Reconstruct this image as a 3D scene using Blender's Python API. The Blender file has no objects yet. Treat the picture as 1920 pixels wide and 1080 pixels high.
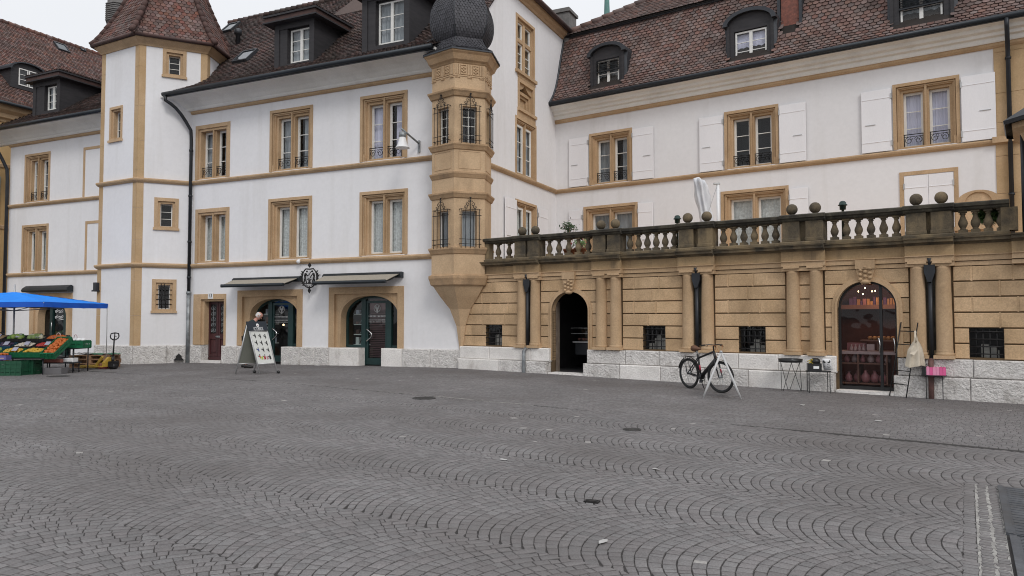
import bpy, math, random
from math import sin, cos, pi, radians, hypot, atan, sqrt
import numpy as np
from mathutils import Vector, Matrix
RND = random.Random(11)
S = bpy.context.scene
COL = S.collection

# ------------------------------------------------------------------ camera model and the planes of the place
F = 1400.0
EYE = 1.6
TILT = atan(57 / 1400)

def ray(px, py):
    x = (px - 960) / F
    v = -(py - 540) / F
    c, s = cos(TILT), sin(TILT)
    return (x, c - v * s, s + v * c)

class Pl:
    """a vertical facade plane: u to the right along it, w out towards the square, z up"""
    def __init__(s, p, d):
        l = hypot(d[0], d[1])
        s.p = (p[0], p[1]); s.d = (d[0] / l, d[1] / l); s.n = (s.d[1], -s.d[0])
    def P(s, u, w, z):
        return (s.p[0] + s.d[0] * u + s.n[0] * w, s.p[1] + s.d[1] * u + s.n[1] * w, z)
    def at(s, px, py, w=0.0):
        r = ray(px, py)
        ox, oy = s.p[0] + s.n[0] * w, s.p[1] + s.n[1] * w
        det = -r[0] * s.d[1] + s.d[0] * r[1]
        t = (-ox * s.d[1] + s.d[0] * oy) / det
        return ((t * r[0] - ox) * s.d[0] + (t * r[1] - oy) * s.d[1], EYE + t * r[2])
    def uw(s, x, y):
        dx, dy = x - s.p[0], y - s.p[1]
        return dx * s.d[0] + dy * s.d[1], dx * s.n[0] + dy * s.n[1]
    def off(s, w):
        q = s.P(0, w, 0)
        return Pl(q, s.d)

CO = (-1.617, 24.1)                       # street corner of the house under the oriel
A = Pl(CO, (0.9043, -0.4269))             # house front
R_ = Pl(CO, (0.4338, 0.9010))             # return wall
CB = (1.847, 31.296)
B = Pl(CB, (0.8208, -0.5712))             # long house behind the terrace
T = Pl(CO, (0.8208, -0.5712))             # terrace wall
AL = A.off(-0.75)                         # narrow house left of the tower

def gz(x, y):
    u, _ = T.uw(x, y)
    return 0.02 - 0.012 * sqrt(u * u + 1.5)

def onground(px, py):
    r = ray(px, py)
    z = -0.05
    for _ in range(6):
        t = (z - EYE) / r[2]
        x, y = r[0] * t, r[1] * t
        z = gz(x, y)
    return (x, y, z)

def atdepth(px, py, d):
    r = ray(px, py)
    t = d / r[1]
    return (r[0] * t, d, EYE + r[2] * t)

# ------------------------------------------------------------------ materials
def newmat(name):
    m = bpy.data.materials.new(name)
    m.use_nodes = True
    nt = m.node_tree
    nt.nodes.clear()
    return m, nt.nodes, nt.links

def mat(name, c1, c2=None, rough=.8, scale=2.0, lo=.35, hi=.65, fine=0.0, fscale=45, bump=0.0, bscale=30, bdist=.02,
        metal=0.0, spec=.4, island=0.0, stretch=(1, 1, 1), stain=None, objrand=False, emit=0.0, trans=0.0, hue=0.0):
    m, N, L = newmat(name)
    out = N.new('ShaderNodeOutputMaterial')
    b = N.new('ShaderNodeBsdfPrincipled')
    L.new(b.outputs[0], out.inputs[0])
    b.inputs['Roughness'].default_value = rough
    b.inputs['Metallic'].default_value = metal
    b.inputs['Specular IOR Level'].default_value = spec
    c2 = c2 or tuple(x * .82 for x in c1)
    tc = N.new('ShaderNodeTexCoord')
    vec = tc.outputs['Object']
    if objrand:
        oi = N.new('ShaderNodeObjectInfo')
        ad = N.new('ShaderNodeVectorMath'); ad.operation = 'MULTIPLY_ADD'
        cx = N.new('ShaderNodeCombineXYZ')
        for i in range(3): L.new(oi.outputs['Random'], cx.inputs[i])
        L.new(cx.outputs[0], ad.inputs[0]); ad.inputs[1].default_value = (37, 53, 71); L.new(vec, ad.inputs[2])
        vec = ad.outputs[0]
    mp = N.new('ShaderNodeMapping'); mp.inputs['Scale'].default_value = stretch
    L.new(vec, mp.inputs[0])
    def noise(sc, v, det=6):
        n = N.new('ShaderNodeTexNoise'); n.inputs['Scale'].default_value = sc; n.inputs['Detail'].default_value = det
        n.inputs['Roughness'].default_value = .6
        L.new(v, n.inputs['Vector']); return n.outputs['Fac']
    def mrange(x, a, c, d=0.0, e=1.0):
        r = N.new('ShaderNodeMapRange'); r.inputs[1].default_value = a; r.inputs[2].default_value = c
        r.inputs[3].default_value = d; r.inputs[4].default_value = e
        L.new(x, r.inputs[0]); return r.outputs[0]
    def mix(f, x, y):
        k = N.new('ShaderNodeMix'); k.data_type = 'RGBA'
        L.new(f, k.inputs['Factor'])
        for s_, v in ((k.inputs['A'], x), (k.inputs['B'], y)):
            if isinstance(v, tuple): s_.default_value = (*v, 1)
            else: L.new(v, s_)
        return k.outputs['Result']
    col = mix(mrange(noise(scale, mp.outputs[0]), lo, hi), c1, c2)
    val = None
    if fine:
        val = mrange(noise(fscale, mp.outputs[0], 3), .25, .75, 1 - fine, 1 + fine)
    if island:
        g = N.new('ShaderNodeNewGeometry')
        v2 = mrange(g.outputs['Random Per Island'], 0, 1, 1 - island, 1 + island)
        if val is None: val = v2
        else:
            mm = N.new('ShaderNodeMath'); mm.operation = 'MULTIPLY'; L.new(val, mm.inputs[0]); L.new(v2, mm.inputs[1]); val = mm.outputs[0]
    if val is not None:
        h = N.new('ShaderNodeHueSaturation'); L.new(col, h.inputs['Color']); L.new(val, h.inputs['Value'])
        if hue and island:
            g2 = N.new('ShaderNodeMath'); g2.operation = 'MULTIPLY'; g2.inputs[1].default_value = 7.31
            L.new(g.outputs['Random Per Island'], g2.inputs[0])
            fr = N.new('ShaderNodeMath'); fr.operation = 'FRACT'; L.new(g2.outputs[0], fr.inputs[0])
            L.new(mrange(fr.outputs[0], 0, 1, .5 - hue, .5 + hue), h.inputs['Hue'])
            g3 = N.new('ShaderNodeMath'); g3.operation = 'MULTIPLY'; g3.inputs[1].default_value = 23.7
            L.new(g.outputs['Random Per Island'], g3.inputs[0])
            f3 = N.new('ShaderNodeMath'); f3.operation = 'FRACT'; L.new(g3.outputs[0], f3.inputs[0])
            L.new(mrange(f3.outputs[0], 0, 1, .55, 1.15), h.inputs['Saturation'])
        col = h.outputs[0]
    if stain:
        sc_, s_scale, s_lo, s_hi, s_st, s_max = stain
        m2 = N.new('ShaderNodeMapping'); m2.inputs['Scale'].default_value = s_st; L.new(vec, m2.inputs[0])
        col = mix(mrange(noise(s_scale, m2.outputs[0], 7), s_lo, s_hi, 0, s_max), col, sc_)
    L.new(col, b.inputs['Base Color'])
    if bump:
        bp = N.new('ShaderNodeBump'); bp.inputs['Strength'].default_value = bump; bp.inputs['Distance'].default_value = bdist
        L.new(noise(bscale, vec, 5), bp.inputs['Height']); L.new(bp.outputs[0], b.inputs['Normal'])
    if emit:
        b.inputs['Emission Color'].default_value = (*c1, 1); b.inputs['Emission Strength'].default_value = emit
    if trans:
        b.inputs['Subsurface Weight'].default_value = 0
    return m

def glassmat(name, tint=(.9, .92, .92), ior=1.5, rough=.015):
    m, N, L = newmat(name)
    out = N.new('ShaderNodeOutputMaterial')
    t = N.new('ShaderNodeBsdfTransparent'); t.inputs[0].default_value = (*tint, 1)
    g = N.new('ShaderNodeBsdfGlossy'); g.inputs['Roughness'].default_value = rough
    tc = N.new('ShaderNodeTexCoord')
    n = N.new('ShaderNodeTexNoise'); n.inputs['Scale'].default_value = 1.3; L.new(tc.outputs['Object'], n.inputs['Vector'])
    bp = N.new('ShaderNodeBump'); bp.inputs['Strength'].default_value = .22; bp.inputs['Distance'].default_value = .05
    L.new(n.outputs['Fac'], bp.inputs['Height']); L.new(bp.outputs[0], g.inputs['Normal'])
    # Schlick reflectance from the absolute facing angle, so either side of a pane reflects the same
    ge = N.new('ShaderNodeNewGeometry'); dt = N.new('ShaderNodeVectorMath'); dt.operation = 'DOT_PRODUCT'
    L.new(ge.outputs['Incoming'], dt.inputs[0]); L.new(ge.outputs['Normal'], dt.inputs[1])
    def mth(op, a, b=None):
        q = N.new('ShaderNodeMath'); q.operation = op
        for i, v in enumerate((a, b)):
            if v is None: continue
            if isinstance(v, (int, float)): q.inputs[i].default_value = v
            else: L.new(v, q.inputs[i])
        return q.outputs[0]
    f0 = ((ior - 1) / (ior + 1)) ** 2
    fr = mth('ADD', mth('MULTIPLY', mth('POWER', mth('SUBTRACT', 1.0, mth('ABSOLUTE', dt.outputs['Value'])), 5.0), 1 - f0), f0)
    mx = N.new('ShaderNodeMixShader')
    L.new(fr, mx.inputs[0]); L.new(t.outputs[0], mx.inputs[1]); L.new(g.outputs[0], mx.inputs[2])
    L.new(mx.outputs[0], out.inputs[0])
    return m

def voilemat(name, col, alpha):
    m, N, L = newmat(name)
    out = N.new('ShaderNodeOutputMaterial')
    b = N.new('ShaderNodeBsdfPrincipled'); b.inputs['Base Color'].default_value = (*col, 1); b.inputs['Roughness'].default_value = .9
    tc = N.new('ShaderNodeTexCoord')
    n = N.new('ShaderNodeTexNoise'); n.inputs['Scale'].default_value = 14; L.new(tc.outputs['Object'], n.inputs['Vector'])
    r = N.new('ShaderNodeMapRange'); r.inputs[1].default_value = .3; r.inputs[2].default_value = .7
    r.inputs[3].default_value = alpha - .18; r.inputs[4].default_value = alpha + .12
    L.new(n.outputs['Fac'], r.inputs[0]); L.new(r.outputs[0], b.inputs['Alpha'])
    L.new(b.outputs[0], out.inputs[0])
    return m

M = {}
M['plaster'] = mat('white_plaster', (.785, .777, .79), (.725, .715, .725), .9, .30, .3, .7, .03, 7, .14, 60, .01,
                   stain=((.52, .50, .47), 1.3, .54, .76, (1, 1, .09), .34))
M['sand'] = mat('ochre_sandstone', (.565, .395, .24), (.465, .315, .18), .88, 1.1, .35, .65, .20, 30, .5, 60, .016, island=.14,
                stain=((.22, .15, .085), 1.5, .50, .76, (1, 1, .7), .62), objrand=True)
M['trim'] = mat('dressed_sandstone', (.50, .35, .215), (.42, .285, .165), .85, .9, .35, .65, .15, 26, .3, 60, .012, island=.08,
                stain=((.25, .165, .095), 1.6, .52, .78, (1, 1, .5), .55), objrand=True)
M['oriel'] = mat('warm_oriel_stone', (.56, .40, .25), (.46, .32, .195), .85, 1.0, .35, .65, .15, 26, .3, 60, .012,
                 stain=((.22, .15, .09), 1.4, .52, .78, (1, 1, .3), .6))
M['dark'] = mat('weathered_sandstone', (.17, .13, .08), (.055, .047, .036), .92, 2.2, .36, .66, .2, 34, .5, 60, .02, island=.06,
                stain=((.33, .24, .13), 1.5, .52, .72, (1, 1, .35), .6), objrand=True)
M['dark2'] = mat('lichen_blackened_stone', (.085, .075, .055), (.035, .031, .026), .95, 3.5, .38, .62, .2, 34, .5, 60, .02,
                 stain=((.22, .20, .15), 5, .62, .75, (1, 1, .6), .5), objrand=True)
M['lime'] = mat('pale_limestone', (.80, .77, .74), (.68, .65, .62), .9, 1.6, .35, .65, .12, 30, .6, 26, .05, island=.05,
                stain=((.34, .30, .26), 2.6, .56, .74, (1, 1, .6), .55), objrand=True)
M['limerough'] = mat('pitted_limestone', (.80, .77, .74), (.66, .63, .605), .93, 6.0, .36, .60, .13, 34, 1.0, 18, .10, island=.05,
                     stain=((.28, .25, .22), 3.2, .55, .72, (1, 1, .7), .55), objrand=True)
M['quoin'] = mat('quoin_sandstone', (.52, .365, .22), (.43, .295, .16), .86, .8, .35, .65, .10, 20, .2, 50, .01,
                 stain=((.33, .19, .075), .8, .52, .75, (1, 1, .5), .6))
M['tileA'] = mat('brown_roof_tile', (.098, .056, .048), (.068, .043, .039), .8, .5, .3, .7, .18, 30, .3, 40, .01, island=.5, hue=.012,
                 stain=((.05, .042, .036), .8, .46, .66, (1, 1, 1), .7))
M['tileB'] = mat('russet_roof_tile', (.185, .108, .090), (.130, .080, .069), .8, .6, .3, .7, .18, 30, .3, 40, .01, island=.27, hue=.006,
                 stain=((.06, .045, .038), .9, .5, .7, (1, 1, 1), .6))
M['tileT'] = mat('red_tower_tile', (.155, .070, .054), (.10, .052, .043), .8, .7, .3, .7, .18, 30, .3, 40, .01, island=.38, hue=.010,
                 stain=((.055, .042, .036), 1.1, .5, .7, (1, 1, 1), .6))
M['tileG'] = mat('faded_red_roof_tile', (.165, .078, .060), (.11, .056, .046), .8, .5, .3, .7, .18, 30, .3, 40, .01, island=.4, hue=.010,
                 stain=((.08, .05, .04), .7, .5, .7, (1, 1, 1), .6))
M['underroof'] = mat('dark_roof_underlay', (.022, .017, .015), (.03, .024, .021), .9, 4)
M['orielmould'] = mat('weathered_moulding_stone', (.46, .31, .185), (.35, .23, .13), .87, 1.2, .35, .65, .18, 26, .3, 60, .012, stain=((.16, .115, .075), 1.8, .50, .72, (1, 1, .5), .7))
M['goods'] = mat('pale_stored_boxes', (.50, .47, .43), (.34, .32, .30), .9, 6)
M['hip'] = mat('hip_tile', (.10, .055, .047), (.075, .045, .04), .8, 3, fine=.15, island=.15)
M['slate'] = mat('grey_metal_shingle', (.070, .069, .078), (.048, .047, .054), .55, 1.2, .3, .7, .1, 30, .2, 40, .005, metal=.2, island=.2)
M['lead'] = mat('dark_sheet_lead', (.060, .064, .072), (.040, .043, .050), .5, 1.2, .3, .7, .12, 20, .1, 10, .01, metal=.4)
M['gutter'] = mat('dark_gutter_metal', (.035, .042, .050), (.026, .030, .036), .45, 1.0, metal=.4)
M['pipe'] = mat('dark_pipe_metal', (.032, .035, .041), (.022, .024, .028), .45, 3.0, metal=.3)
M['zinc'] = mat('grey_zinc_pipe', (.30, .32, .33), (.17, .18, .19), .5, 4.0, .4, .6, .15, 30, metal=.4)
M['rust'] = mat('red_brown_pipe', (.15, .075, .065), (.09, .05, .045), .7, 5.0, fine=.2)
M['dormer'] = mat('dark_dormer_boards', (.040, .037, .040), (.027, .026, .029), .7, 2.0, stretch=(1, 1, 6), fine=.15)
M['fascia'] = mat('red_brown_fascia', (.085, .045, .038), (.055, .033, .03), .7, 3.0)
M['soffit'] = mat('cream_soffit', (.80, .785, .75), (.70, .685, .65), .85, .8, .3, .7, .05, 20,
                  stain=((.36, .33, .29), 1.2, .55, .8, (1, 1, 1), .4))
M['wood'] = mat('white_window_paint', (.78, .77, .74), (.70, .69, .66), .5, 6.0, fine=.03)
M['shut'] = mat('white_shutter_paint', (.82, .81, .83), (.78, .77, .79), .55, 1.5, fine=.03, stretch=(1, 1, .3))
M['iron'] = mat('black_iron', (.018, .018, .020), (.03, .028, .027), .55, 8.0, metal=.5)
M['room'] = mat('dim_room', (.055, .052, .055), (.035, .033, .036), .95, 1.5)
M['lilac'] = mat('lilac_sky_tint', (.74, .73, .88), (.62, .61, .76), .95, 3, stretch=(1, 1, .1))  # sky reflection in the panes, put into the colour of a curtain
M['voile'] = voilemat('lace_curtain', (.80, .83, .83), .74)
M['greycurt'] = mat('grey_curtain', (.42, .44, .47), (.20, .22, .24), .95, 9, stretch=(1, 1, .1))
M['glass'] = glassmat('window_glass')
M['shopglass'] = glassmat('shop_glass', (.75, .82, .80), 1.6)
M['green'] = mat('dark_green_paint', (.016, .044, .042), (.012, .034, .034), .35, 3.0)
M['reddoor'] = mat('dark_red_door_wood', (.075, .024, .026), (.048, .017, .019), .45, 3, stretch=(6, 6, .6), fine=.2, bump=.2)
M['black'] = mat('black_paint', (.012, .012, .013), (.02, .02, .021), .4, 5)
M['whiteplastic'] = mat('white_plastic', (.78, .78, .78), (.72, .72, .73), .4, 3)
M['grey'] = mat('grey_aluminium', (.50, .50, .50), (.42, .42, .42), .4, 4, metal=.4)
M['awn'] = mat('beige_awning_cloth', (.36, .325, .27), (.29, .26, .215), .9, 3, stretch=(8, 8, 1))
M['awnbar'] = mat('anthracite_bar', (.028, .034, .040), (.022, .026, .03), .4, 3, metal=.3)
M['ochrewall'] = mat('ochre_render', (.55, .38, .19), (.47, .32, .155), .9, .8, fine=.06)
M['blueshut'] = mat('pale_blue_shutter', (.30, .38, .46), (.25, .33, .40), .6, 3)
M['brick'] = mat('red_chimney_brick', (.25, .10, .075), (.17, .075, .06), .9, 9, .4, .6, .2, 40, .5, 40, .02)
M['concrete'] = mat('grey_chimney_render', (.20, .19, .185), (.14, .135, .13), .9, 3, fine=.15)
M['copper'] = mat('green_copper', (.13, .27, .24), (.10, .2, .19), .7, 3, fine=.1)
M['skin'] = mat('skin', (.52, .27, .21), (.46, .23, .18), .6, 12)
M['silver'] = mat('chrome', (.7, .7, .7), (.6, .6, .6), .2, 5, metal=1)

# ------------------------------------------------------------------ mesh builder
class MB:
    def __init__(s, T=None):
        s.v = []; s.f = []; s.m = []; s.sm = []; s.T = T
    def add(s, vs, fs, m=0, smooth=False):
        o = len(s.v)
        if s.T: s.v.extend(s.T(*p) for p in vs)
        else: s.v.extend(tuple(p) for p in vs)
        for f in fs:
            s.f.append(tuple(i + o for i in f)); s.m.append(m); s.sm.append(smooth)
    def quad(s, a, b, c, d, m=0): s.add([a, b, c, d], [(0, 1, 2, 3)], m)
    def box(s, x0, x1, y0, y1, z0, z1, m=0):
        s.add([(x, y, z) for x in (x0, x1) for y in (y0, y1) for z in (z0, z1)],
              [(0, 1, 3, 2), (4, 6, 7, 5), (0, 4, 5, 1), (2, 3, 7, 6), (0, 2, 6, 4), (1, 5, 7, 3)], m)
    def block(s, u0, u1, z0, z1, wb, wf, b=.015, m=0):
        """slab facing +w with chamfered front edges"""
        v = [(u0, wb, z0), (u1, wb, z0), (u1, wb, z1), (u0, wb, z1),
             (u0, wf - b, z0), (u1, wf - b, z0), (u1, wf - b, z1), (u0, wf - b, z1),
             (u0 + b, wf, z0 + b), (u1 - b, wf, z0 + b), (u1 - b, wf, z1 - b), (u0 + b, wf, z1 - b)]
        f = [(8, 9, 10, 11)]
        for k in range(4):
            j = (k + 1) % 4
            f += [(k, j, 4 + j, 4 + k), (4 + k, 4 + j, 8 + j, 8 + k)]
        s.add(v, f, m)
    def prism(s, pts, w0, w1, m=0, caps=(True, True)):
        """polygon of (u, z) points pushed from w0 to w1"""
        n = len(pts)
        v = [(u, w0, z) for u, z in pts] + [(u, w1, z) for u, z in pts]
        f = [(k, (k + 1) % n, n + (k + 1) % n, n + k) for k in range(n)]
        if caps[0]: f.append(tuple(range(n))[::-1])
        if caps[1]: f.append(tuple(range(n, 2 * n)))
        s.add(v, f, m)
    def strip(s, prof, u0, u1, m=0, closed=False, ends=True):
        """profile of (w, z) points swept along u"""
        n = len(prof)
        v = [(u0, w, z) for w, z in prof] + [(u1, w, z) for w, z in prof]
        r = n if closed else n - 1
        f = [(k, (k + 1) % n, n + (k + 1) % n, n + k) for k in range(r)]
        if closed and ends: f += [tuple(range(n)), tuple(range(n, 2 * n))[::-1]]
        s.add(v, f, m)
    def tube(s, pts, r=.02, n=6, m=0, cap=True, closed=False):
        P = [Vector(p) for p in pts]
        k = len(P)
        rs = r if isinstance(r, (list, tuple)) else [r] * k
        vs = []
        up = None
        for i in range(k):
            if closed: t = P[(i + 1) % k] - P[(i - 1) % k]
            else: t = P[min(i + 1, k - 1)] - P[max(i - 1, 0)]
            if t.length < 1e-9: t = Vector((0, 0, 1))
            t.normalize()
            if up is None:
                up = Vector((0, 0, 1)) if abs(t.z) < .9 else Vector((1, 0, 0))
            x = t.cross(up)
            if x.length < 1e-6: x = t.orthogonal()
            x.normalize(); y = x.cross(t).normalized(); up = y
            for j in range(n):
                a = 2 * pi * j / n
                vs.append(tuple(P[i] + (x * cos(a) + y * sin(a)) * rs[i]))
        fs = []
        for i in range(k if closed else k - 1):
            i2 = (i + 1) % k
            for j in range(n):
                j2 = (j + 1) % n
                fs.append((i * n + j, i * n + j2, i2 * n + j2, i2 * n + j))
        if cap and not closed:
            fs.append(tuple(range(n))[::-1]); fs.append(tuple(range((k - 1) * n, k * n)))
        s.add(vs, fs, m, n > 4)
    def lathe(s, prof, c=(0, 0, 0), n=12, m=0, smooth=True, a0=0, sx=1, sy=1):
        vs = []; fs = []
        for r, z in prof:
            for j in range(n):
                a = a0 + 2 * pi * j / n
                vs.append((c[0] + r * cos(a) * sx, c[1] + r * sin(a) * sy, c[2] + z))
        for i in range(len(prof) - 1):
            for j in range(n):
                j2 = (j + 1) % n
                fs.append((i * n + j, i * n + j2, (i + 1) * n + j2, (i + 1) * n + j))
        fs.append(tuple(range(n))[::-1]); fs.append(tuple(range((len(prof) - 1) * n, len(prof) * n)))
        s.add(vs, fs, m, smooth)
    def ball(s, c, r, n=12, m=0, sz=1.0, wob=0.0, rnd=None):
        h = max(4, n // 2)
        vs = [(c[0], c[1], c[2] - r * sz)]
        for i in range(1, h):
            th = -pi / 2 + pi * i / h
            for j in range(n):
                a = 2 * pi * j / n
                k = r * (1 + (wob * (rnd.random() - .5) if wob else 0))
                vs.append((c[0] + k * cos(th) * cos(a), c[1] + k * cos(th) * sin(a), c[2] + k * sin(th) * sz))
        vs.append((c[0], c[1], c[2] + r * sz))
        fs = [(0, 1 + (j + 1) % n, 1 + j) for j in range(n)]
        for i in range(h - 2):
            for j in range(n):
                j2 = (j + 1) % n
                fs.append((1 + i * n + j, 1 + i * n + j2, 1 + (i + 1) * n + j2, 1 + (i + 1) * n + j))
        t = len(vs) - 1; b0 = 1 + (h - 2) * n
        fs += [(b0 + j, b0 + (j + 1) % n, t) for j in range(n)]
        s.add(vs, fs, m, True)
    def mesh(s, name, mats, org=(0, 0, 0)):
        me = bpy.data.meshes.new(name)
        ox, oy, oz = org
        me.from_pydata([(x - ox, y - oy, z - oz) for x, y, z in s.v], [], s.f)
        for k in (mats if isinstance(mats, (list, tuple)) else [mats]):
            me.materials.append(k)
        me.polygons.foreach_set('material_index', s.m)
        me.polygons.foreach_set('use_smooth', s.sm)
        me.update()
        return me

WL = {}
def thing(name, label, cat, loc=(0, 0, 0), rz=0.0, group=None):
    o = bpy.data.objects.new(name, None)
    o.empty_display_size = .2
    COL.objects.link(o); o.location = loc; o.rotation_euler = (0, 0, rz)
    tag(o, label, cat, group)
    WL[o.name] = tuple(loc)
    return o
def tag(o, label, cat, group=None, kind='thing'):
    o['label'] = label; o['category'] = cat; o['kind'] = kind
    if group: o['group'] = group
    return o
def part(name, mb, mats, parent=None, label=None, local=False):
    """one mesh object; builder coordinates are world ones unless local"""
    org = (0, 0, 0) if (local or parent is None) else WL[parent.name]
    o = bpy.data.objects.new(name, mb.mesh(name, mats, org))
    COL.objects.link(o)
    if parent is not None: o.parent = parent
    WL[o.name] = org
    if label: o['label'] = label
    return o
def solo(name, mb, mats, label, cat, loc=None, rz=0, group=None):
    o = part(name, mb, mats)
    if loc is not None: o.location = loc
    o.rotation_euler = (0, 0, rz)
    return tag(o, label, cat, group)
def copy_tree(o, parent=None):
    c = o.copy(); COL.objects.link(c)
    if parent is not None: c.parent = parent
    for ch in list(o.children): copy_tree(ch, c)
    return c
def struct(name, mb, mats, kind='structure'):
    o = part(name, mb, mats); o['kind'] = kind
    return o

# ------------------------------------------------------------------ walls, arches, roofs
def wall(mb, u0, u1, z0, z1, holes, depth=.4, m=0):
    us = sorted({u0, u1, *[min(max(h[i], u0), u1) for h in holes for i in (0, 1)]})
    zs = sorted({z0, z1, *[min(max(h[i], z0), z1) for h in holes for i in (2, 3)]})
    for a, b in zip(us, us[1:]):
        for c, d in zip(zs, zs[1:]):
            uc, zc = (a + b) / 2, (c + d) / 2
            if any(h[0] < uc < h[1] and h[2] < zc < h[3] for h in holes): continue
            mb.quad((a, 0, c), (b, 0, c), (b, 0, d), (a, 0, d), m)
    for a, b, c, d in holes:
        for p, q in (((a, c), (a, d)), ((b, c), (b, d)), ((a, c), (b, c)), ((a, d), (b, d))):
            mb.quad((p[0], 0, p[1]), (q[0], 0, q[1]), (q[0], -depth, q[1]), (p[0], -depth, p[1]), m)

def arc(uc, hw, zs, rise, n=20, e=2.0):
    """arch points from left spring to right spring"""
    out = []
    for k in range(n + 1):
        a = pi - pi * k / n
        c, s_ = cos(a), sin(a)
        out.append((uc + hw * (abs(c) ** (2 / e)) * (1 if c > 0 else -1), zs + rise * abs(s_) ** (2 / e)))
    return out

def tiles(mb, pf, S0, S1, u0, u1, w, e, rnd, excl=None, lift=.045, th=.018, center=None, shape=True, m=0, over=1.45):
    """plain tiles laid in rows; pf(u, s) gives a point, u0(s) and u1(s) the ends of the row at s"""
    k = 0
    s = S0
    while s < S1:
        a, b = u0(s), u1(s)
        t = s + e * over
        if t > S1 + e: t = S1 + e * .2
        i = math.floor(a / w) - 1
        offs = (k % 2) * .5 * w
        while True:
            x0 = i * w + offs; x1 = x0 + w
            i += 1
            if x0 >= b - .02: break
            x0c, x1c = max(x0, a), min(x1, b)
            if x1c - x0c < .03: continue
            g = .009
            x0c += g; x1c -= g
            if excl and excl((x0c + x1c) / 2, s): continue
            js = (rnd.random() - .5) * .012
            p = Vector(pf((x0c + x1c) / 2, s)); du = Vector(pf(x1c, s)) - Vector(pf(x0c, s)); ds = Vector(pf((x0c + x1c) / 2, s + .05)) - p
            nrm = du.cross(ds)
            if nrm.length < 1e-9: continue
            nrm.normalize()
            if center is not None:
                if nrm.dot(p - Vector((center[0], center[1], p.z))) < 0: nrm = -nrm
            elif nrm.z < 0: nrm = -nrm
            l0 = lift + (rnd.random() - .5) * .012; l1 = .004
            W = x1c - x0c
            if shape:
                lo = [(0, .40), (.2, .10), (.5, 0), (.8, .10), (1, .40)]
            else:
                lo = [(0, 0), (1, 0)]
            bot = [Vector(pf(x0c + W * fx, s + js + e * fs)) + nrm * (l0 - (l0 - l1) * fs / over) for fx, fs in lo]
            top = [Vector(pf(x1c, t)) + nrm * l1, Vector(pf(x0c, t)) + nrm * l1]
            n = len(bot)
            vs = bot + top + [q - nrm * th for q in bot]
            fs_ = [tuple(range(n + 2))] + [(j + 1, j, n + 2 + j, n + 3 + j) for j in range(n - 1)]
            mb.add([tuple(q) for q in vs], fs_, m)
        s += e; k += 1

def poly_profile(prof):
    """(w, z) polyline -> function of arc length, total length"""
    L = [0.0]
    for p, q in zip(prof, prof[1:]): L.append(L[-1] + hypot(q[0] - p[0], q[1] - p[1]))
    def f(s):
        s = max(0.0, s)
        for i in range(len(L) - 1):
            if s <= L[i + 1] or i == len(L) - 2:
                t = (s - L[i]) / (L[i + 1] - L[i])
                return (prof[i][0] + t * (prof[i + 1][0] - prof[i][0]), prof[i][1] + t * (prof[i + 1][1] - prof[i][1]))
    return f, L[-1]

def smooth_prof(pts, n=5):
    out = []
    P = [pts[0]] + list(pts) + [pts[-1]]
    for i in range(1, len(P) - 2):
        for k in range(n):
            t = k / n
            q = []
            for c in (0, 1):
                p0, p1, p2, p3 = P[i - 1][c], P[i][c], P[i + 1][c], P[i + 2][c]
                q.append(.5 * (2 * p1 + (p2 - p0) * t + (2 * p0 - 5 * p1 + 4 * p2 - p3) * t * t + (3 * p1 - p0 - 3 * p2 + p3) * t ** 3))
            out.append(tuple(q))
    out.append(tuple(pts[-1]))
    return out
# ------------------------------------------------------------------ shared building pieces
def ring(mb, u0, u1, z0, z1, b, wb, wf, bottom=False, m=0):
    mb.box(u0, u0 + b, wb, wf, z0, z1, m); mb.box(u1 - b, u1, wb, wf, z0, z1, m)
    mb.box(u0 + b, u1 - b, wb, wf, z1 - b, z1, m)
    if bottom: mb.box(u0 + b, u1 - b, wb, wf, z0, z0 + b, m)

def sash(mb, u0, u1, z0, z1, b=.065, rows=3, cols=1, w0=-.33, w1=-.27, bar=.026):
    ring(mb, u0, u1, z0, z1, b, w0, w1, True)
    for k in range(1, rows):
        z = z0 + b + (z1 - z0 - 2 * b) * k / rows
        mb.box(u0 + b, u1 - b, w0 + .015, w1 - .01, z - bar / 2, z + bar / 2)
    for k in range(1, cols):
        u = u0 + b + (u1 - u0 - 2 * b) * k / cols
        mb.box(u - bar / 2, u + bar / 2, w0 + .012, w1 - .013, z0 + b, z1 - b)

def drape(mb, u0, u1, z0, z1, w, amp=.02, n=24, ph=0.0, fr=9.0):
    vs = []
    for k in range(n + 1):
        u = u0 + (u1 - u0) * k / n
        dw = amp * sin(fr * 2 * pi * k / n + ph) + amp * .5 * sin(3.3 * fr * k / n + ph)
        vs += [(u, w + dw, z0), (u, w + dw * .6, z1)]
    mb.add(vs, [(2 * k, 2 * k + 2, 2 * k + 3, 2 * k + 1) for k in range(n)], 0, True)

def niche(mb, u0, u1, z0, z1, w0, w1, m=0):
    mb.quad((u0, w1, z0), (u1, w1, z0), (u1, w1, z1), (u0, w1, z1), m)
    mb.quad((u0, w0, z0), (u0, w1, z0), (u0, w1, z1), (u0, w0, z1), m)
    mb.quad((u1, w0, z0), (u1, w1, z0), (u1, w1, z1), (u1, w0, z1), m)
    mb.quad((u0, w0, z0), (u1, w0, z0), (u1, w1, z0), (u0, w1, z0), m)
    mb.quad((u0, w0, z1), (u1, w0, z1), (u1, w1, z1), (u0, w1, z1), m)

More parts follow.
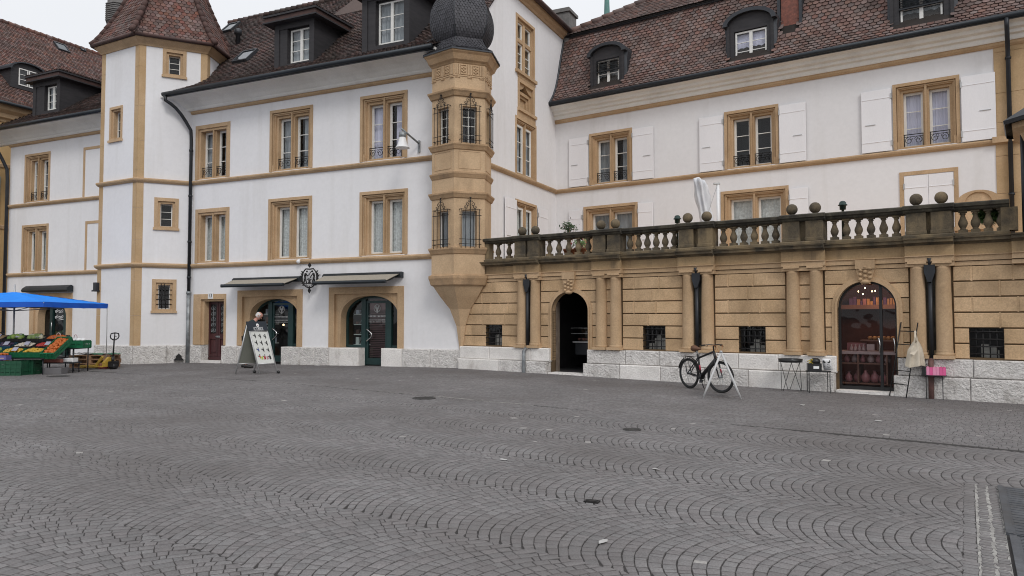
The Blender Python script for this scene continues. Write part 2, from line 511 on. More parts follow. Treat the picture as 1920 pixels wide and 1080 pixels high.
def scroll(mb, c, r, a0, turns, T_w, rad=.011, n=16, sgn=1):
    pts = []
    for k in range(n + 1):
        t = k / n
        a = a0 + sgn * turns * 2 * pi * t
        rr = r * (1 - .75 * t)
        pts.append(mb_T(mb, c[0] + rr * cos(a), T_w, c[1] + rr * sin(a)))
    raw_tube(mb, pts, rad, 5)
def mb_T(mb, u, w, z): return mb.T(u, w, z) if mb.T else (u, w, z)
def raw_tube(mb, pts, r, n=6, m=0, **k):
    t = mb.T; mb.T = None
    mb.tube(pts, r, n, m, **k)
    mb.T = t
def ptube(mb, pts, r, n=6, m=0, **k):
    raw_tube(mb, [mb_T(mb, *p) for p in pts], r, n, m, **k)

def window(par, pl, u0, u1, z0, z1, bw=.29, rows=3, guard=False, back='lilac', lights=2, stone='trim', ornate=True, bside=None,
           label=None, frame='wood', depth=.34, slide=0.0):
    mb = MB(pl.P)
    d = depth
    steps = [(.36, .03), (.33, -.05), (.31, -.12)] if ornate else [(.6, .02), (.4, -.03)]
    a, b, c = u0, u1, z1
    for frac, wf in steps:
        t = bw * frac
        ring(mb, a, b, z0, c, t, -d, wf)
        a += t; b -= t; c -= t
    ui0, ui1, zi = a, b, c
    if ornate:   # thin roll mouldings inside the frame
        r = bw * .5
        for q in (u0 + r, u1 - r): mb.box(q - .018, q + .018, -.06, -.015, z0 + .25, z1 - r + .018)
        mb.box(u0 + r + .018, u1 - r - .018, -.06, -.015, z1 - r - .018, z1 - r + .018)
        for q in (u0 + r, u1 - r): mb.box(q - .035, q + .035, -.08, .0, z0, z0 + .25)
    mb.box(ui0, ui1, -d, .0, z0, z0 + .06)
    cols = [(ui0, ui1)]
    if lights == 2:
        um = (ui0 + ui1) / 2
        mb.box(um - .085, um + .085, -d, -.10, z0 + .06, zi)
        mb.box(um - .03, um + .03, -.10, -.02, z0 + .06, z1 - bw * .36)
        cols = [(ui0, um - .085), (um + .085, ui1)]
    win = part('window', mb, M[stone], par, label)
    zb = z0 + .06
    rm = MB(pl.P)
    for i, (p, q) in enumerate(cols):
        cm = MB(pl.P); gm = MB(pl.P); km = MB(pl.P)
        sash(cm, p, q, zb, zi, .075, rows, 1, -d + .01, -d + .07)
        gm.quad((p + .05, -d + .03, zb + .05), (q - .05, -d + .03, zb + .05), (q - .05, -d + .03, zi - .05), (p + .05, -d + .03, zi - .05))
        if back in ('lilac', 'voile', 'greycurt'):
            k0, k1 = p, q
            if slide: k0 = p + (q - p) * slide if i == 1 else p
            drape(km, k0, k1, zb, zi, -d - .08, .018, 24, i + u0, 7)
        part('casement', cm, M[frame], win); part('pane', gm, M['glass'], win)
        if km.v: part('curtain', km, M[back], win)  # lilac ones stand in for sky reflected in the glass
    niche(rm, ui0 - .02, ui1 + .02, zb - .02, zi + .02, -d - .005, -d - .9)
    part('room_behind', rm, M['room'], win)
    if guard:
        for p, q in cols:
            gd = MB(pl.P)
            zt = z0 + .47
            w = -.13
            ptube(gd, [(p, w, zt), (q, w, zt)], .015, 5)
            ptube(gd, [(p, w, zt - .07), (q, w, zt - .07)], .009, 5)
            ptube(gd, [(p + .02, w, z0 + .08), (p + .02, w, zt)], .012, 5)
            ptube(gd, [(q - .02, w, z0 + .08), (q - .02, w, zt)], .012, 5)
            for s_ in (1, -1):
                cx = p + .15 if s_ == 1 else q - .15
                scroll(gd, (cx, zt - .19), .12, pi / 2, 1.3, w, .010, 14, s_)
                scroll(gd, ((p + q) / 2 + s_ * .06, zt - .13), .06, pi / 2, 1.1, w, .008, 10, -s_)
            part('window_guard', gd, M['iron'], win)
    return win

def shutter(par, pl, u0, u1, z0, z1, hinge, w=.05):
    """a boarded shutter leaf folded flat against the wall; hinge is -1 or 1 for the hinged side"""
    mb = MB(pl.P)
    th = .035
    wd = u1 - u0
    mb.block(u0, u1, z0, z1, w, w + th, .006)
    for z in (z0 + .16 * (z1 - z0), z0 + .86 * (z1 - z0)):
        mb.block(u0 + .03, u1 - .03, z - .012, z + .012, w + th, w + th + .012, .003)
    s = part('shutter', mb, M['shut'], par)
    uh = u0 if hinge < 0 else u1
    uo = u1 if hinge < 0 else u0
    for z in (z0 + .12 * (z1 - z0), z0 + .88 * (z1 - z0)):
        h = MB(pl.P); h.box(uh - .02, uh + .02, w - .045, w + th + .02, z - .09, z + .09); part('hinge', h, M['grey'], s)
    k = -1 if hinge < 0 else 1
    h = MB(pl.P)
    h.box(min(uo + k * .12, uo + k * .42), max(uo + k * .12, uo + k * .42), w + th, w + th + .02, z0 + .44 * (z1 - z0), z0 + .44 * (z1 - z0) + .018)
    part('latch_bar', h, M['grey'], s)
    return s

STR = [(-.02, -.13), (.05, -.13), (.11, -.07), (.13, -.02), (.12, .02), (.0, .05), (-.02, .05)]
def string(mb, u0, u1, z, k=1.0):
    mb.strip([(w * k if w > 0 else w, z + h) for w, h in STR], u0, u1, 0, True)

def gutter(mb, pts, r=.085):
    raw = [mb_T(mb, *p) for p in pts]
    raw_tube(mb, raw, r, 8)

def small_window(par, pl, u0, u1, z0, z1, grate=False, back=True, lean=0, bw=.2, rows=4):
    mb = MB(pl.P)
    ring(mb, u0 + .03, u1 - .03, z0 + .09, z1, bw * .6, -.30, .025)
    ring(mb, u0 + .03 + bw * .6, u1 - .03 - bw * .6, z0 + .09, z1 - bw * .6, bw * .4, -.30, -.05)
    mb.box(u0, u1, -.30, .07, z0, z0 + .09)
    mb.box(u0 + .04, u1 - .04, -.30, .03, z0 + .09, z0 + .15)
    win = part('window', mb, M['trim'], par)
    p, q, a, b = u0 + .03 + bw, u1 - .03 - bw, z0 + .15, z1 - bw
    cm = MB(pl.P); sash(cm, p, q, a, b, .035, min(rows, 3), 1, -.27, -.22, .018)
    part('casement', cm, M['wood'], win)
    gm = MB(pl.P); gm.quad((p, -.25, a), (q, -.25, a), (q, -.25, b), (p, -.25, b)); part('pane', gm, M['glass'], win)
    rm = MB(pl.P); niche(rm, p - .01, q + .01, a - .01, b + .01, -.28, -.8); part('room_behind', rm, M['room'], win)
    if grate:
        g = MB(pl.P)
        for k in range(1, 3): ptube(g, [(p + (q - p) * k / 3, -.03, a - .05), (p + (q - p) * k / 4, -.03, b + .05)], .014, 5)
        for k in range(1, 5): ptube(g, [(p - .06, -.03, a + (b - a) * k / 5), (q + .06, -.03, a + (b - a) * k / 5)], .014, 5)
        part('window_grate', g, M['iron'], win)
    return win

def dormer(par, pl, u0, u1, zb, zt, wf, win, rnd, back=3.2, over=.34, tile='tileA', rise=.55, thick=.30):
    """timber roof dormer with a low hipped roof"""
    body = MB(pl.P)
    a, b, c, d = win
    wall(body, u0, u1, zb - .5, zt, [(a - .05, b + .05, c - .03, d + .06)], .22)
    body.quad((u0, 0, zb - .5), (u0, -back, zb - .5), (u0, -back, zt), (u0, 0, zt))
    body.quad((u1, 0, zb - .5), (u1, -back, zb - .5), (u1, -back, zt), (u1, 0, zt))
    body.T = pl.P
    # pilaster boards at the front corners and a lintel
    for x in (u0 - .02, u1 - .20): body.box(x, x + .22, -.02, .035, zb - .3, zt)
    body.box(u0 + .2, u1 - .2, -.02, .03, zt - .2, zt)
    dm = part('dormer', body, M['dormer'], par)
    rf = MB(pl.P)
    x0, x1, w0 = u0 - over, u1 + over, over
    # fascia and flat underside
    rf.box(x0, x1, -back, w0, zt, zt + .05, 0)
    rf.box(x0 + .06, x1 - .06, -back, w0 - .06, zt + .05, zt + thick - .07, 1)
    rf.box(x0, x1, -back, w0, zt + thick - .07, zt + thick, 0)
    part('dormer_eaves', rf, [M['dormer'], M['fascia']], dm)
    rr = MB()
    zr = zt + thick
    h = rise
    um, hw = (x0 + x1) / 2, (x1 - x0) / 2
    sl = hypot(hw, h)
    fr = lambda u, s: pl.P(u, w0 - s * hw / sl, zr + s * h / sl)
    tiles(rr, fr, 0, sl, lambda s: x0 + s * hw / sl, lambda s: x1 - s * hw / sl, .18, .15, rnd)
    for sg in (-1, 1):
        xe = x0 if sg < 0 else x1
        fs = lambda u, s: pl.P(xe - sg * s * hw / sl, u, zr + s * h / sl)
        tiles(rr, fs, 0, sl, lambda s: -back, lambda s: w0 - s * hw / sl, .18, .15, rnd)
    base = MB(pl.P)
    rr.T = pl.P
    rr.add([(x0, w0, zr), (x1, w0, zr), (um, w0 - hw, zr + h - .01), (x0, -back, zr), (x1, -back, zr), (um, -back, zr + h - .01)],
           [(0, 1, 2), (0, 2, 5, 3), (1, 4, 5, 2)])
    part('dormer_roof', rr, M[tile], dm)
    wn = MB(pl.P)
    ring(wn, a - .05, b + .05, c - .03, d + .06, .05, -.24, -.12, True)
    um = (a + b) / 2
    part('window_frame', wn, M['dormer'], dm)
    wn = MB(pl.P)
    for p, q in ((a, um), (um, b)): sash(wn, p, q, c + .02, d + .01, .055, 3, 1, -.20, -.14, .025)
    part('casement', wn, M['wood'], dm)
    g = MB(pl.P); g.quad((a, -.17, c), (b, -.17, c), (b, -.17, d), (a, -.17, d)); part('pane', g, M['glass'], dm)
    n = MB(pl.P); niche(n, a - .05, b + .05, c - .03, d + .06, -.22, -.9); part('room_behind', n, M['room'], dm)
    for e, f in ((a + .05, a + (b - a) * .46), (b - (b - a) * .46, b - .05)):
        k = MB(pl.P); drape(k, e, f, c, d, -.27, .02, 16, 1, 4); part('curtain', k, M['greycurt'], dm)
    return dm

def skylight(par, pl, prof, u, s, w=.55, l=.8, open_=0.0):
    f, _ = profs[prof]
    (w0, z0), (w1, z1) = f(s), f(s + l)
    mb = MB(pl.P)
    nx, nz = -(z1 - z0) / l, (w1 - w0) / l
    nx, nz = abs(nx), abs(nz)
    def q(du, t, h): return (u + du, w0 + (w1 - w0) * t + nx * h, z0 + (z1 - z0) * t + nz * h)
    h = .13
    for (a, b, t0, t1) in ((-w / 2, w / 2, 0, .08), (-w / 2, w / 2, .92, 1), (-w / 2, -w / 2 + .06, .08, .92), (w / 2 - .06, w / 2, .08, .92)):
        v = [q(x, t, k) for x in (a, b) for t in (t0, t1) for k in (-.05, h)]
        mb.add(v, [(0, 1, 3, 2), (4, 6, 7, 5), (0, 4, 5, 1), (2, 3, 7, 6), (0, 2, 6, 4), (1, 5, 7, 3)])
    o = part('skylight', mb, M['lead'], par)
    g = MB(pl.P); g.quad(q(-w / 2 + .05, .07, h - .03), q(w / 2 - .05, .07, h - .03), q(w / 2 - .05, .93, h - .03), q(-w / 2 + .05, .93, h - .03))
    part('pane', g, M['skyglass'], o)
    return o
M['skyglass'] = mat('reflecting_skylight_glass', (.10, .11, .12), (.08, .09, .10), .03, 2, spec=1.0, metal=.6)
profs = {}
# ------------------------------------------------------------------ the tower's plan (needed by the roofs around it)
uq = A.at(357, 420)[0]
Q = A.P(uq, 0, 0)
TC = Pl((Q[0], Q[1]), (2.035, 1.0))
uK = TC.at(255, 420)[0]
K = TC.P(uK, 0, 0)
TC = Pl((K[0], K[1]), (2.035, 1.0))
uE2 = TC.at(389, 100)[0]
TL = Pl((K[0], K[1]), (1.78, -1.0))
uE1 = TL.at(185, 420)[0]
E1 = Vector(TL.P(uE1, 0, 0)); E2 = Vector(TC.P(uE2, 0, 0)); KV = Vector(K)
TCEN = E1 + E2 - KV
HEX = [E1, KV, E2, 2 * TCEN - E1, 2 * TCEN - KV, 2 * TCEN - E2]
def in_tower(x, y, k=1.0):
    pts = [TCEN + (p - TCEN) * k for p in HEX]
    s = None
    for i in range(6):
        a, b = pts[i], pts[(i + 1) % 6]
        c = (b.x - a.x) * (y - a.y) - (b.y - a.y) * (x - a.x)
        if s is None: s = c > 0
        elif (c > 0) != s: return False
    return True

# ------------------------------------------------------------------ the white corner house
rA = random.Random(5)
house = thing('townhouse', 'white house with dark red door, two arched shop fronts and a stone corner turret', 'house', A.P(-6, 0, 0))
SH = [(-9.60, -6.62, -.5, 2.62), (-5.28, -2.29, -.5, 2.66)]
DOOR = (-11.93, -10.30, -.5, 2.51)
A2 = [(-12.02, -10.19, 7.04, 9.18), (-8.19, -6.17, 7.04, 9.33), (-4.07, -2.12, 7.04, 9.34)]
A1 = [(-11.96, -10.17, 3.76, 5.87), (-8.21, -6.17, 3.76, 6.02), (-4.06, -2.09, 3.76, 5.98)]
mb = MB(A.P)
hl = [(a + .03, b - .03, c, d - .03) for a, b, c, d in A2 + A1] + SH + [DOOR]
wall(mb, uq - 1.2, 0, -.5, 10.0, hl, .4)
RW = [(4.05, 5.78, 11.0, 13.15), (4.22, 5.78, 9.58, 10.75), (4.0, 5.92, 7.04, 9.23), (4.0, 5.95, 3.45, 6.07)]
mb.T = R_.P
wall(mb, 0, 9.2, 3.0, 10.6, [(a + .03, b - .03, c, d - .03) for a, b, c, d in (RW[2], RW[3])] + [(RW[1][0] + .03, RW[1][1] - .03, RW[1][2], 10.6)], .4)
wall(mb, 3.3, 9.2, 10.6, 14.0, [(RW[0][0] + .03, RW[0][1] - .03, 11.0, 13.12), (RW[1][0] + .03, RW[1][1] - .03, 10.6, 10.72)], .4)
mb.prism([(0, 10.6), (3.3, 10.6), (3.3, 14.0)], -.3, 0)
part('wall', mb, M['plaster'], house)

mb = MB(A.P)
string(mb, uq + .02, -.6, 6.97); string(mb, uq + .02, -.6, 3.69)
mb.T = R_.P
string(mb, .8, 7.95, 6.97)
part('string_course', mb, M['trim'], house)
# plinth, broken at the door and the shop doors
px_ = [(uq + .02, -11.46), (-10.42, -9.62), (-9.62, -8.92), (-7.48, -6.6), (-6.6, -5.95), (-5.95, -5.30), (-5.30, -4.02), (-3.10, -2.25), (-2.25, -1.15), (-1.15, .10)]
for a, b in px_:
    mb = MB(A.P)
    rough = (b - a) > .6 and not (-5.31 < a < -2.3)
    mb.block(a + .004, b - .004, -.5, .60 + .004 * a, -.3, .08 + (.015 if rough else 0), .03)
    part('plinth_stone', mb, M['limerough' if rough else 'lime'], house)

for i, (a, b, c, d) in enumerate(A2):
    window(house, A, a, b, c, d, .24 if i == 0 else .30, 3, True, ['greycurt', 'greycurt', 'lilac'][i], ornate=i > 0, slide=.3)
for i, (a, b, c, d) in enumerate(A1):
    window(house, A, a, b, c, d, .24 if i == 0 else .30, 1, False, 'voile', ornate=i > 0)

# red entrance door
mb = MB(A.P)
a, b, _, d = DOOR[0] - .04, DOOR[1] + .03, 0, DOOR[3] + .03
oa, ob, oz = -11.46, -10.42, 2.26
mb.box(a, oa - .12, -.35, .03, .58, d); mb.box(ob + .06, b, -.35, .03, .58, d); mb.box(oa - .12, ob + .06, -.35, .03, oz + .08, d)
mb.box(oa - .12, oa, -.35, -.05, .58, oz + .08); mb.box(ob, ob + .06, -.35, -.05, .58, oz + .08); mb.box(oa, ob, -.35, -.05, oz, oz + .08)
part('door_surround', mb, M['trim'], house)
mb = MB(A.P); mb.box(oa, ob, -.4, .12, -.5, -.02); part('door_step', mb, M['lime'], house)
mb = MB(A.P)
um = (oa + ob) / 2
mb.box(oa, ob, -.34, -.30, -.02, oz)
for p, q in ((oa, um), (um, ob)):
    ring(mb, p + .012, q - .012, .12, oz - .02, .085, -.30, -.265, True)
    mb.box(p + .1, q - .1, -.30, -.265, .80, .98)
    mb.block(p + .14, q - .14, .28, .74, -.30, -.272, .02)
mb.box(oa + .02, ob - .02, -.30, -.25, .0, .10)
dr = part('door', mb, M['reddoor'], house)
mb = MB(A.P)
for p, q in ((oa, um), (um, ob)):
    mb.box(p + .1, q - .1, -.297, -.29, 1.02, oz - .12)
part('door_glass', mb, M['black'], dr)
mb = MB(A.P)
for p, q in ((oa, um), (um, ob)):
    c = (p + q) / 2
    for k in range(5):
        z = 1.12 + k * .215
        scroll(mb, (c - .06, z), .085, 0, 1.2, -.27, .010, 12, 1); scroll(mb, (c + .06, z), .085, pi, 1.2, -.27, .010, 12, -1)
    ptube(mb, [(c, -.27, 1.03), (c, -.27, oz - .13)], .010, 5)
part('door_grille', mb, M['zinc'], dr)
mb = MB(A.P)
mb.box(um - .10, um + .10, -.265, -.25, .86, .93)
ptube(mb, [(um - .05, -.25, .9), (um - .05, -.18, .9)], .02, 6); ptube(mb, [(um - .05, -.18, .9), (um + .09, -.18, .9)], .014, 6)
part('door_handle', mb, M['zinc'], dr)

def text_mesh(body, size, T, mats, parent, name, width=None, depth=.004):
    cu = bpy.data.curves.new(name, 'FONT')
    cu.body = body; cu.size = size; cu.align_x = 'CENTER'; cu.align_y = 'CENTER'; cu.extrude = depth
    tmp = bpy.data.objects.new(name, cu); COL.objects.link(tmp)
    dg = bpy.context.evaluated_depsgraph_get()
    me = bpy.data.meshes.new_from_object(tmp.evaluated_get(dg))
    COL.objects.unlink(tmp); bpy.data.objects.remove(tmp)
    k = 1.0
    if width:
        xs = [v.co.x for v in me.vertices]; k = width / max(1e-6, max(xs) - min(xs))
    m2 = MB(); m2.add([T(v.co.x * k, v.co.z + depth, v.co.y) for v in me.vertices], [tuple(p.vertices) for p in me.polygons])
    return part(name, m2, mats, parent)

# house number plate
pc = A.at(396, 554.5)
mb = MB(A.P); mb.block(pc[0] - .13, pc[0] + .13, pc[1] - .12, pc[1] + .12, .03, .045, .005)
plate = part('number_plate', mb, M['whiteplastic'], house)
text_mesh('13', .2, lambda x, w, z: A.P(pc[0] + x, .046 + w, pc[1] + z), M['black'], plate, 'number')

# arched shop fronts
def shopfront(a, b, zt, ac, ahw, atop, rise, dr0, dr1, sill, kind):
    mb = MB(A.P)
    a -= .07; b += .07; zt += .03
    ring(mb, a, b, .58, zt, .24, -.4, .035)
    ia, ib, it = a + .24, b - .24, zt - .24
    zs = atop - rise
    pts = arc(ac, ahw, zs, rise, 28, 2.25)
    L_ = [(ia, .58), (ia, it), (ib, it), (ib, .58), (ac + ahw, .58)] + [p for p in pts[::-1]] + [(ac - ahw, .58)]
    mb.prism(L_, -.42, -.06)
    p2 = arc(ac, ahw + .10, zs, rise + .10, 28, 2.25)
    bandp = [(ac - ahw - .10, .58)] + p2 + [(ac + ahw + .10, .58), (ac + ahw, .58)] + pts[::-1] + [(ac - ahw, .58)]
    mb.prism(bandp, -.06, -.03)
    sf = part('shop_front', mb, M['trim'], house)
    fr = MB(A.P)
    # green timber frame following the arch
    pin = arc(ac, ahw - .07, zs, rise - .07, 28, 2.25)
    ringp = [(ac - ahw, sill)] + pts + [(ac + ahw, sill), (ac + ahw - .07, sill)] + pin[::-1] + [(ac - ahw + .07, sill)]
    fr.prism(ringp, -.42, -.34)
    for u in (dr0, dr1):
        zc = zs + (rise - .07) * max(0, 1 - abs((u - ac) / (ahw - .07)) ** 2.25) ** (1 / 2.25)
        fr.box(u - .09, u + .09, -.43, -.31, -.02, zc)
    for p, q in ((ac - ahw + .07, dr0 - .09), (dr1 + .09, ac + ahw - .07)): fr.box(p, q, -.42, -.34, sill, sill + .07)
    part('green_frame', fr, M['green'], sf)
    gl = MB(A.P)
    gl.prism([(ac - ahw + .03, sill)] + arc(ac, ahw - .03, zs, rise - .03, 28, 2.25) + [(ac + ahw - .03, sill)], -.385, -.38, caps=(False, True))
    part('pane', gl, M['shopglass'], sf)
    dl = MB(A.P)
    zd = zs + rise * .80
    ring(dl, dr0 + .09, dr1 - .09, .0, zd, .085, -.40, -.345, True)
    dl.box(dr0 + .17, dr1 - .17, -.40, -.345, .085, .22)
    part('shop_door', dl, M['green'], sf)
    dg = MB(A.P); dg.quad((dr0 + .15, -.372, .2), (dr1 - .15, -.372, .2), (dr1 - .15, -.372, sill - .01), (dr0 + .15, -.372, sill - .01)); part('door_pane', dg, M['shopglass'], sf)
    hd = MB(A.P)
    hu = dr0 + .16
    ptube(hd, [(hu + .22 * sin(t * pi) , -.27, 1.02 + .42 * (t - .5)) for t in [k / 10 for k in range(11)]], .022, 6)
    ptube(hd, [(hu, -.27, .82), (hu, -.36, .82)], .02, 6); ptube(hd, [(hu, -.27, 1.22), (hu, -.36, 1.22)], .02, 6)
    part('door_handle', hd, M['silver'], sf)
    rm = MB(A.P); niche(rm, ac - ahw - .3, ac + ahw + .3, -.05, atop + .1, -.45, -3.0); part('shop_room', rm, M['room'], sf)
    # white ring emblem and two lines of lettering on the door glass
    em = MB(A.P)
    eu, ez = (dr0 + dr1) / 2, zs + rise * .46
    ptube(em, [(eu + .13 * cos(t), -.372, ez + .13 * sin(t)) for t in [2 * pi * k / 20 for k in range(20)]], .014, 5, closed=True)
    em.prism([(eu - .03, ez - .16), (eu + .03, ez - .16), (eu + .05, ez + .04), (eu - .05, ez + .04)], -.376, -.37)
    em.prism([(eu - .09, ez + .0), (eu - .05, ez - .02), (eu - .03, ez + .09), (eu - .07, ez + .1)], -.376, -.37)
    em.prism([(eu + .05, ez - .02), (eu + .09, ez + .0), (eu + .07, ez + .1), (eu + .03, ez + .09)], -.376, -.37)
    part('glass_emblem', em, M['faintwhite'], sf)
    em = MB(A.P)
    rr = random.Random(3)
    for zl, n, h in ((ez - .27, 13, .052), (ez - .40, 17, .03), (ez - .47, 12, .024)):
        x = dr0 + .16
        step = (dr1 - dr0 - .32) / n
        for k in range(n):
            em.box(x + .008, x + step * (.6 + .3 * rr.random()), -.376, -.372, zl - h / 2, zl + h / 2)
            x += step
    part('glass_lettering', em, M['faintwhite'], sf)
    # what stands in the windows
    it_ = MB(A.P)
    rr = random.Random(kind)
    cols = ['whiteplastic', 'black', 'rust', 'silver', 'brick', 'lilac']
    for side in ((ac - ahw + .12, dr0 - .14), (dr1 + .14, ac + ahw - .12)):
        for lev in range(4):
            z = sill + .08 + lev * .36
            it_.box(side[0], side[1], -.95, -.62, z - .03, z, 0)
            u = side[0] + .03
            while u < side[1] - .1:
                w_ = .05 + .09 * rr.random(); h_ = .06 + .2 * rr.random()
                m_ = rr.randrange(6)
                if rr.random() < .6: it_.box(u, u + w_, -.85 - .05 * rr.random(), -.70, z, z + h_, m_)
                else: ptube(it_, [(u, -.7, z + .02), (u + w_, -.68, z + h_)], .014, 5, m_)
                u += w_ + .03 + .06 * rr.random()
    part('window_display', it_, [M[c] for c in cols], sf)
    if kind == 2:   # slatted blind inside the right hand shop door
        bl = MB(A.P)
        z = .25
        while z < zs + .32:
            bl.quad((dr0 + .18, -.47, z), (dr1 - .18, -.47, z), (dr1 - .18, -.425, z + .045), (dr0 + .18, -.425, z + .045))
            z += .062
        bl.box(dr0 + .18, dr1 - .18, -.48, -.43, zs + .32, zs + rise * .85)
        part('blind', bl, M['blindred'], sf)
    else:
        lp = MB(A.P)
        for u, z in ((ac + .82, 1.72), (ac + .95, .78), (ac - .5, 1.35)): lp.lathe([(.03, -.02), (.035, 0), (.012, .04)], (u, -1.1, z), 8)
        part('display_lamp', lp, M['lampglow'], sf)
    return sf
M['faintwhite'] = mat('worn_window_lettering', (.42, .42, .42), (.33, .33, .33), .6, 6)
M['blindred'] = mat('dusty_red_blind', (.30, .16, .17), (.25, .13, .145), .7, 2)
M['lampglow'] = mat('warm_lamp', (1.0, .72, .40), emit=6.0)
shopfront(*[SH[0][0], SH[0][1], SH[0][3]], -7.93, 1.17, 2.32, .72, -8.37, -7.36, .60, 1)
shopfront(*[SH[1][0], SH[1][1], SH[1][3]], -3.66, 1.21, 2.38, .80, -4.10, -3.03, .60, 2)

# eaves: ochre band, coved soffit, gutter
mb = MB(A.P)
mb.strip([(-.02, 9.66), (.05, 9.66), (.10, 9.70), (.11, 9.77), (-.02, 9.77)], uq + .02, -.55, 0, True)
part('eaves_band', mb, M['trim'], house)
cov = [(.0, 9.77), (.16, 9.77), (.20, 9.81), (.22, 9.86), (.27, 9.90), (.36, 10.0), (.50, 10.10), (.68, 10.17), (.92, 10.20), (.92, 10.28), (.0, 10.28)]
mb = MB(A.P); mb.strip(cov, uq - .7, -.52, 0, True)
part('soffit', mb, M['soffit'], house)
profs['A'] = poly_profile(smooth_prof([(1.0, 10.30), (.5, 10.56), (-.2, 10.99), (-1.4, 12.1), (-2.9, 13.7), (-4.75, 15.6)], 4))
fA, SA = profs['A']
DA = [(-8.25, -6.30), (-4.20, -2.20)]
def exA(u, s):
    w, z = fA(s)
    p = A.P(u, w, z)
    if in_tower(p[0], p[1], .985): return True
    for (a, b), zz in zip(DA, (12.55, 12.85)):
        if a < u < b and w < -.22 and z < zz: return True
    return False
uE = TC.uw(0, 0)
mb = MB(); 
gl_ = A.off(1.0).at(306, 182)[0]
def pfA(u, s):
    w, z = fA(s)
    return A.P(u, w, z + (.018 * sin(u * .9 + 1) + .012 * sin(u * 2.3 + s)) * min(1, max(0, s - .3)))
def u0A(s):
    w, _ = fA(s)
    return gl_ if w > .1 else -15.3
tiles(mb, pfA, 0, SA, u0A, lambda s: .12 if s > 1.0 else -.62 + .7 * s, .17, .15, rA, exA)
mb.T = A.P
prs = [fA(SA * k / 24) for k in range(25)]
mb.strip([(w - .02, z - .05) for w, z in prs if w < .2], -15.3, .05, 1)
mb.strip([(w - .02, z - .05) for w, z in prs if w > -.1], gl_, -.5, 1)
mb.quad((-15.3, -4.75, 15.58), (-.05, -4.75, 15.58), (-.05, -9.4, 11.5), (-15.3, -9.4, 11.5))
roof = part('roof', mb, [M['tileA'], M['underroof']], house)
mb = MB(A.P)
for k in range(48):
    u = -15.3 + k * .32
    mb.T = None
    mb.tube([A.P(u, -4.75, 15.62), A.P(u + .34, -4.75, 15.60)], [.13, .11], 8)
part('ridge_tiles', mb, M['tileA'], roof)
mb = MB(A.P); gutter(mb, [(gl_, 1.02, 10.27), (-.55, 1.02, 10.27)])
mb.box(gl_, -.55, .92, 1.0, 10.17, 10.30)
part('gutter', mb, M['gutter'], house)
d1 = A.off(-.2)
dormer(house, d1, -8.17, -6.33, 11.0, 12.62, 0, (-7.55, -6.53, 11.12, 12.38), rA)
dormer(house, d1, -4.14, -2.20, 11.0, 12.98, 0, (-3.56, -2.45, 11.18, 12.68), rA)
# two skylights and a vent pipe on the slope beside the tower
def s_at(pl, prof, px, py):
    f, SS = profs[prof]; best = None
    for k in range(400):
        s = SS * k / 400; w, z = f(s)
        u, zz = pl.at(px, py, w)
        e = abs(zz - z)
        if best is None or e < best[0]: best = (e, u, s)
    return best[1], best[2]
u_, s_ = s_at(A, 'A', 424, 62); skylight(house, A, 'A', u_, s_, .7, .85)
u_, s_ = s_at(A, 'A', 450, 118); skylight(house, A, 'A', u_, s_, .8, .9)
u_, s_ = s_at(A, 'A', 446, 84); w_, z_ = fA(s_)
mb = MB(); p = A.P(u_, w_, z_ - .1)
mb.lathe([(.10, 0), (.10, .55), (.16, .56), (.16, .75), (.05, .82)], p, 10); part('vent_pipe', mb, M['lead'], house)

# return wall: eaves moulding and roof of the rear wing
mb = MB(R_.P)
mb.strip([(0, 13.72), (.06, 13.72), (.10, 13.80), (.22, 13.88), (.26, 14.0), (0, 14.0)], 3.2, 8.75, 0, True)
part('eaves_moulding', mb, M['trim'], house)
mb = MB(R_.P); gutter(mb, [(3.1, .36, 14.06), (8.85, .36, 14.06)], .1)
part('gutter', mb, M['fascia'], house)
fR, SR = poly_profile([(.30, 14.1), (-4.0, 17.6)])
mb = MB(); tiles(mb, lambda u, s: R_.P(u, *fR(s)), 0, SR, lambda s: 3.1 + s * .5, lambda s: 8.9 - s * .6, .17, .15, rA)
mb.T = R_.P; mb.quad((3.1, .3, 14.05), (8.9, .3, 14.05), (7.0, -4, 17.5), (5, -4, 17.5)); mb.add([(3.1, .3, 14.05), (5, -4, 17.5), (3.1, -8, 14.05)], [(0, 1, 2)])
mb.add([(8.9, .3, 14.05), (7, -4, 17.5), (8.9, -8, 14.05)], [(0, 1, 2)])
part('roof', mb, M['tileA'], house)
# return wall windows
a, b, c, d = RW[2]; window(house, R_, a, b, c, d, .26, 3, False, 'greycurt', depth=.17)
a, b, c, d = RW[3]; window(house, R_, a, b, c, d, .26, 1, False, 'voile', depth=.17)
shutter(house, R_, 3.02, 3.98, 3.5, 6.0, 1); shutter(house, R_, 5.98, 6.95, 3.5, 6.0, -1)
# tall cross window under the eaves: transom and four lights
a, b, c, d = RW[0]
mb = MB(R_.P)
for fr_, wf, k in ((0, .03, .11), (.11, -.06, .10)):
    ring(mb, a + fr_, b - fr_, c, d - fr_, k, -.34, wf)
um = (a + b) / 2
zt = c + 1.22
mb.box(um - .09, um + .09, -.34, -.05, c, d - .21); mb.box(a + .21, um - .09, -.34, -.05, zt - .07, zt + .07); mb.box(um + .09, b - .21, -.34, -.05, zt - .07, zt + .07)
mb.box(a - .06, b + .08, -.34, .10, c - .12, c)
win = part('window', mb, M['trim'], house)
cm = MB(R_.P); gm = MB(R_.P)
for p, q in ((a + .21, um - .09), (um + .09, b - .21)):
    sash(cm, p, q, c, zt - .07, .06, 3, 1, -.17, -.11); sash(cm, p, q, zt + .07, d - .21, .06, 1, 1, -.17, -.11)
    for e, f in ((c, zt - .07), (zt + .07, d - .21)): gm.quad((p, -.14, e), (q, -.14, e), (q, -.14, f), (p, -.14, f))
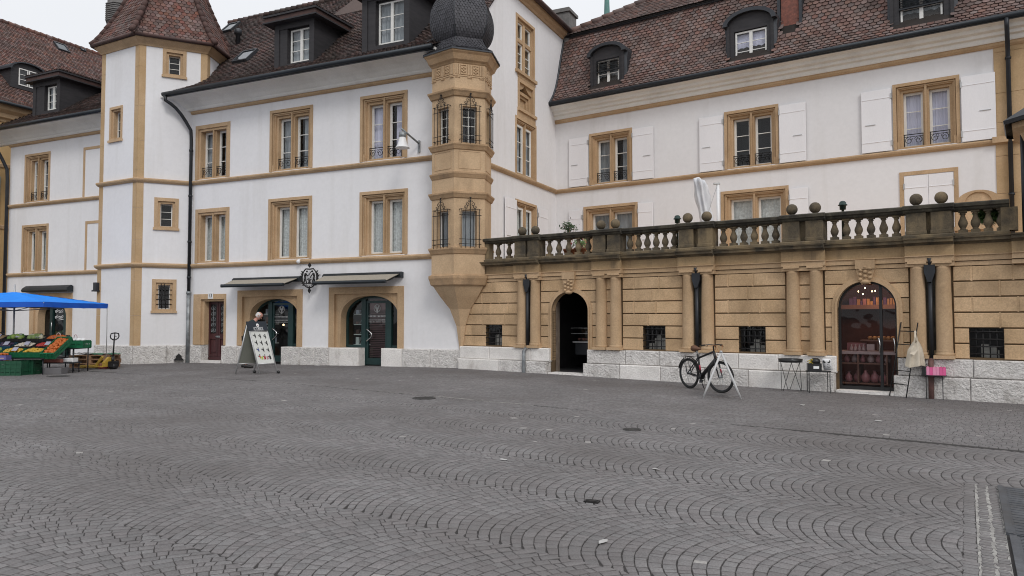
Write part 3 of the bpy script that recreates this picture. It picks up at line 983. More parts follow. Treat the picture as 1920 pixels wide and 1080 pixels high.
part('casement', cm, M['wood'], win); part('pane', gm, M['glass'], win)
rm = MB(R_.P); niche(rm, a + .2, b - .2, c, d - .2, -.18, -1); part('room_behind', rm, M['room'], win)
# blind ogee niche between the two windows
a, b, c, d = RW[1]
mb = MB(R_.P)
ring(mb, a, b, c, d, .16, -.3, .02); mb.box(a - .03, b + .08, -.3, .09, c - .12, c)
ia, ib = a + .16, b - .16
um = (a + b) / 2
og = [(ia, d - .42)] + [(ia + (um - ia) * t, d - .42 + .26 * t ** 2.2) for t in (.25, .5, .75, 1)] + [(um + (ib - um) * t, d - .42 + .26 * (1 - t) ** 2.2) for t in (.25, .5, .75)] + [(ib, d - .42)]
mb.prism([(ia, d - .16)] + [(ia, d - .42)] + og[1:-1] + [(ib, d - .42), (ib, d - .16)], -.3, -.06)
ring(mb, ia, ib, c, d - .42, .12, -.3, -.12); ring(mb, ia + .12, ib - .12, c, d - .54, .1, -.3, -.19)
mb.box(ia + .22, ib - .22, -.32, -.27, c, d - .6)
mb.box(a - .02, b + .04, -.02, .028, d, 10.9); mb.box(a - .04, b + .06, -.02, .024, 9.23, c - .12)
part('blind_niche', mb, M['trim'], house)

# downpipe between tower and front, swan neck from the gutter end
mb = MB()
pts = [A.P(gl_ + .15, 1.02, 10.22), A.P(gl_ + .15, 1.02, 10.02)]
g0 = Vector(pts[-1]); g1 = Vector(A.P(uq + .12, .16, 9.0))
pts += [tuple(g0.lerp(g1, t) + Vector((0, 0, .18 * sin(pi * t)))) for t in (.2, .4, .6, .8)] + [tuple(g1), A.P(uq + .12, .13, 8.6), A.P(uq + .12, .13, 2.6)]
mb.tube(pts, .065, 8)
for z in (8.2, 6.4, 4.6, 3.2): mb.lathe([(.085, -.04), (.085, .04)], A.P(uq + .12, .13, z), 8)
dp = part('downpipe', mb, M['pipe'], house)
mb = MB(); mb.tube([A.P(uq + .12, .13, 2.6), A.P(uq + .12, .13, -.3)], .08, 8); mb.lathe([(.10, -.05), (.10, .05)], A.P(uq + .12, .13, 2.6), 8)
part('lower_pipe', mb, M['zinc'], dp)

# ------------------------------------------------------------------ stone oriel on the corner
OC = Vector((CO[0] - .01, CO[1], 0))
def hexp(r, k, z, ph=-10.0):
    a = radians(ph + 60 * k)
    return Vector((OC.x + r * sin(a), OC.y - r * cos(a), z))
Zc = hexp(1, 0, 0).y
def zy(py, d=Zc): return atdepth(853, py, d)[2]
def hexring(mb, prof, m=0):
    """(r, z) profile round the hexagon"""
    vs = []; fs = []
    for r, z in prof:
        for k in range(6): vs.append(tuple(hexp(r, k, z)))
    for i in range(len(prof) - 1):
        for k in range(6):
            j = (k + 1) % 6
            fs.append((i * 6 + k, i * 6 + j, (i + 1) * 6 + j, (i + 1) * 6 + k))
    mb.add(vs, fs, m)
zz = {n: zy(y) for n, y in dict(c0=655, c1=612, c2=579, c3=554.6, c4=535, m0=534, m1=516, p1=470, m2=464, w1a=461, w1b=371, m3=365, q1=329, m4=323, r1=276, m5=268, w2a=265, w2b=181, m6=165, s1=147, f1=117, m7=98, top=93).items()}
faces = [Pl((hexp(1, k, 0).x, hexp(1, k, 0).y), tuple((hexp(1, k + 1, 0) - hexp(1, k, 0))[:2])) for k in range(6)]
mb = MB()
hexring(mb, [(.04, zz['c0'] - .4), (.07, zz['c0']), (.17, zz['c1']), (.39, zz['c2']), (.72, zz['c3']), (.95, zz['c4'])])
orl = part('oriel_turret', mb, M['oriel'], house)
def mould(z0, z1, out):
    h = z1 - z0
    mb = MB()
    hexring(mb, [(.98, z0), (.98 + out * .5, z0 + .1 * h), (1 + out * .7, z0 + .45 * h), (1 + out, z0 + .65 * h), (1 + out, z0 + .85 * h), (.98, z1)])
    part('oriel_moulding', mb, M['orielmould'], orl)
mould(zz['m0'] - .02, zz['m1'] + .05, .10); mould(zz['p1'] - .10, zz['w1a'], .11); mould(zz['w1b'], zz['m3'] + .14, .12)
mould(zz['q1'] - .06, zz['m4'] + .06, .08); mould(zz['r1'] - .06, zz['w2a'], .12); mould(zz['w2b'] + .02, zz['m6'] + .02, .16)
mb = MB()
hexring(mb, [(1.0, zz['f1'] - .01), (1.03, zz['f1'] + .02), (1.05, zz['f1'] + .05), (1.12, zz['f1'] + .10), (1.2, zz['m7'] - .06), (1.27, zz['m7']), (1.27, zz['top'] - .02), (.9, zz['top'] - .02)])
part('oriel_cornice', mb, M['orielmould'], orl)
mb = MB()
wins = []
for k in range(5):
    fp = faces[(k - 2) % 6]
    mb.T = fp.P
    kk = (k - 2) % 6
    hs = []
    if kk in (5, 0, 1): hs.append((.26, .74, zy(267), zy(197)))
    if kk in (5, 0): hs.append((.26, .74, zy(463), zy(393)))
    wall(mb, 0, 1.0, zz['m1'], zz['top'] - .05, hs, .2)
    for h in hs: wins.append((fp, h, h[2] > 5))
    # sunk-edged panels
    for za, zb in ((zz['r1'] - .09, zz['m4'] + .14),):
        ring(mb, .14, .86, za - (za - zb), za, .012, -.01, .012, True)
    # carved frieze: blocks, rosettes and triglyph drops
    f0, f1 = zz['s1'] + .10, zz['f1'] - .02
    mb.box(.0, 1.0, -.02, .02, f0, f0 + .03)
    for q in (.02, .42, .82):
        for t in range(3): mb.box(q + t * .055, q + .035 + t * .055, -.01, .03, f0 + .05, f1)
        for t in range(4): mb.box(q + t * .042, q + .025 + t * .042, -.01, .035, f0 - .05, f0 - .015)
    for q in (.29, .69):
        ring(mb, q - .10, q + .10, f0 + .06, f1 - .02, .02, -.01, .025, True)
        for (du, dz) in ((0, 0), (.045, .05), (-.045, .05), (.045, -.05), (-.045, -.05), (0, .08), (0, -.08)):
            mb.T = None
            c = fp.P(q + du, .005, (f0 + f1) / 2 + .02 + dz); mb.ball(c, .035, 8); mb.T = fp.P
part('oriel_wall', mb, M['oriel'], orl)
for fp, h, up in wins:
    cm, gm, rm, km = MB(fp.P), MB(fp.P), MB(fp.P), MB(fp.P)
    a, b, c, d = h
    sash(cm, a, b, c, d, .03, 4 if up else 1, 2 if up else 1, -.19, -.15, .02)
    gm.quad((a, -.17, c), (b, -.17, c), (b, -.17, d), (a, -.17, d))
    niche(rm, a, b, c, d, -.2, -.6)
    part('casement', cm, M['wood'], orl); part('pane', gm, M['glass'], orl); part('room_behind', rm, M['room'], orl)
    if not up:
        drape(km, a, b, c, d, -.26, .015, 16, 0, 5); part('curtain', km, M['greycurt'], orl)
for fp, h, up in wins:
    g = MB(fp.P)
    a, b, c, d = h
    w = .10
    a -= .09; b += .09
    zt = d + .04
    for k in range(5):
        u = a + .03 + (b - a - .06) * k / 4
        ptube(g, [(u, w, c - .02), (u, w, zt + (.0 if k in (0, 4) else .06))], .011, 5)
    for z in (c + .10, c + .25, d - .16, d + .02): ptube(g, [(a - .03, w, z), (b + .03, w, z)], .010, 5)
    for q in (a, b):
        for z in (c + .1, d + .02): ptube(g, [(q, w, z), (q, 0, z)], .012, 5)
    um = (a + b) / 2
    for sg in (-1, 1):
        scroll(g, (um + sg * .16, zt + .06), .075, pi / 2 + sg * .2, 1.1, w, .009, 12, sg)
        scroll(g, (um + sg * .08, zt + .14), .065, pi / 2, 1.1, w, .009, 12, -sg)
        scroll(g, (um + sg * .05, zt + .24), .045, pi / 2, 1.0, w, .008, 10, sg)
    ptube(g, [(um, w, zt), (um, w, zt + .36)], .011, 5)
    for k in range(3): scroll(g, (um, zt + .34), .03, k * 2.1, .4, w, .012, 5, 1)
    part('window_grille', g, M['iron'], orl)
# flared skirt and onion dome
ez = zz['top']
skirt = [(1.30, ez), (1.08, ez + .13), (.93, ez + .32), (.845, zy(63))]
zb = zy(63)
bulb = [(.86, zb), (.97, zb + .16), (1.05, zb + .40), (1.075, zb + .66), (1.04, zb + .95), (.93, zb + 1.24), (.74, zb + 1.52), (.50, zb + 1.75), (.30, zb + 1.95), (.17, zb + 2.2), (.10, zb + 2.7), (.03, zb + 3.6)]
mb = MB()
hexring(mb, [(1.31, ez - .05), (1.31, ez), (.2, ez)])
mb2 = MB()
for prof in (skirt, bulb):
    sp = smooth_prof(prof, 5)
    hexring(mb2, [(r - .012, z) for r, z in sp])
    ff, SS = poly_profile(sp)
    for k in range(6):
        def pf(u, s, k=k, ff=ff):
            r, z = ff(s)
            a, b = hexp(r, k, z), hexp(r, k + 1, z)
            d = (b - a).normalized()
            return tuple((a + b) / 2 + d * u)
        tiles(mb2, pf, 0, min(SS, 2.9), lambda s, ff=ff: -ff(s)[0] / 2, lambda s, ff=ff: ff(s)[0] / 2, .105, .085, rA, None, .020, .008, (OC.x, OC.y))
dome = part('oriel_dome', mb2, M['slate'], orl)
for k in range(6):
    mb.tube([tuple(hexp(r + .005, k, z)) for r, z in smooth_prof(skirt, 4)], .018, 5)
    mb.tube([tuple(hexp(r + .005, k, z)) for r, z in smooth_prof(bulb, 4)], .016, 5)
part('dome_edging', mb, M['lead'], orl)
# lead apron where the front eaves meet the dome
mb = MB(A.P)
mb.quad((-1.55, .6, 10.42), (-.75, .45, 10.42), (-.75, -.5, 11.0), (-1.3, -.3, 11.1)); part('lead_flashing', mb, M['lead'], house)
# ------------------------------------------------------------------ stair tower
rT = random.Random(9)
tower = thing('stair_tower', 'white many-sided stair tower with ochre corner stones and a pointed red tile roof', 'tower', (TCEN.x, TCEN.y, 0))
lenC, lenL = uE2, -uE1
TW = [(TC, (304, 90), (350.7, 150), False), (TL, (205.7, 202.7), (230, 264), False), (TC, (287.8, 369.7), (335.9, 433), False), (TC, (283.5, 523.2), (331.5, 587), True)]
mb = MB()
wh = []
for pl, p, q, gr in TW:
    a, d = pl.at(*p); b, c = pl.at(*q)
    wh.append((pl, a, b, c, d, gr))
for pl, u0, u1 in ((TC, 0, uE2), (TL, uE1, 0)):
    mb.T = pl.P
    wall(mb, u0, u1, -.6, 12.3, [(a + .06, b - .06, c + .05, d - .03) for p_, a, b, c, d, g in wh if p_ is pl], .35)
mb.T = None
for i in (2, 3, 4, 5):
    a, b = HEX[i], HEX[(i + 1) % 6]
    mb.quad((a.x, a.y, -.6), (b.x, b.y, -.6), (b.x, b.y, 12.2), (a.x, a.y, 12.2))
part('wall', mb, M['plaster'], tower)
for pl, a, b, c, d, g in wh:
    small_window(tower, pl, a, b, c, d, g, rows=4 if not g else 1, bw=.22 if pl is TC else .17)
# quoins up each corner
def quoin(mb, plL, uL, plR, uR, wd, z0, z1):
    """corner stones wrapping the corner between two faces"""
    z = z0; k = 0
    while z < z1:
        h = min(1.15 + .5 * ((k * 37) % 5) / 5, z1 - z)
        for pl, u, sg in ((plL, uL, -1), (plR, uR, 1)):
            if pl is None: continue
            mb.T = pl.P
            a, b = (u - wd, u) if sg < 0 else (u, u + wd)
            mb.box(a, b, -.05, .012, z + .003, z + h - .003)
        z += h; k += 1
mb = MB()
quoin(mb, TL, 0, TC, 0, .235, .56, 12.18); part('quoin_strip', mb, M['quoin'], tower); mb = MB()
E3 = HEX[3]
TR = Pl((E2.x, E2.y), (E3.x - E2.x, E3.y - E2.y))
quoin(mb, TC, uE2, TR, 0, .24, 9.6, 12.18); part('quoin_strip', mb, M['quoin'], tower); mb = MB()
quoin(mb, None, 0, TL, uE1, .24, .56, 12.18)
part('quoin_strip', mb, M['quoin'], tower)
mb = MB()
def hexband(mb, prof, cut=True):
    """profile (out, z) round the visible faces, mitred at the corners"""
    for pl, u0, u1, k0, k1 in ((TC, 0, uE2, 1, 1), (TL, uE1, 0, 1, 1), (TR, 0, 2.4, 1, 1)):
        n = len(prof)
        vs = []
        for w, z in prof:
            vs.append(pl.P(u0 - max(w, 0) * .53, w, z)); vs.append(pl.P(u1 + max(w, 0) * .53, w, z))
        mb.add(vs, [(2 * i, 2 * i + 1, 2 * ((i + 1) % n) + 1, 2 * ((i + 1) % n)) for i in range(n)])
for z in (6.97, 3.69):
    mb = MB(); hexband(mb, [(w, z + h) for w, h in STR]); part('string_course', mb, M['trim'], tower)
mb = MB(); hexband(mb, [(-.02, 12.18), (.04, 12.18), (.08, 12.24), (.18, 12.33), (.26, 12.41), (.26, 12.44), (-.02, 12.44)])
part('cornice', mb, M['trim'], tower)
for pl, u0, u1 in ((TC, 0, 1.92), (TL, uE1, 0)):
    mb = MB(pl.P)
    u = u0
    while u < u1 - .05:
        e = min(u + 1.15, u1)
        if u1 - e < .4: e = u1
        mb.block(u + .004 if u > u0 else u - .02, e - .004 if e < u1 else e + .0, -.6, .56, -.1, .09, .03); u = e
    part('plinth', mb, M['limerough'], tower)
mb = MB()
for k in range(6):
    a, b = HEX[k], HEX[(k + 1) % 6]
    ca = TCEN + (a - TCEN) * 1.16; cb = TCEN + (b - TCEN) * 1.16
    ia = TCEN + (a - TCEN) * .9; ib = TCEN + (b - TCEN) * .9
    mb.quad((ca.x, ca.y, 12.46), (cb.x, cb.y, 12.46), (ib.x, ib.y, 12.46), (ia.x, ia.y, 12.46))
    mb.tube([(ca.x, ca.y, 12.50), (cb.x, cb.y, 12.50)], .07, 6)
part('roof_edge', mb, M['fascia'], tower)
mb = MB()
tp = smooth_prof([(1.17, 12.52), (1.06, 12.82), (.95, 13.25), (.82, 13.8), (.67, 14.55), (.5, 15.6), (.28, 17.2), (.03, 19.2)], 4)
HIPS = []
rad0 = (E1 - TCEN).length
for k in range(6):
    a, b = HEX[k] - TCEN, HEX[(k + 1) % 6] - TCEN
    apo = ((a + b) / 2).length
    ff, SS = poly_profile([(kk * apo, z) for kk, z in tp])
    L0 = (b - a).length
    d = (b - a).normalized(); mid = ((a + b) / 2).normalized()
    def pf(u, s, ff=ff, d=d, mid=mid):
        r, z = ff(s)
        q = TCEN + mid * r + d * u
        return (q.x, q.y, z)
    if k in (0, 1, 2, 5):
        tiles(mb, pf, 0, min(SS, 6.0), lambda s, ff=ff, apo=apo, L0=L0: -ff(s)[0] / apo * L0 / 2, lambda s, ff=ff, apo=apo, L0=L0: ff(s)[0] / apo * L0 / 2, .19, .15, rT, None, .03, .014)
    vs = []
    for kk, z in tp:
        for q in (a, b): vs.append((TCEN.x + q.x * kk * .985, TCEN.y + q.y * kk * .985, z - .02))
    mb.add(vs, [(2 * i, 2 * i + 1, 2 * i + 3, 2 * i + 2) for i in range(len(tp) - 1)], 1)
    # hip tiles
    hs, HS = poly_profile([(kk, z * 1.0) for kk, z in [(kk * rad0, z) for kk, z in tp]])
    s = 0; ad = a.normalized(); hp = MB()
    while s < 5.5:
        r, z = hs(s); r2, z2 = hs(s + .42)
        p, q = TCEN + ad * (r + .02), TCEN + ad * r2
        hp.tube([(p.x, p.y, z + .02), (q.x, q.y, z2 + .01)], [.10, .09], 8)
        s += .30
    HIPS.append(hp)
rf = part('roof', mb, [M['tileT'], M['underroof']], tower)
for hp in HIPS: part('hip_tiles', hp, M['hip'], rf)
# small lamp box on the left corner and a boot scraper niche at the foot
p = TL.at(178, 539)
mb = MB(TL.P); mb.box(uE1 - .02, uE1 + .16, .01, .16, 2.72, 3.02); mb.box(uE1 - .05, uE1 + .19, .0, .2, 2.66, 2.72)
solo('wall_lamp', mb, M['pipe'], 'small dark box lamp on the left corner of the stair tower', 'lamp')
u_, z_ = TC.at(334, 671, .1)
mb = MB(TC.P)
mb.prism([(u_ - .16, -.02), (u_ + .2, -.02), (u_ + .14, .06), (u_ - .1, .06)], .09, .24)
mb.box(u_ - .08, u_ + .12, .09, .2, .06, .16); mb.prism([(u_ - .06, .16), (u_ + .10, .16), (u_ + .02, .24)], .09, .17)
solo('boot_scraper', mb, M['iron'], 'black iron boot scraper at the foot of the stair tower', 'boot scraper')

# ------------------------------------------------------------------ narrow house behind the market stall
rL = random.Random(21)
lh = thing('narrow_house', 'white house left of the stair tower, half hidden by the blue market canopy', 'house', AL.P(-21.5, 0, 0))
uL0 = AL.at(17, 400)[0]
uLr = -17.6
def wr(p, q): a, d = AL.at(*p); b, c = AL.at(*q); return (a, b, c, d)
w2 = wr((47.7, 290.7), (92.9, 374.5)); w1 = wr((42.3, 423), (89.2, 510.6))
w2 = (w2[0], w2[1], 7.04, w2[3]); w1 = (w1[0], w1[1], 3.76, w1[3])
sa = AL.at(56, 590)[0]; sb = AL.at(135.5, 590)[0]
mb = MB(AL.P)
wall(mb, uL0, uLr, -.6, 10.0, [(a + .03, b - .03, c, d - .03) for a, b, c, d in (w2, w1)] + [(sa + .05, sb - .05, -.6, 2.72)], .4)
mb.quad((uL0, 0, -.6), (uL0, -6, -.6), (uL0, -6, 10), (uL0, 0, 10))
part('wall', mb, M['plaster'], lh)
window(lh, AL, *w2, .3, 3, True, 'greycurt'); window(lh, AL, *w1, .3, 1, False, 'voile')
mb = MB(AL.P); string(mb, uL0 - .03, uLr, 6.97); string(mb, uL0 - .03, uLr, 3.69); part('string_course', mb, M['trim'], lh)
mb = MB(AL.P)
for p, z0 in (((157.3, 277), 7.03), ((160.7, 415), 3.75)):
    a, d = AL.at(*p)
    ring(mb, a, -18.2, z0, d, .12, -.02, .02)
part('blind_panel_frame', mb, M['trim'], lh)
mb = MB(AL.P)
mb.box(sa, sa + .3, -.4, .03, .5, 2.75); mb.box(sb - .26, sb, -.4, .03, .5, 2.75); mb.box(sa + .3, sb - .26, -.4, .03, 2.50, 2.75)
pts = arc((sa + sb) / 2, (sb - sa) / 2 - .5, 1.65, .72, 20, 2.2)
mb.prism([(sa + .3, .5), (sa + .3, 2.5), (sb - .26, 2.5), (sb - .26, .5), ((sa + sb) / 2 + (sb - sa) / 2 - .5, .5)] + pts[::-1] + [((sa + sb) / 2 - (sb - sa) / 2 + .5, .5)], -.4, -.05)
sf = part('shop_front', mb, M['trim'], lh)
mb = MB(AL.P)
uc = (sa + sb) / 2
for u in (uc - .42, uc + .55): mb.box(u - .09, u + .09, -.42, -.3, -.1, 2.3)
part('green_frame', mb, M['green'], sf)
mb = MB(AL.P); mb.quad((sa + .4, -.38, -.1), (sb - .4, -.38, -.1), (sb - .4, -.38, 2.4), (sa + .4, -.38, 2.4)); part('pane', mb, M['shopglass'], sf)
mb = MB(AL.P); niche(mb, sa + .3, sb - .3, -.1, 2.45, -.44, -2.6); part('shop_room', mb, M['room'], sf)
mb = MB(AL.P)
rr = random.Random(4)
for k in range(26):
    u = sa + .5 + rr.random() * (sb - sa - 1.0); z = .6 + .5 * rr.random()
    mb.T = None; c = AL.P(u, -.65 - .3 * rr.random(), z); mb.ball(c, .07 + .09 * rr.random(), 7, 0, .9, .5, rr); mb.T = AL.P
for z in (1.3, 1.75): mb.box(uc + .68, sb - .5, -1.0, -.7, z, z + .05, 1)
part('window_display', mb, [mat('shop_window_plants', (.05, .10, .04), (.03, .07, .03)), M['soffit']], sf)
mb = MB(AL.P)
for (zc, n) in ((1.93, 5), (1.66, 5)):   # white handwriting on the glass
    for k in range(n):
        scroll(mb, (uc - .18 + k * .12, zc + .03 * sin(k * 2.1)), .075, k * 1.3, 1.1, -.37, .013, 10, 1 if k % 2 else -1)
ptube(mb, [(uc - .05, -.37, 1.52), (uc + .35, -.37, 1.55)], .014, 5)
part('glass_lettering', mb, M['whiteplastic'], sf)
mb = MB(AL.P)
ptube(mb, [(uc - .3, -.28, 1.5), (uc - .25, -.22, 1.35), (uc - .25, -.22, 1.1), (uc - .3, -.28, 1.0)], .02, 6)
part('door_handle', mb, M['silver'], sf)
mb = MB(AL.P); mb.strip([(-.02, 9.78), (.05, 9.78), (.10, 9.82), (.11, 9.89), (-.02, 9.89)], uL0, uLr, 0, True); part('eaves_band', mb, M['trim'], lh)
mb = MB(AL.P); mb.strip([(w, z + .12) for w, z in cov], uL0 - .9, uLr, 0, True); part('soffit', mb, M['soffit'], lh)
profs['L'] = poly_profile(smooth_prof([(1.0, 10.44), (.4, 10.78), (-.3, 11.25), (-1.8, 12.35), (-3.4, 13.2)], 4))
fL, SL = profs['L']
uD0 = AL.off(-.2).at(63, 200)[0]; uD1 = AL.off(-.2).at(112, 200)[0]
def exL(u, s):
    w, z = fL(s); p = AL.P(u, w, z)
    return in_tower(p[0], p[1], .985) or (uD0 + .05 < u < uD1 - .05 and w < -.22)
eL = uL0 - .9
mb = MB()
tiles(mb, lambda u, s: AL.P(u, *fL(s)), 0, SL, lambda s: eL + (1.0 - fL(s)[0]) * .95, lambda s: -16.6, .17, .15, rL, exL)
for sg in (1,):
    tiles(mb, lambda u, s: AL.P(eL + (1.0 - fL(s)[0]) * .95, -u, fL(s)[1]), 0, SL, lambda s: -fL(s)[0], lambda s: 6, .17, .15, rL)
mb.T = AL.P
pr = [fL(SL * k / 12) for k in range(13)]
vs = []
for w, z in pr: vs += [(eL + (1 - w) * .95, w - .02, z - .05), (-16.6, w - .02, z - .05)]
mb.add(vs, [(2 * i, 2 * i + 1, 2 * i + 3, 2 * i + 2) for i in range(12)])
vs = []
for w, z in pr: vs += [(eL + (1 - w) * .95, w - .02, z - .05), (eL + (1 - w) * .95, -6, z - .05)]
mb.add(vs, [(2 * i, 2 * i + 1, 2 * i + 3, 2 * i + 2) for i in range(12)])
part('roof', mb, M['tileA'], lh)
mb = MB(AL.P); gutter(mb, [(eL - .05, -5, 10.40), (eL - .05, 1.02, 10.40), (uLr + .5, 1.02, 10.40)]); part('gutter', mb, M['gutter'], lh)
dL = AL.off(-.2)
dormer(lh, dL, uD0, uD1, 11.2, 12.75, 0, (dL.at(82, 180)[0] + .1, dL.at(106, 180)[0] + .02, 11.38, 12.5), rL, 3.0, .30, 'tileA', .45)
mb = MB(); pts = [AL.P(eL + .5, 1.0, 10.35), AL.P(eL + .5, 1.0, 10.15)]
g0 = Vector(pts[-1]); g1 = Vector(AL.P(uL0 + .02, .16, 8.7))
pts += [tuple(g0.lerp(g1, t) + Vector((0, 0, .25 * sin(pi * t)))) for t in (.2, .4, .6, .8)] + [tuple(g1), AL.P(uL0 + .02, .13, 8.2), AL.P(uL0 + .02, .13, -.3)]
mb.tube(pts, .075, 8); part('downpipe', mb, M['pipe'], lh)
u0_, z0_ = AL.at(49, 546, .1); u1_ = AL.at(134, 546, .1)[0]
mb = MB(AL.P); mb.prism([(.02, 2.86), (.02, 3.08), (.10, 3.12), (.30, 2.98), (.34, 2.86), (.30, 2.80), (.10, 2.80)], 0, 0)
mb = MB(AL.P); mb.strip([(.02, 2.80), (.02, 3.06), (.12, 3.10), (.30, 2.98), (.34, 2.88), (.30, 2.80)], u0_, u1_, 0, True)
solo('folded_awning', mb, M['awnbar'], 'closed dark awning box above the shop behind the market stall', 'awning')

# ------------------------------------------------------------------ ochre house at the far left with its red roof
rG = random.Random(2)
GP = atdepth(0, 300, 37.2)
G = Pl((GP[0], GP[1]), (R_.d[0], R_.d[1]))
gh = thing('ochre_house', 'ochre house with a tall faded red roof at the far left edge', 'house', G.P(3, 0, 0))
mb = MB(G.P)
wall(mb, -4, 13, -.6, 12.2, [(-1.6, -.6, 6.6, 8.6), (-1.6, -.6, 3.4, 5.4)], .3)
part('wall', mb, M['ochrewall'], gh)
mb = MB(G.P)
mb.strip([(0, 11.5), (.05, 11.5), (.08, 11.62), (.2, 11.7), (.22, 11.9), (.4, 12.05), (.45, 12.3), (0, 12.3)], -4, 13, 0, True)
mb.strip([(0, 10.6), (.05, 10.62), (.08, 10.72), (0, 10.8)], -4, 13, 0, True)
for z in (6.1, 9.2): mb.strip([(0, z), (.06, z), (.08, z + .15), (0, z + .2)], -4, 13, 0, True)
part('cornice', mb, M['trim'], gh)
mb = MB(G.P); gutter(mb, [(-4, .62, 12.34), (13, .62, 12.34)]); part('gutter', mb, M['gutter'], gh)
for z in (6.5, 3.3):
    mb = MB(G.P); mb.block(-.55, .02, z, z + 2.2, .03, .07, .01)
    for k in range(14): mb.box(-.5, -.03, .07, .085, z + .1 + k * .145, z + .2 + k * .145)
    part('shutter', mb, M['blueshut'], gh)
    mb = MB(G.P); ring(mb, -1.65, -.6, z + .1, z + 2.2, .07, -.2, -.1, True); o = part('window', mb, M['wood'], gh)
    mb = MB(G.P); mb.quad((-1.6, -.16, z + .1), (-.6, -.16, z + .1), (-.6, -.16, z + 2.1), (-1.6, -.16, z + 2.1)); part('pane', mb, M['glass'], o)
profs['G'] = poly_profile(smooth_prof([(.6, 12.35), (-.3, 12.95), (-2.5, 15.0), (-6.4, 19.0)], 4))
fG, SG = profs['G']
mb = MB(); tiles(mb, lambda u, s: G.P(u, *fG(s)), 0, SG, lambda s: -4, lambda s: 26, .19, .17, rG)
mb.T = G.P; pr = [fG(SG * k / 8) for k in range(9)]
mb.strip([(w - .02, z - .05) for w, z in pr], -4, 26)
mb.quad((-4, -6.4, 18.95), (26, -6.4, 18.95), (26, -13, 12.3), (-4, -13, 12.3)); mb.add([(-4, .6, 12.3), (-4, -6.4, 18.9), (-4, -13, 12.3)], [(0, 1, 2)])
rg = part('roof', mb, M['tileG'], gh)
mb = MB()
for k in range(80): mb.tube([G.P(-4 + k * .375, -6.4, 19.03), G.P(-4 + k * .375 + .4, -6.4, 19.01)], [.15, .12], 7)
part('ridge_tiles', mb, M['tileG'], rg)
for px, py, w, l in ((116, 92, .75, .8), (153, 87, .3, .4)):
    u_, s_ = s_at(G, 'G', px, py); skylight(gh, G, 'G', u_, s_ - .3, w, l)
# arched dormer on that roof
u_, s_ = s_at(G, 'G', 46, 165)
w_, z_ = fG(s_)
mb = MB(G.P)
ap = [(u_ - .9, z_ - .2)] + arc(u_, .9, z_ + .75, .45, 12) + [(u_ + .9, z_ - .2)]
mb.prism(ap, w_ - 3, w_ + .3)
dm = part('dormer', mb, M['dormer'], gh)
mb = MB(G.P)
ap2 = arc(u_, 1.05, z_ + .75, .52, 12); ap1 = arc(u_, .93, z_ + .75, .46, 12)
mb.prism(ap2 + ap1[::-1], w_ - 3, w_ + .45); part('dormer_roof', mb, M['lead'], dm)
mb = MB(G.P); sash(mb, u_ - .5, u_ - .02, z_, z_ + .9, .05, 3, 1, w_ + .26, w_ + .33); sash(mb, u_ + .02, u_ + .5, z_, z_ + .9, .05, 3, 1, w_ + .26, w_ + .33); part('casement', mb, M['wood'], dm)
mb = MB(G.P); mb.quad((u_ - .5, w_ + .305, z_), (u_ + .5, w_ + .305, z_), (u_ + .5, w_ + .305, z_ + .9), (u_ - .5, w_ + .305, z_ + .9)); part('pane', mb, M['glass'], dm)
# rendered chimney with vent slats, rising behind the tower roof
p = atdepth(226, 30, 36)
mb = MB()
mb.lathe([(.62, -4), (.62, .1), (.66, .12), (.66, .25), (.6, .3), (.6, 1.2), (.7, 1.25), (.7, 1.4)], p, 8)
for k in range(9): mb.lathe([(.67, -.4 + k * .10), (.69, -.37 + k * .10), (.67, -.34 + k * .10)], p, 8)
solo('chimney', mb, M['concrete'], 'grey rendered chimney rising behind the pointed tower roof', 'chimney')

# ------------------------------------------------------------------ long house behind the terrace
rB = random.Random(31)
bh = thing('terrace_house', 'long white house with white shutters and a steep russet mansard roof behind the terrace', 'house', B.P(8, 0, 0))
uBr = 16.45
BW = [(1.62, 3.54, 7.04, 9.15), (7.25, 9.19, 7.04, 9.16), (12.81, 14.68, 7.04, 9.17)]
BD = [(1.34, 3.76, 3.3, 6.17), (7.09, 9.50, 3.3, 6.24)]
mb = MB(B.P)
wall(mb, 0, uBr, 3.0, 10.1, [(a + .03, b - .03, c, d - .03) for a, b, c, d in BW + BD], .4)
mb.quad((uBr, 0, 3), (uBr, -9, 3), (uBr, -9, 10.1), (uBr, 0, 10.1))
part('wall', mb, M['plaster'], bh)
for i, (a, b, c, d) in enumerate(BW):
    w = window(bh, B, a, b, c, d, .28, 3, True, ['greycurt', 'dark', 'lilac'][i], slide=.45 if i == 0 else 0)
    shutter(w, B, a - .93, a - .04, 7.03, 9.06, 1); shutter(w, B, b + .04, b + .93, 7.03, 9.06, -1)
for i, (a, b, c, d) in enumerate(BD):
    w = window(bh, B, a, b, c, d, .30, 1, False, 'voile' if i else 'greycurt', lights=2, label='tall terrace door in a stone frame')
    if i == 0: shutter(w, B, a - .66, a - .05, 3.5, 6.06, 1)
    shutter(w, B, b + .04, b + .66, 3.5, 6.10, -1)
mb = MB(B.P); ring(mb, 12.96, 14.59, 3.4, 6.29, .12, -.05, .03); sw = part('shuttered_window', mb, M['trim'], bh)
for a, b, h in ((13.09, 13.77, -1), (13.78, 14.46, 1)): shutter(sw, B, a, b, 3.45, 6.14, h, .0)
mb = MB(B.P)
pts = arc(15.1, .36, 5.1, .36, 14)
p2 = arc(15.1, .60, 5.1, .42, 14)
mb.prism([(14.5, 3.4)] + p2 + [(15.7, 3.4), (15.46, 3.4)] + pts[::-1] + [(14.74, 3.4)], -.05, .05)
mb.box(14.4, 15.42, .05, .12, 4.3, 4.42)
part('arched_door_frame', mb, M['trim'], bh)
mb = MB(B.P); mb.prism([(14.74, 3.4)] + pts + [(15.46, 3.4)], -.04, .005); part('arched_door', mb, M['oriel'], bh)
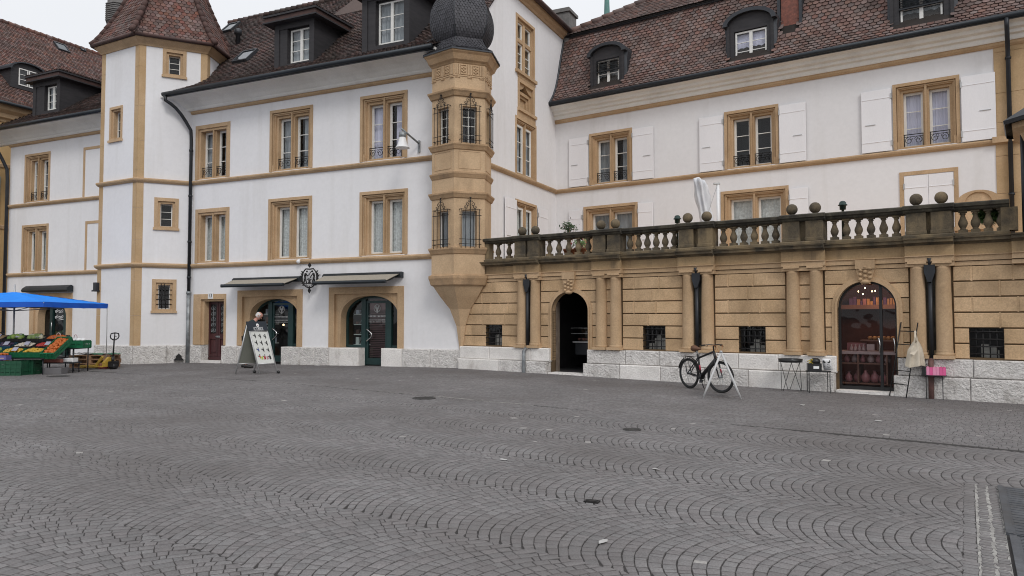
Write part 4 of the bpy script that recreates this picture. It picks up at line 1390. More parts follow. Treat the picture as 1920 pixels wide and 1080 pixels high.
mb = MB(B.P)
z = 3.2; k = 0
while z < 9.85:
    h = min(.9 + .35 * ((k * 3) % 4) / 3, 9.86 - z)
    mb.block(15.58, uBr + .03, z + .003, z + h - .003, -.05, .03, .006); mb.box(uBr, uBr + .03, -1.2, .02, z, z + h); z += h; k += 1
part('corner_stones', mb, M['quoin'], bh)
mb = MB(B.P); string(mb, .02, uBr + .1, 6.97); mb.box(15.5, uBr + .12, .0, .16, 6.88, 7.06); part('string_course', mb, M['trim'], bh)
mb = MB(B.P); mb.strip([(-.02, 9.80), (.05, 9.80), (.10, 9.86), (.11, 9.94), (-.02, 9.94)], .02, uBr + .15, 0, True); part('eaves_band', mb, M['trim'], bh)
covB = [(0, 9.94), (.14, 9.94), (.16, 9.98), (.18, 10.08), (.28, 10.11), (.30, 10.20), (.42, 10.24), (.46, 10.34), (.60, 10.40), (.62, 10.50), (0, 10.50)]
mb = MB(B.P); mb.strip(covB, -.35, uBr + .6, 0, True); part('soffit', mb, M['soffit'], bh)
profs['B'] = poly_profile(smooth_prof([(.66, 10.52), (.34, 10.84), (.02, 11.3), (-.25, 11.9), (-.55, 12.75), (-.98, 13.78)], 6))
fB, SB = profs['B']
# the roof starts against the return wall
def u0B(s):
    w, z = fB(s)
    # foot of the return wall at this distance
    k = (-w) / (R_.d[0] * -B.n[0] + R_.d[1] * -B.n[1])
    q = (CB[0] + R_.d[0] * k, CB[1] + R_.d[1] * k)
    return B.uw(*q)[0] + .03
DBs = [(1.75, 3.2, 12.35), (7.5, 9.05, 12.45), (12.85, 14.55, 13.2)]
uc0, uc1 = 9.25, 9.85
def exB(u, s):
    w, z = fB(s)
    for a, b, zt in DBs:
        if a < u < b and 10.78 < z < zt: return True
    return uc0 < u < uc1 and z > 11.5
pfB = lambda u, s: B.P(u, fB(s)[0] + .012 * sin(u * 1.3 + s * 2) * min(1, s), fB(s)[1])
mb = MB()
tiles(mb, pfB, 0, SB, u0B, lambda s: uBr + .62 - (.66 - fB(s)[0]), .21, .15, rB, exB, .05, .022)
mb.T = B.P
prb = [fB(SB * k / 20) for k in range(21)]
vs = []
for k, (w, z) in enumerate(prb): vs += [(u0B(SB * k / 20), w - .02, z - .03), (uBr + .6 - (.66 - w), w - .02, z - .03)]
mb.add(vs, [(2 * i, 2 * i + 1, 2 * i + 3, 2 * i + 2) for i in range(20)], 1)
vs = []
for k, (w, z) in enumerate(prb): vs += [(uBr + .6 - (.66 - w), w - .02, z - .03), (uBr + .6 - (.66 - w), -9, z - .03)]
mb.add(vs, [(2 * i, 2 * i + 1, 2 * i + 3, 2 * i + 2) for i in range(20)])
ztop = 13.86
mb.T = None
fU, SU = poly_profile([(-.78, ztop), (-6.0, 17.6)])
u0U = lambda s: u0B(SB) - .15 + max(0, s) * 1.05
tiles(mb, lambda u, s: B.P(u, *fU(s)), 0, SU, u0U, lambda s: uBr - .6 - s * .9, .20, .145, rB, None, .03, .016)
mb.T = B.P
mb.quad((u0U(0), -.8, ztop - .05), (uBr - .6, -.8, ztop - .05), (uBr - .6 - SU * .9, -6, 17.55), (u0U(SU), -6, 17.55), 1)
mb.add([(u0U(0), -.8, ztop - .05), (u0U(SU), -6, 17.55), (u0U(0), -11, ztop - .05)], [(0, 1, 2)])
mb.T = None
tiles(mb, lambda u, s: B.P(u0U(s), -u, fU(s)[1]), 0, SU, lambda s: -fU(s)[0], lambda s: 9.5, .20, .145, rB)
mb.T = B.P
mb.add([(uBr - .6, -.8, ztop - .05), (uBr - .6 - SU * .9, -6, 17.55), (uBr - .6, -11, ztop - .05)], [(0, 1, 2)])
roofB = part('roof', mb, [M['tileB'], M['underroof']], bh)
mb = MB()
for k in range(18):
    s = k * .36
    a = B.P(u0U(s), *fU(s)); b = B.P(u0U(s + .4), *fU(s + .4))
    mb.tube([(a[0], a[1], a[2] + .05), (b[0], b[1], b[2] + .03)], [.14, .11], 7)
part('hip_tiles', mb, M['tileB'], roofB)
mb = MB(B.P)
ub = u0B(SB)
ptube(mb, [(ub - .1, -.93, ztop - .04), (uBr - .5, -.93, ztop - .04)], .07, 6)
ptube(mb, [(u0B(SB * k / 12), fB(SB * k / 12)[0] + .03, fB(SB * k / 12)[1] + .03) for k in range(13)], .05, 6)
part('lead_roll', mb, M['lead'], roofB)
mb = MB(B.P); gutter(mb, [(-.42, .70, 10.50), (uBr + .62, .70, 10.50)]); mb.box(-.4, uBr + .6, .6, .68, 10.40, 10.52); part('gutter', mb, M['gutter'], bh)
mb = MB(B.P)
ptube(mb, [(15.95, .70, 10.45), (15.95, .66, 10.2), (15.95, .25, 9.75), (15.95, .12, 9.5), (15.95, .12, 3.3)], .065, 8)
for z in (9.4, 7.3, 5.3): mb.T = None; mb.lathe([(.085, -.03), (.085, .03)], B.P(15.95, .12, z), 8); mb.T = B.P
part('downpipe', mb, M['pipe'], bh)

def lead_dormer(u0, u1, zb, zs, rise, win, blind=0):
    """arch-topped dormer standing on the mansard"""
    wf = .12
    uc, hw = (u0 + u1) / 2, (u1 - u0) / 2
    mb = MB(B.P)
    a, b, c, d = win
    um = (a + b) / 2
    # face with the window opening cut out (a frame of pieces)
    top = arc(uc, hw, zs, rise, 16)
    for p, q in ((u0, a - .03), (b + .03, u1)): mb.box(p, q, wf - .12, wf, zb, zs)
    mb.box(a - .03, b + .03, wf - .12, wf, zb, c - .02)
    mb.prism([(u0, zs)] + top[1:-1] + [(u1, zs)], wf - .12, wf)
    mb.box(a - .03, b + .03, wf - .12, wf, d + .03, zs)
    mb.box(u0, u0 + .08, -1.5, wf - .12, zb - .4, zs); mb.box(u1 - .08, u1, -1.5, wf - .12, zb - .4, zs)
    for q in (u0, u1): mb.box(q - .05, q + .05, wf, wf + .04, zb, zs + .02)
    dm = part('dormer', mb, M['dormer'], bh)
    mb = MB(B.P)
    o = arc(uc, hw + .17, zs, rise + .13, 18); i = arc(uc, hw + .01, zs, rise + .005, 18)
    mb.prism(o + i[::-1], -1.8, wf + .16)
    for q, sg in ((u0, -1), (u1, 1)):   # flared lead cheeks
        pr = [(zs + .0, .17), (zs - .3, .13), (zb + .4, .14), (zb + .15, .20), (zb - .08, .34)]
        for (z1, e1), (z2, e2) in zip(pr, pr[1:]):
            mb.add([(q, wf - .04, z1), (q + sg * e1, wf - .10 - .2 * 0, z1), (q + sg * e2, wf - .10, z2), (q, wf - .04, z2),
                    (q + sg * e1, -1.5, z1), (q + sg * e2, -1.5, z2)], [(0, 1, 2, 3), (1, 4, 5, 2)])
    mb.box(u0 - .2, u1 + .2, wf - .1, wf + .22, zb - .07, zb - .01)
    part('dormer_roof', mb, M['lead'], dm)
    wn = MB(B.P)
    for p, q in ((a, um), (um, b)): sash(wn, p, q, c, d, .055, 3 if not blind else 2, 1, wf - .11, wf - .05, .025)
    part('casement', wn, M['wood'], dm)
    g = MB(B.P); g.quad((a, wf - .08, c), (b, wf - .08, c), (b, wf - .08, d), (a, wf - .08, d)); part('pane', g, M['glass'], dm)
    n = MB(B.P); niche(n, a - .03, b + .03, c - .02, d + .03, wf - .12, -.45); part('room_behind', n, M['room'], dm)
    kk = MB(B.P); drape(kk, a + .02, b - .02, c, d - .05, wf - .2, .015, 20, 1, 5); part('curtain', kk, M['lilac'] if not blind else M['greycurt'], dm)
    if blind:
        bl = MB(B.P)
        z = d + .02
        while z > d - blind:
            bl.quad((a - .02, wf - .02, z), (b + .02, wf - .02, z), (b + .02, wf + .05, z - .05), (a - .02, wf + .05, z - .05)); z -= .075
        bl.box(a - .02, b + .02, wf - .02, wf + .05, d - blind - .06, d - blind - .02)
        part('raised_blind', bl, M['pipe'], dm)
    return dm
lead_dormer(1.82, 3.22, 10.88, 12.25, .34, (2.06, 3.02, 10.92, 12.05), .42)
lead_dormer(7.48, 9.05, 10.80, 12.22, .40, (7.72, 8.84, 10.86, 11.98))
lead_dormer(12.85, 14.55, 10.80, 12.55, .40, (13.1, 14.28, 10.86, 12.2), .62)
mb = MB(B.P); mb.box(uc0, uc1, -1.6, -.32, 11.9, 15.0); mb.box(uc0 - .04, uc1 + .04, -1.6, -.28, 15.0, 15.2)
mb.box(uc0 - .02, uc1 + .02, -1.6, -.30, 11.4, 11.9, 1)
mb.box(uc0 - .12, uc0 - .02, -1.6, -.26, 11.3, 14.0, 2); mb.box(uc1 + .02, uc1 + .12, -1.6, -.26, 11.3, 14.0, 2); mb.box(uc0 - .12, uc1 + .12, -.34, -.2, 11.28, 11.4, 2)
part('chimney', mb, [M['brick'], mat('green_tarnished_lead', (.09, .11, .09), (.05, .06, .055), .6, 6), M['lead']], bh)
# rendered chimney beyond the return wall, and a far green spire
c_ = R_.P(9.6, -.3, 0)
mb = MB(R_.off(0).P)
mb.box(8.85, 9.75, -.75, .28, 11.5, 14.95, 0); mb.box(8.78, 9.82, -.82, .35, 14.95, 15.08, 0); mb.box(8.85, 9.75, -.75, .28, 15.08, 15.15, 0)
solo('chimney', mb, M['concrete'], 'grey square chimney between the two big roofs', 'chimney')
p = atdepth(1138, 22, 62)
mb = MB(); mb.lathe([(.9, -12), (.8, -8), (.30, -4), (.24, 0), (.17, 2), (.03, 6)], p, 8)
solo('spire', mb, M['copper'], 'thin green copper spire showing above the russet roof', 'spire')
M['friezestone'] = mat('stained_frieze_stone', (.40, .28, .155), (.31, .21, .115), .9, 1.2, .35, .65, .14, 26, .3, 60, .012,
                       stain=((.12, .09, .06), 2.2, .50, .70, (1, 1, .12), .75), objrand=True)
# ------------------------------------------------------------------ terrace wall of ochre ashlar
rS = random.Random(77)
tw = thing('terrace_wall', 'ochre ashlar terrace wall with paired columns and two arched shop doors', 'wall', T.P(7, 0, 0))
PAIRS = [(2.37, 2.845), (5.075, 5.53), (7.66, 8.18), (10.33, 10.87), (13.02, 13.51)]
UE = 18.5
ZC = [.72 + .337 * k for k in range(7)]
GR = [(.95, 1.59), (6.33, 6.99), (8.97, 9.645), (13.97, 14.60)]
ARCH = [(4.03, .615, 1.82, .56), (11.955, .63, 1.86, .60)]
holes = [(a, b, .76, 1.394) for a, b in GR] + [(c - h, c + h, -.5, zs + r) for c, h, zs, r in ARCH]
mb = MB(T.off(-.035).P)
wall(mb, .0, UE, -.5, 3.36, holes, .17)
part('backing', mb, mat('grimy_shadow_joint_stone', (.13, .085, .045), (.09, .06, .033), .95, 4), tw)  # dirty joints, darkened further to stand in for shadow in the grooves
def ua(ar, z):
    c, h, zs, r = ar
    h += .11; r += .11
    if z <= zs: return h
    t = (z - zs) / r
    return h * sqrt(max(0, 1 - t * t))
mb = MB(T.P)
bays = [(.05, 2.19), (3.03, 4.88), (5.73, 7.48), (8.37, 10.14), (11.06, 12.83), (13.70, 18.4)]
gap = .014
for a, b in bays:
    ar = next((x for x in ARCH if a < x[0] < b), None)
    for k in range(6):
        z0, z1 = ZC[k] + gap, ZC[k + 1] - gap
        if ar:
            if ua(ar, z0) <= 0:
                mb.block(a, ar[0] - gap / 2, z0, z1, -.04, .0, .010); mb.block(ar[0] + gap / 2, b, z0, z1, -.04, .0, .010)
                continue
            for sg, e in ((-1, a), (1, b)):
                pts = [(e, z0)]
                for q in range(7):
                    z = z0 + (z1 - z0) * q / 6
                    pts.append((ar[0] + sg * max(ua(ar, z), .02), z))
                pts.append((e, z1))
                mb.prism(pts, -.04, .0 - .002 * (k % 2))
            continue
        u = a
        first = True
        cut = [g for g in GR if a < g[0] < b and z0 < 1.35]
        spans = [(a, b)] if not cut else [(a, cut[0][0]), (cut[0][1], b)]
        for p, q in spans:
            u = p
            while u < q - .02:
                l = (.34 if (first and k % 2) else .62 + .26 * rS.random())
                first = False
                e = u + l
                if q - e < .30: e = q
                dw = (rS.random() - .5) * .008
                mb.block(u + (.014 if u > p else 0), e - (.014 if e < q else 0), z0, z1, -.04, dw, .010)
                if e < q: mb.box(e - .016, e + .016, -.04, -.010, z0 - gap * .9, z1 + gap * .9)
                u = e
for (a, b) in PAIRS:   # narrow stones between the two columns of a pair
    for k in range(6): mb.block(a + .1, b - .1, ZC[k] + gap, ZC[k + 1] - gap, -.04, -.012, .006)
part('ashlar', mb, M['sand'], tw)
# arch bands and carved keystones
for c, h, zs, r in ARCH:
    mb = MB(T.P)
    pi_, po = arc(c, h, zs, r, 28), arc(c, h + .12, zs, r + .12, 28)
    mb.prism([(c - h - .12, .36)] + po + [(c + h + .12, .36), (c + h, .36)] + pi_[::-1] + [(c - h, .36)], -.05, .022)
    po2 = arc(c, h + .045, zs, r + .045, 28)
    mb.prism([(c - h - .045, .36)] + po2 + [(c + h + .045, .36), (c + h, .36)] + pi_[::-1] + [(c - h, .36)], -.2, .045)
    ab = part('arch_band', mb, M['trim'], tw)
    mb = MB(T.P)
    zt = zs + r
    mb.prism([(c - .12, zt - .02), (c + .12, zt - .02), (c + .20, 2.74), (c - .20, 2.74)], -.05, .09)
    mb.box(c - .21, c + .21, -.05, .12, 2.742, 2.95)
    mb.T = None
    for k in range(9):
        t = k / 8
        mb.ball(T.P(c - .10 + .2 * ((k * 5) % 3) / 2, .09, zt + .04 + .28 * t), .055, 7, 0, .8, .3, rS)
    mb.ball(T.P(c, .06, zt - .02), .12, 9, 0, .5)
    part('keystone', mb, M['dark'] if False else M['trim'], ab)
# plinth: two courses, cut at the doors
def course(a, b, z0, z1, w, l0, rough):
    u = a
    mb = MB(T.P)
    while u < b - .02:
        e = min(u + l0 * (.75 + .5 * rS.random()), b)
        if b - e < .35: e = b
        mb.block(u + .004, e - .004, z0, z1 + (rS.random() - .5) * .012, -.05, w + (rS.random() - .5) * .012, .022, 1 if rS.random() < rough else 0)
        u = e
    part('plinth', mb, [M['lime'], M['limerough']], tw)
for a, b in ((.02, 3.40), (4.66, 11.31), (12.60, UE)):
    course(a, b, .33, .715, .15, 1.25, .45)
for a, b in ((.02, 3.36), (4.58, 11.27), (12.52, UE)):
    course(a, b, -.6, .322, .24, 1.5, .75)
for q in ((3.40, 4.66, -.4, .20, -.5, .02), (11.31, 12.60, -.4, .22, -.5, -.06)):
    mb = MB(T.P); mb.box(*q); part('door_step', mb, M['lime'], tw)
# columns
def column_mb(h):
    m_ = MB()
    m_.lathe([(.0, .0), (.175, .0), (.19, .03), (.19, .06), (.165, .085), (.172, .10), (.168, .12), (.163, .15), (.162, h * .4), (.146, h - .19), (.150, h - .18), (.150, h - .15), (.146, h - .14), (.146, h - .10), (.17, h - .06), (.18, h - .05)], (0, 0, .06), 20)
    m_.box(-.20, .20, -.20, .20, 0, .075); m_.box(-.185, .185, -.185, .185, h - .005, h + .055)
    return m_
ang = math.atan2(T.d[1], T.d[0])
colm = column_mb(2.09).mesh('column', M['trim'])
for pr_ in PAIRS:
    for u in pr_:
        o = bpy.data.objects.new('column', colm); COL.objects.link(o); o.parent = tw
        p = Vector(T.P(u, .02, .72)) - Vector(WL[tw.name])
        o.location = p; o.rotation_euler = (0, 0, ang)
# entablature with breaks forward over the columns
mb = MB(T.P); cb_ = MB(T.P); fb = MB(T.P)
segs = []
u = .02
for a, b in PAIRS:
    segs += [(u, a - .23, .0), (a - .23, b + .23, .15)]; u = b + .23
segs.append((u, 14.78, 0)); segs.append((14.78, UE, .16))
for a, b, o in segs:
    mb.strip([(-.04, 2.745), (.008 + o, 2.745), (.008 + o, 2.835), (-.04, 2.835)], a, b, 0, True)
    mb.strip([(-.04, 2.85), (.04 + o, 2.85), (.04 + o, 2.955), (.07 + o, 2.965), (.07 + o, 2.985), (-.04, 2.985)], a, b, 0, True)
    fb.strip([(-.04, 2.985), (.03 + o, 2.985), (.03 + o, 3.215), (-.04, 3.215)], a, b, 0, True)
    cb_.strip([(-.04, 3.215), (.06 + o, 3.215), (.09 + o, 3.25), (.19 + o, 3.265), (.20 + o, 3.325), (.23 + o, 3.335), (.24 + o, 3.365), (.0, 3.38), (-.04, 3.38)], a, b, 0, True)
part('architrave', mb, M['trim'], tw); part('frieze', fb, M['friezestone'] if 'friezestone' in M else M['sand'], tw); part('cornice', cb_, M['dark'], tw)
# barred cellar windows
for a, b in GR:
    z0, z1 = .76, 1.394
    mb = MB(T.P); niche(mb, a - .1, b + .1, z0 - .1, z1 + .1, -.205, -1.0)
    gw = part('cellar_window', mb, M['room'], tw)
    mb = MB(T.P); mb.quad((a, -.13, z0), (b, -.13, z0), (b, -.13, z1), (a, -.13, z1)); part('pane', mb, M['glass'], gw)
    mb = MB(T.P)
    for k in range(6):
        u = a + .05 + rS.random() * (b - a - .25); h = .1 + .3 * rS.random()
        mb.box(u, u + .14, -.5 - .15 * rS.random(), -.32 - .1 * rS.random(), z0 - .1, z0 + h, 0)
    part('stored_goods', mb, M['goods'], gw)
    mb = MB(T.P)
    for k in range(4): z = z0 + .08 + (z1 - z0 - .16) * k / 3; ptube(mb, [(a, -.03, z), (b, -.03, z)], .014, 6)
    for k in range(1, 5): u = a + (b - a) * k / 5; ptube(mb, [(u, -.05, z0), (u, -.05, z1)], .012, 6)
    part('iron_bars', mb, M['iron'], gw)
# rainwater pipes between columns, with hoppers and dark slots
for i in (0, 2, 4):
    u = sum(PAIRS[i]) / 2
    mb = MB(T.P)
    mb.T = None
    mb.tube([T.P(u, .09, 2.45), T.P(u, .09, .70)], .05, 8)
    mb.T = T.P
    mb.prism([(u - .04, 2.40), (u + .04, 2.40), (u + .11, 2.62), (u + .11, 2.78), (u - .11, 2.78), (u - .11, 2.62)], .01, .17)
    ptube(mb, [(u, .1, 2.75), (u, .18, 2.93)], .05, 6)
    dp = part('downpipe', mb, M['pipe'], tw)
    mb = MB(T.P); ptube(mb, [(u, .22 if i else .2, .70), (u, .30, .62), (u, .30, -.4)], .055, 8)
    if i == 4: part('lower_pipe', mb, M['rust'], dp)
    if i == 0: part('lower_pipe', mb, M['zinc'], dp)
    mb = MB(T.P)
    mb.block(u - .12, u + .12, .9, 2.7, -.01, .004, .002)
    part('dark_slot', mb, M['dark2'], dp)  # thin dark strip on the stone behind each pipe
# ---- left arch: dark shop with glass counter and a folded-in wooden leaf
c, h, zs, r = ARCH[0]
mb = MB(T.P); niche(mb, c - 1.4, c + 1.4, .02, 2.7, -.21, -3.6); s1 = part('shop_room', mb, M['black2'] if 'black2' in M else M['room'], tw)
mb = MB(T.P); mb.box(c - h + .005, c - h + .045, -.36, -.22, .03, 2.1); part('door_leaf', mb, mat('grey_brown_door_leaf', (.20, .16, .13), (.13, .10, .08), .6, 4), s1)
mb = MB(T.P); mb.box(c - h + .12, c + 1.2, -1.5, -1.0, .86, .90); mb.box(c - h + .05, c + 1.2, -1.55, -1.02, 1.13, 1.145); mb.box(c - h + .05, c + 1.2, -1.55, -1.02, 1.30, 1.312)
part('counter_edges', mb, M['grey'], s1)
mb = MB(T.P); mb.box(c - h + .2, c + 1.2, -1.5, -1.03, .50, .84); part('counter_front', mb, M['pipe'], s1)
mb = MB(T.P); mb.quad((c - h + .05, -1.0, .9), (c + 1.2, -1.0, .9), (c + 1.2, -1.0, 1.3), (c - h + .05, -1.0, 1.3)); part('counter_glass', mb, M['glass'], s1)
mb = MB(T.P)
for k in range(14): mb.T = None; mb.ball(T.P(c - .4 + k * .1, -1.25 - .1 * rS.random(), .96), .06, 6, 0, .7, .4, rS)
part('counter_goods', mb, M['brick'], s1)
# ---- right arch: glazed gift shop, warm inside
c, h, zs, r = ARCH[1]
M['redroom'] = mat('dark_red_shop_wall', (.10, .030, .024), (.065, .02, .017), .8, 1.5)
M['shelfwood'] = mat('reddish_shelf_wood', (.22, .10, .07), (.16, .07, .05), .6, 3)
M['pinkglaze'] = mat('dusty_pink_glaze', (.42, .17, .18), (.34, .13, .14), .4, 5, objrand=True)
M['palepink'] = mat('pale_pink_counter', (.46, .33, .33), (.40, .28, .28), .5, 3)
mb = MB(T.P); niche(mb, c - 1.5, c + 1.3, -.05, 2.75, -.21, -2.6); s2 = part('gift_shop_room', mb, M['redroom'], tw)
fr = MB(T.P)
pi2 = arc(c, h - .05, zs, r - .05, 24); po2 = arc(c, h, zs, r, 24)
fr.prism([(c - h, -.06)] + po2 + [(c + h, -.06), (c + h - .05, -.06)] + pi2[::-1] + [(c - h + .05, -.06)], -.19, -.12)
dv = c + .28
fr.box(dv - .03, dv + .03, -.19, -.12, -.06, zs + r * .86); fr.box(c - h, c + h, -.185, -.125, -.06, .02)
part('black_frame', fr, M['black'], s2)
gl = MB(T.P); gl.prism([(c - h + .02, -.05)] + arc(c, h - .02, zs, r - .02, 24) + [(c + h - .02, -.05)], -.165, -.16, caps=(False, True)); part('pane', gl, M['glass'], s2)
hd = MB(T.P)
for u, sg in ((dv - .09, -1), (dv + .22, -1)):
    ptube(hd, [(u, -.15, 1.15), (u + .05, -.09, 1.13), (u + .07, -.07, 1.0), (u + .06, -.09, .86), (u + .06, -.15, .82)], .016, 6)
part('door_handle', hd, M['silver'], s2)
sh = MB(T.P)
for z, w0, w1 in ((.02, -1.35, -.75), (.50, -1.35, -.75)): sh.box(c - 1.3, c + .3, w0, w1, z, z + .03)
for u in (c - .95, c - .35, c + .28): sh.box(u, u + .03, -1.35, -.75, .02, .74)
sh.box(c - 1.3, c + .75, -2.3, -2.0, 1.84, 1.95); sh.box(c - .3, c + .5, -1.2, -.9, 1.05, 1.08); sh.box(c + .05, c + .09, -1.1, -1.0, .8, 1.05)
part('shelf', sh, M['shelfwood'], s2)
ct = MB(T.P); ct.box(c - 1.3, c + 1.2, -1.4, -.72, .74, .81); part('counter', ct, M['palepink'], s2)
vs_ = MB(T.P)
vase = [(.05, 0), (.085, .03), (.10, .10), (.085, .17), (.04, .22), (.035, .27), (.05, .28)]
def put(prof, u, w, z, k=1, m=0):
    vs_.T = None; vs_.lathe([(a * k, b * k) for a, b in prof], T.P(u, w, z), 10, m); vs_.T = T.P
for k in range(5): put(vase, c - .58 + k * .19, -.95 - .06 * (k % 2), .05, .85 + .25 * rS.random())
for k in range(6): put(vase, c - .62 + k * .18, -.95, .53, .65 + .15 * rS.random(), k % 2)
for k in range(4): put([(.03, 0), (.05, .02), (.03, .1), (.015, .12), (.02, .16)], c - .5 + k * .09, -.9, .81, 1, 1)
for k in range(6): put([(.04, 0), (.06, .05), (.03, .09)], c - .1 + k * .1, -1.05, 1.08, 1, 2)
vs_.box(c - .15, c + .02, -.85, -.84, .83, .98, 1); vs_.box(c - .62, c - .2, -1.2, -1.0, .81, 1.0, 0)
u = c - .75
while u < c + .6:
    w_ = .03 + .06 * rS.random(); hh = .08 + .14 * rS.random()
    vs_.box(u, u + w_, -2.2, -2.08, 1.95, 1.95 + hh, rS.choice((0, 2, 2, 3))); u += w_ + .015
part('shop_goods', vs_, [M['pinkglaze'], M['palepink'], mat('amber_goods', (.55, .26, .08), (.3, .14, .06), .5, 9), mat('violet_goods', (.16, .07, .2), (.1, .05, .12))], s2)
lp = MB(T.P)
for k, (u, w, z) in enumerate(((c - .34, -1.0, 2.26), (c - .18, -.95, 2.34), (c - .05, -1.1, 2.26), (c + .02, -1.1, 2.27), (c + .12, -1.1, 2.29), (c - .22, -.9, 2.19))):
    lp.T = None; lp.ball(T.P(u, w, z), .015, 8, 0, 1.5)
part('spot_lamp', lp, M['spotglow'] if 'spotglow' in M else M['lampglow'], s2)
l = bpy.data.lights.new('shop_lamp', 'POINT'); l.energy = 26; l.color = (1, .62, .38); l.shadow_soft_size = .15
lo = bpy.data.objects.new('shop_lamp', l); COL.objects.link(lo); lo.location = T.P(c - .1, -1.2, 2.3)

# terrace floor
mb = MB(T.P); mb.box(.02, UE, -7.9, -.02, 3.1, 3.37); part('terrace_floor', mb, M['trim'], tw)

# ------------------------------------------------------------------ balustrade
bal = thing('balustrade', 'weathered dark stone balustrade along the terrace edge', 'balustrade', T.P(7, 0, 3.37))
base = MB(T.P); rail = MB(T.P); pier = MB(T.P)
bsegs = []
u = .85
for a, b in PAIRS:
    bsegs += [(u, a - .25, 0), (a - .25, b + .25, .12)]; u = b + .25
bsegs.append((u, 14.75, 0))
for a, b, o in bsegs:
    base.strip([(-.24, 3.378), (.12 + o, 3.378), (.12 + o, 3.43), (.08 + o, 3.455), (-.24, 3.455)], a, b, 0, True)
    rail.strip([(-.24, 3.945), (.06 + o, 3.945), (.09 + o, 3.97), (.10 + o, 4.0), (.15 + o, 4.02), (.16 + o, 4.085), (.10 + o, 4.11), (-.26, 4.115), (-.30, 4.05), (-.25, 4.0)], a, b, 0, True)
part('base_rail', base, M['dark'], bal); part('top_rail', rail, M['dark2'], bal)
for a, b in PAIRS:
    pier = MB(T.P)
    pier.box(a - .22, b + .22, -.2, .04, 3.455, 3.945)
    for q in (a, b):
        pier.block(q - .20, q + .20, 3.455, 3.945, .04, .17, .012)
        pier.block(q - .21, q + .21, 3.455, 3.54, .04, .19, .012)
    part('pier', pier, M['dark'], bal)
for q in ((.85, 1.12), (14.6, 14.9)):
    pier = MB(T.P); pier.box(q[0], q[1], -.2, .07, 3.455, 3.945); part('pier', pier, M['dark'], bal)
bm = MB()
bm.lathe([(.05, .07), (.062, .085), (.05, .10), (.062, .12), (.086, .17), (.094, .215), (.084, .26), (.058, .32), (.044, .375), (.044, .40), (.062, .41), (.062, .425), (.048, .432), (.07, .45)], (0, 0, 0), 14)
bm.box(-.085, .085, -.085, .085, 0, .072); bm.box(-.08, .08, -.08, .08, .448, .49)
bmesh_ = bm.mesh('baluster', M['balstone'] if 'balstone' in M else M['dark'])
for (a, b, o), n in zip([s for s in bsegs if s[2] == 0], (2, 5, 6, 6, 6, 4)):
    lo_ = a if a > 1 else 1.12
    for k in range(n):
        q = bpy.data.objects.new('baluster', bmesh_); COL.objects.link(q); q.parent = bal
        uu = lo_ + (b - lo_) * (k + .62) / (n + .24) if n > 2 else lo_ + (b - lo_) * (k + .7) / 2.4
        q.location = Vector(T.P(uu, -.06, 3.455)) - Vector(WL[bal.name]); q.rotation_euler = (0, 0, ang)
ballm = MB(); ballm.ball((0, 0, .16), .135, 18, 0, 1.0, .012, rS); ballm.lathe([(.07, 0), (.06, .03), (.05, .05)], (0, 0, 0), 10)
ballm = ballm.mesh('ball_finial', M['dark'])
for pr_ in PAIRS:
    for u in pr_:
        q = bpy.data.objects.new('ball_finial', ballm); COL.objects.link(q); q.parent = bal
        q.location = Vector(T.P(u, .02, 4.10)) - Vector(WL[bal.name]); q.rotation_euler = (0, 0, u * 7)

# ------------------------------------------------------------------ garden pavilion cut off by the right edge
pc_ = Vector(T.P(16.52, -.45, 0))
pv = thing('garden_pavilion', 'stone pavilion with a dark roof at the right edge of the terrace', 'pavilion', (pc_.x, pc_.y, 0))
def octring(mb, prof, m=0, n=8):
    vs = []; fs = []
    for r_, z in prof:
        for k in range(n):
            a = ang + pi / 8 + 2 * pi * k / n
            vs.append((pc_.x + r_ * cos(a), pc_.y + r_ * sin(a), z))
    for i in range(len(prof) - 1):
        for k in range(n): fs.append((i * n + k, i * n + (k + 1) % n, (i + 1) * n + (k + 1) % n, (i + 1) * n + k))
    mb.add(vs, fs, m)
mb = MB(); octring(mb, [(1.50, 3.3), (1.50, 4.2), (1.42, 4.25), (1.42, 5.1), (1.0, 5.1)]); part('wall', mb, M['oriel'], pv)
mb = MB(); octring(mb, [(1.40, 5.02), (1.50, 5.06), (1.50, 5.2), (1.60, 5.3), (1.66, 5.45), (1.80, 5.55), (1.82, 5.66), (1.2, 5.68)]); part('cornice', mb, M['trim'], pv)
mb = MB(); octring(mb, [(1.5, 3.98), (1.60, 4.0), (1.62, 4.1), (1.5, 4.12)]); part('sill_moulding', mb, M['dark2'], pv)
mb = MB(); octring(mb, [(1.95, 5.64), (1.98, 5.72), (1.55, 6.0), (.9, 6.8), (.3, 7.6), (.05, 8.4)]); part('roof', mb, M['lead'], pv)
mb = MB()
for k in range(8):
    a = ang + pi / 8 + 2 * pi * k / 8
    mb.box(pc_.x + 1.42 * cos(a) - .09, pc_.x + 1.42 * cos(a) + .09, pc_.y + 1.42 * sin(a) - .09, pc_.y + 1.42 * sin(a) + .09, 4.12, 5.04)
part('corner_pilaster', mb, M['trim'], pv)
a = ang + pi / 8 + pi
mb = MB(); q = Vector((pc_.x + 1.56 * cos(a - .12), pc_.y + 1.56 * sin(a - .12), 0)); mb.tube([(q.x, q.y, 5.6), (q.x, q.y, 3.4)], .045, 6)
q = Vector((pc_.x + 1.62 * cos(a + .25), pc_.y + 1.62 * sin(a + .25), 0)); mb.tube([(q.x, q.y, 5.6), (q.x, q.y, 3.4)], .045, 6); part('downpipe', mb, M['pipe'], pv)

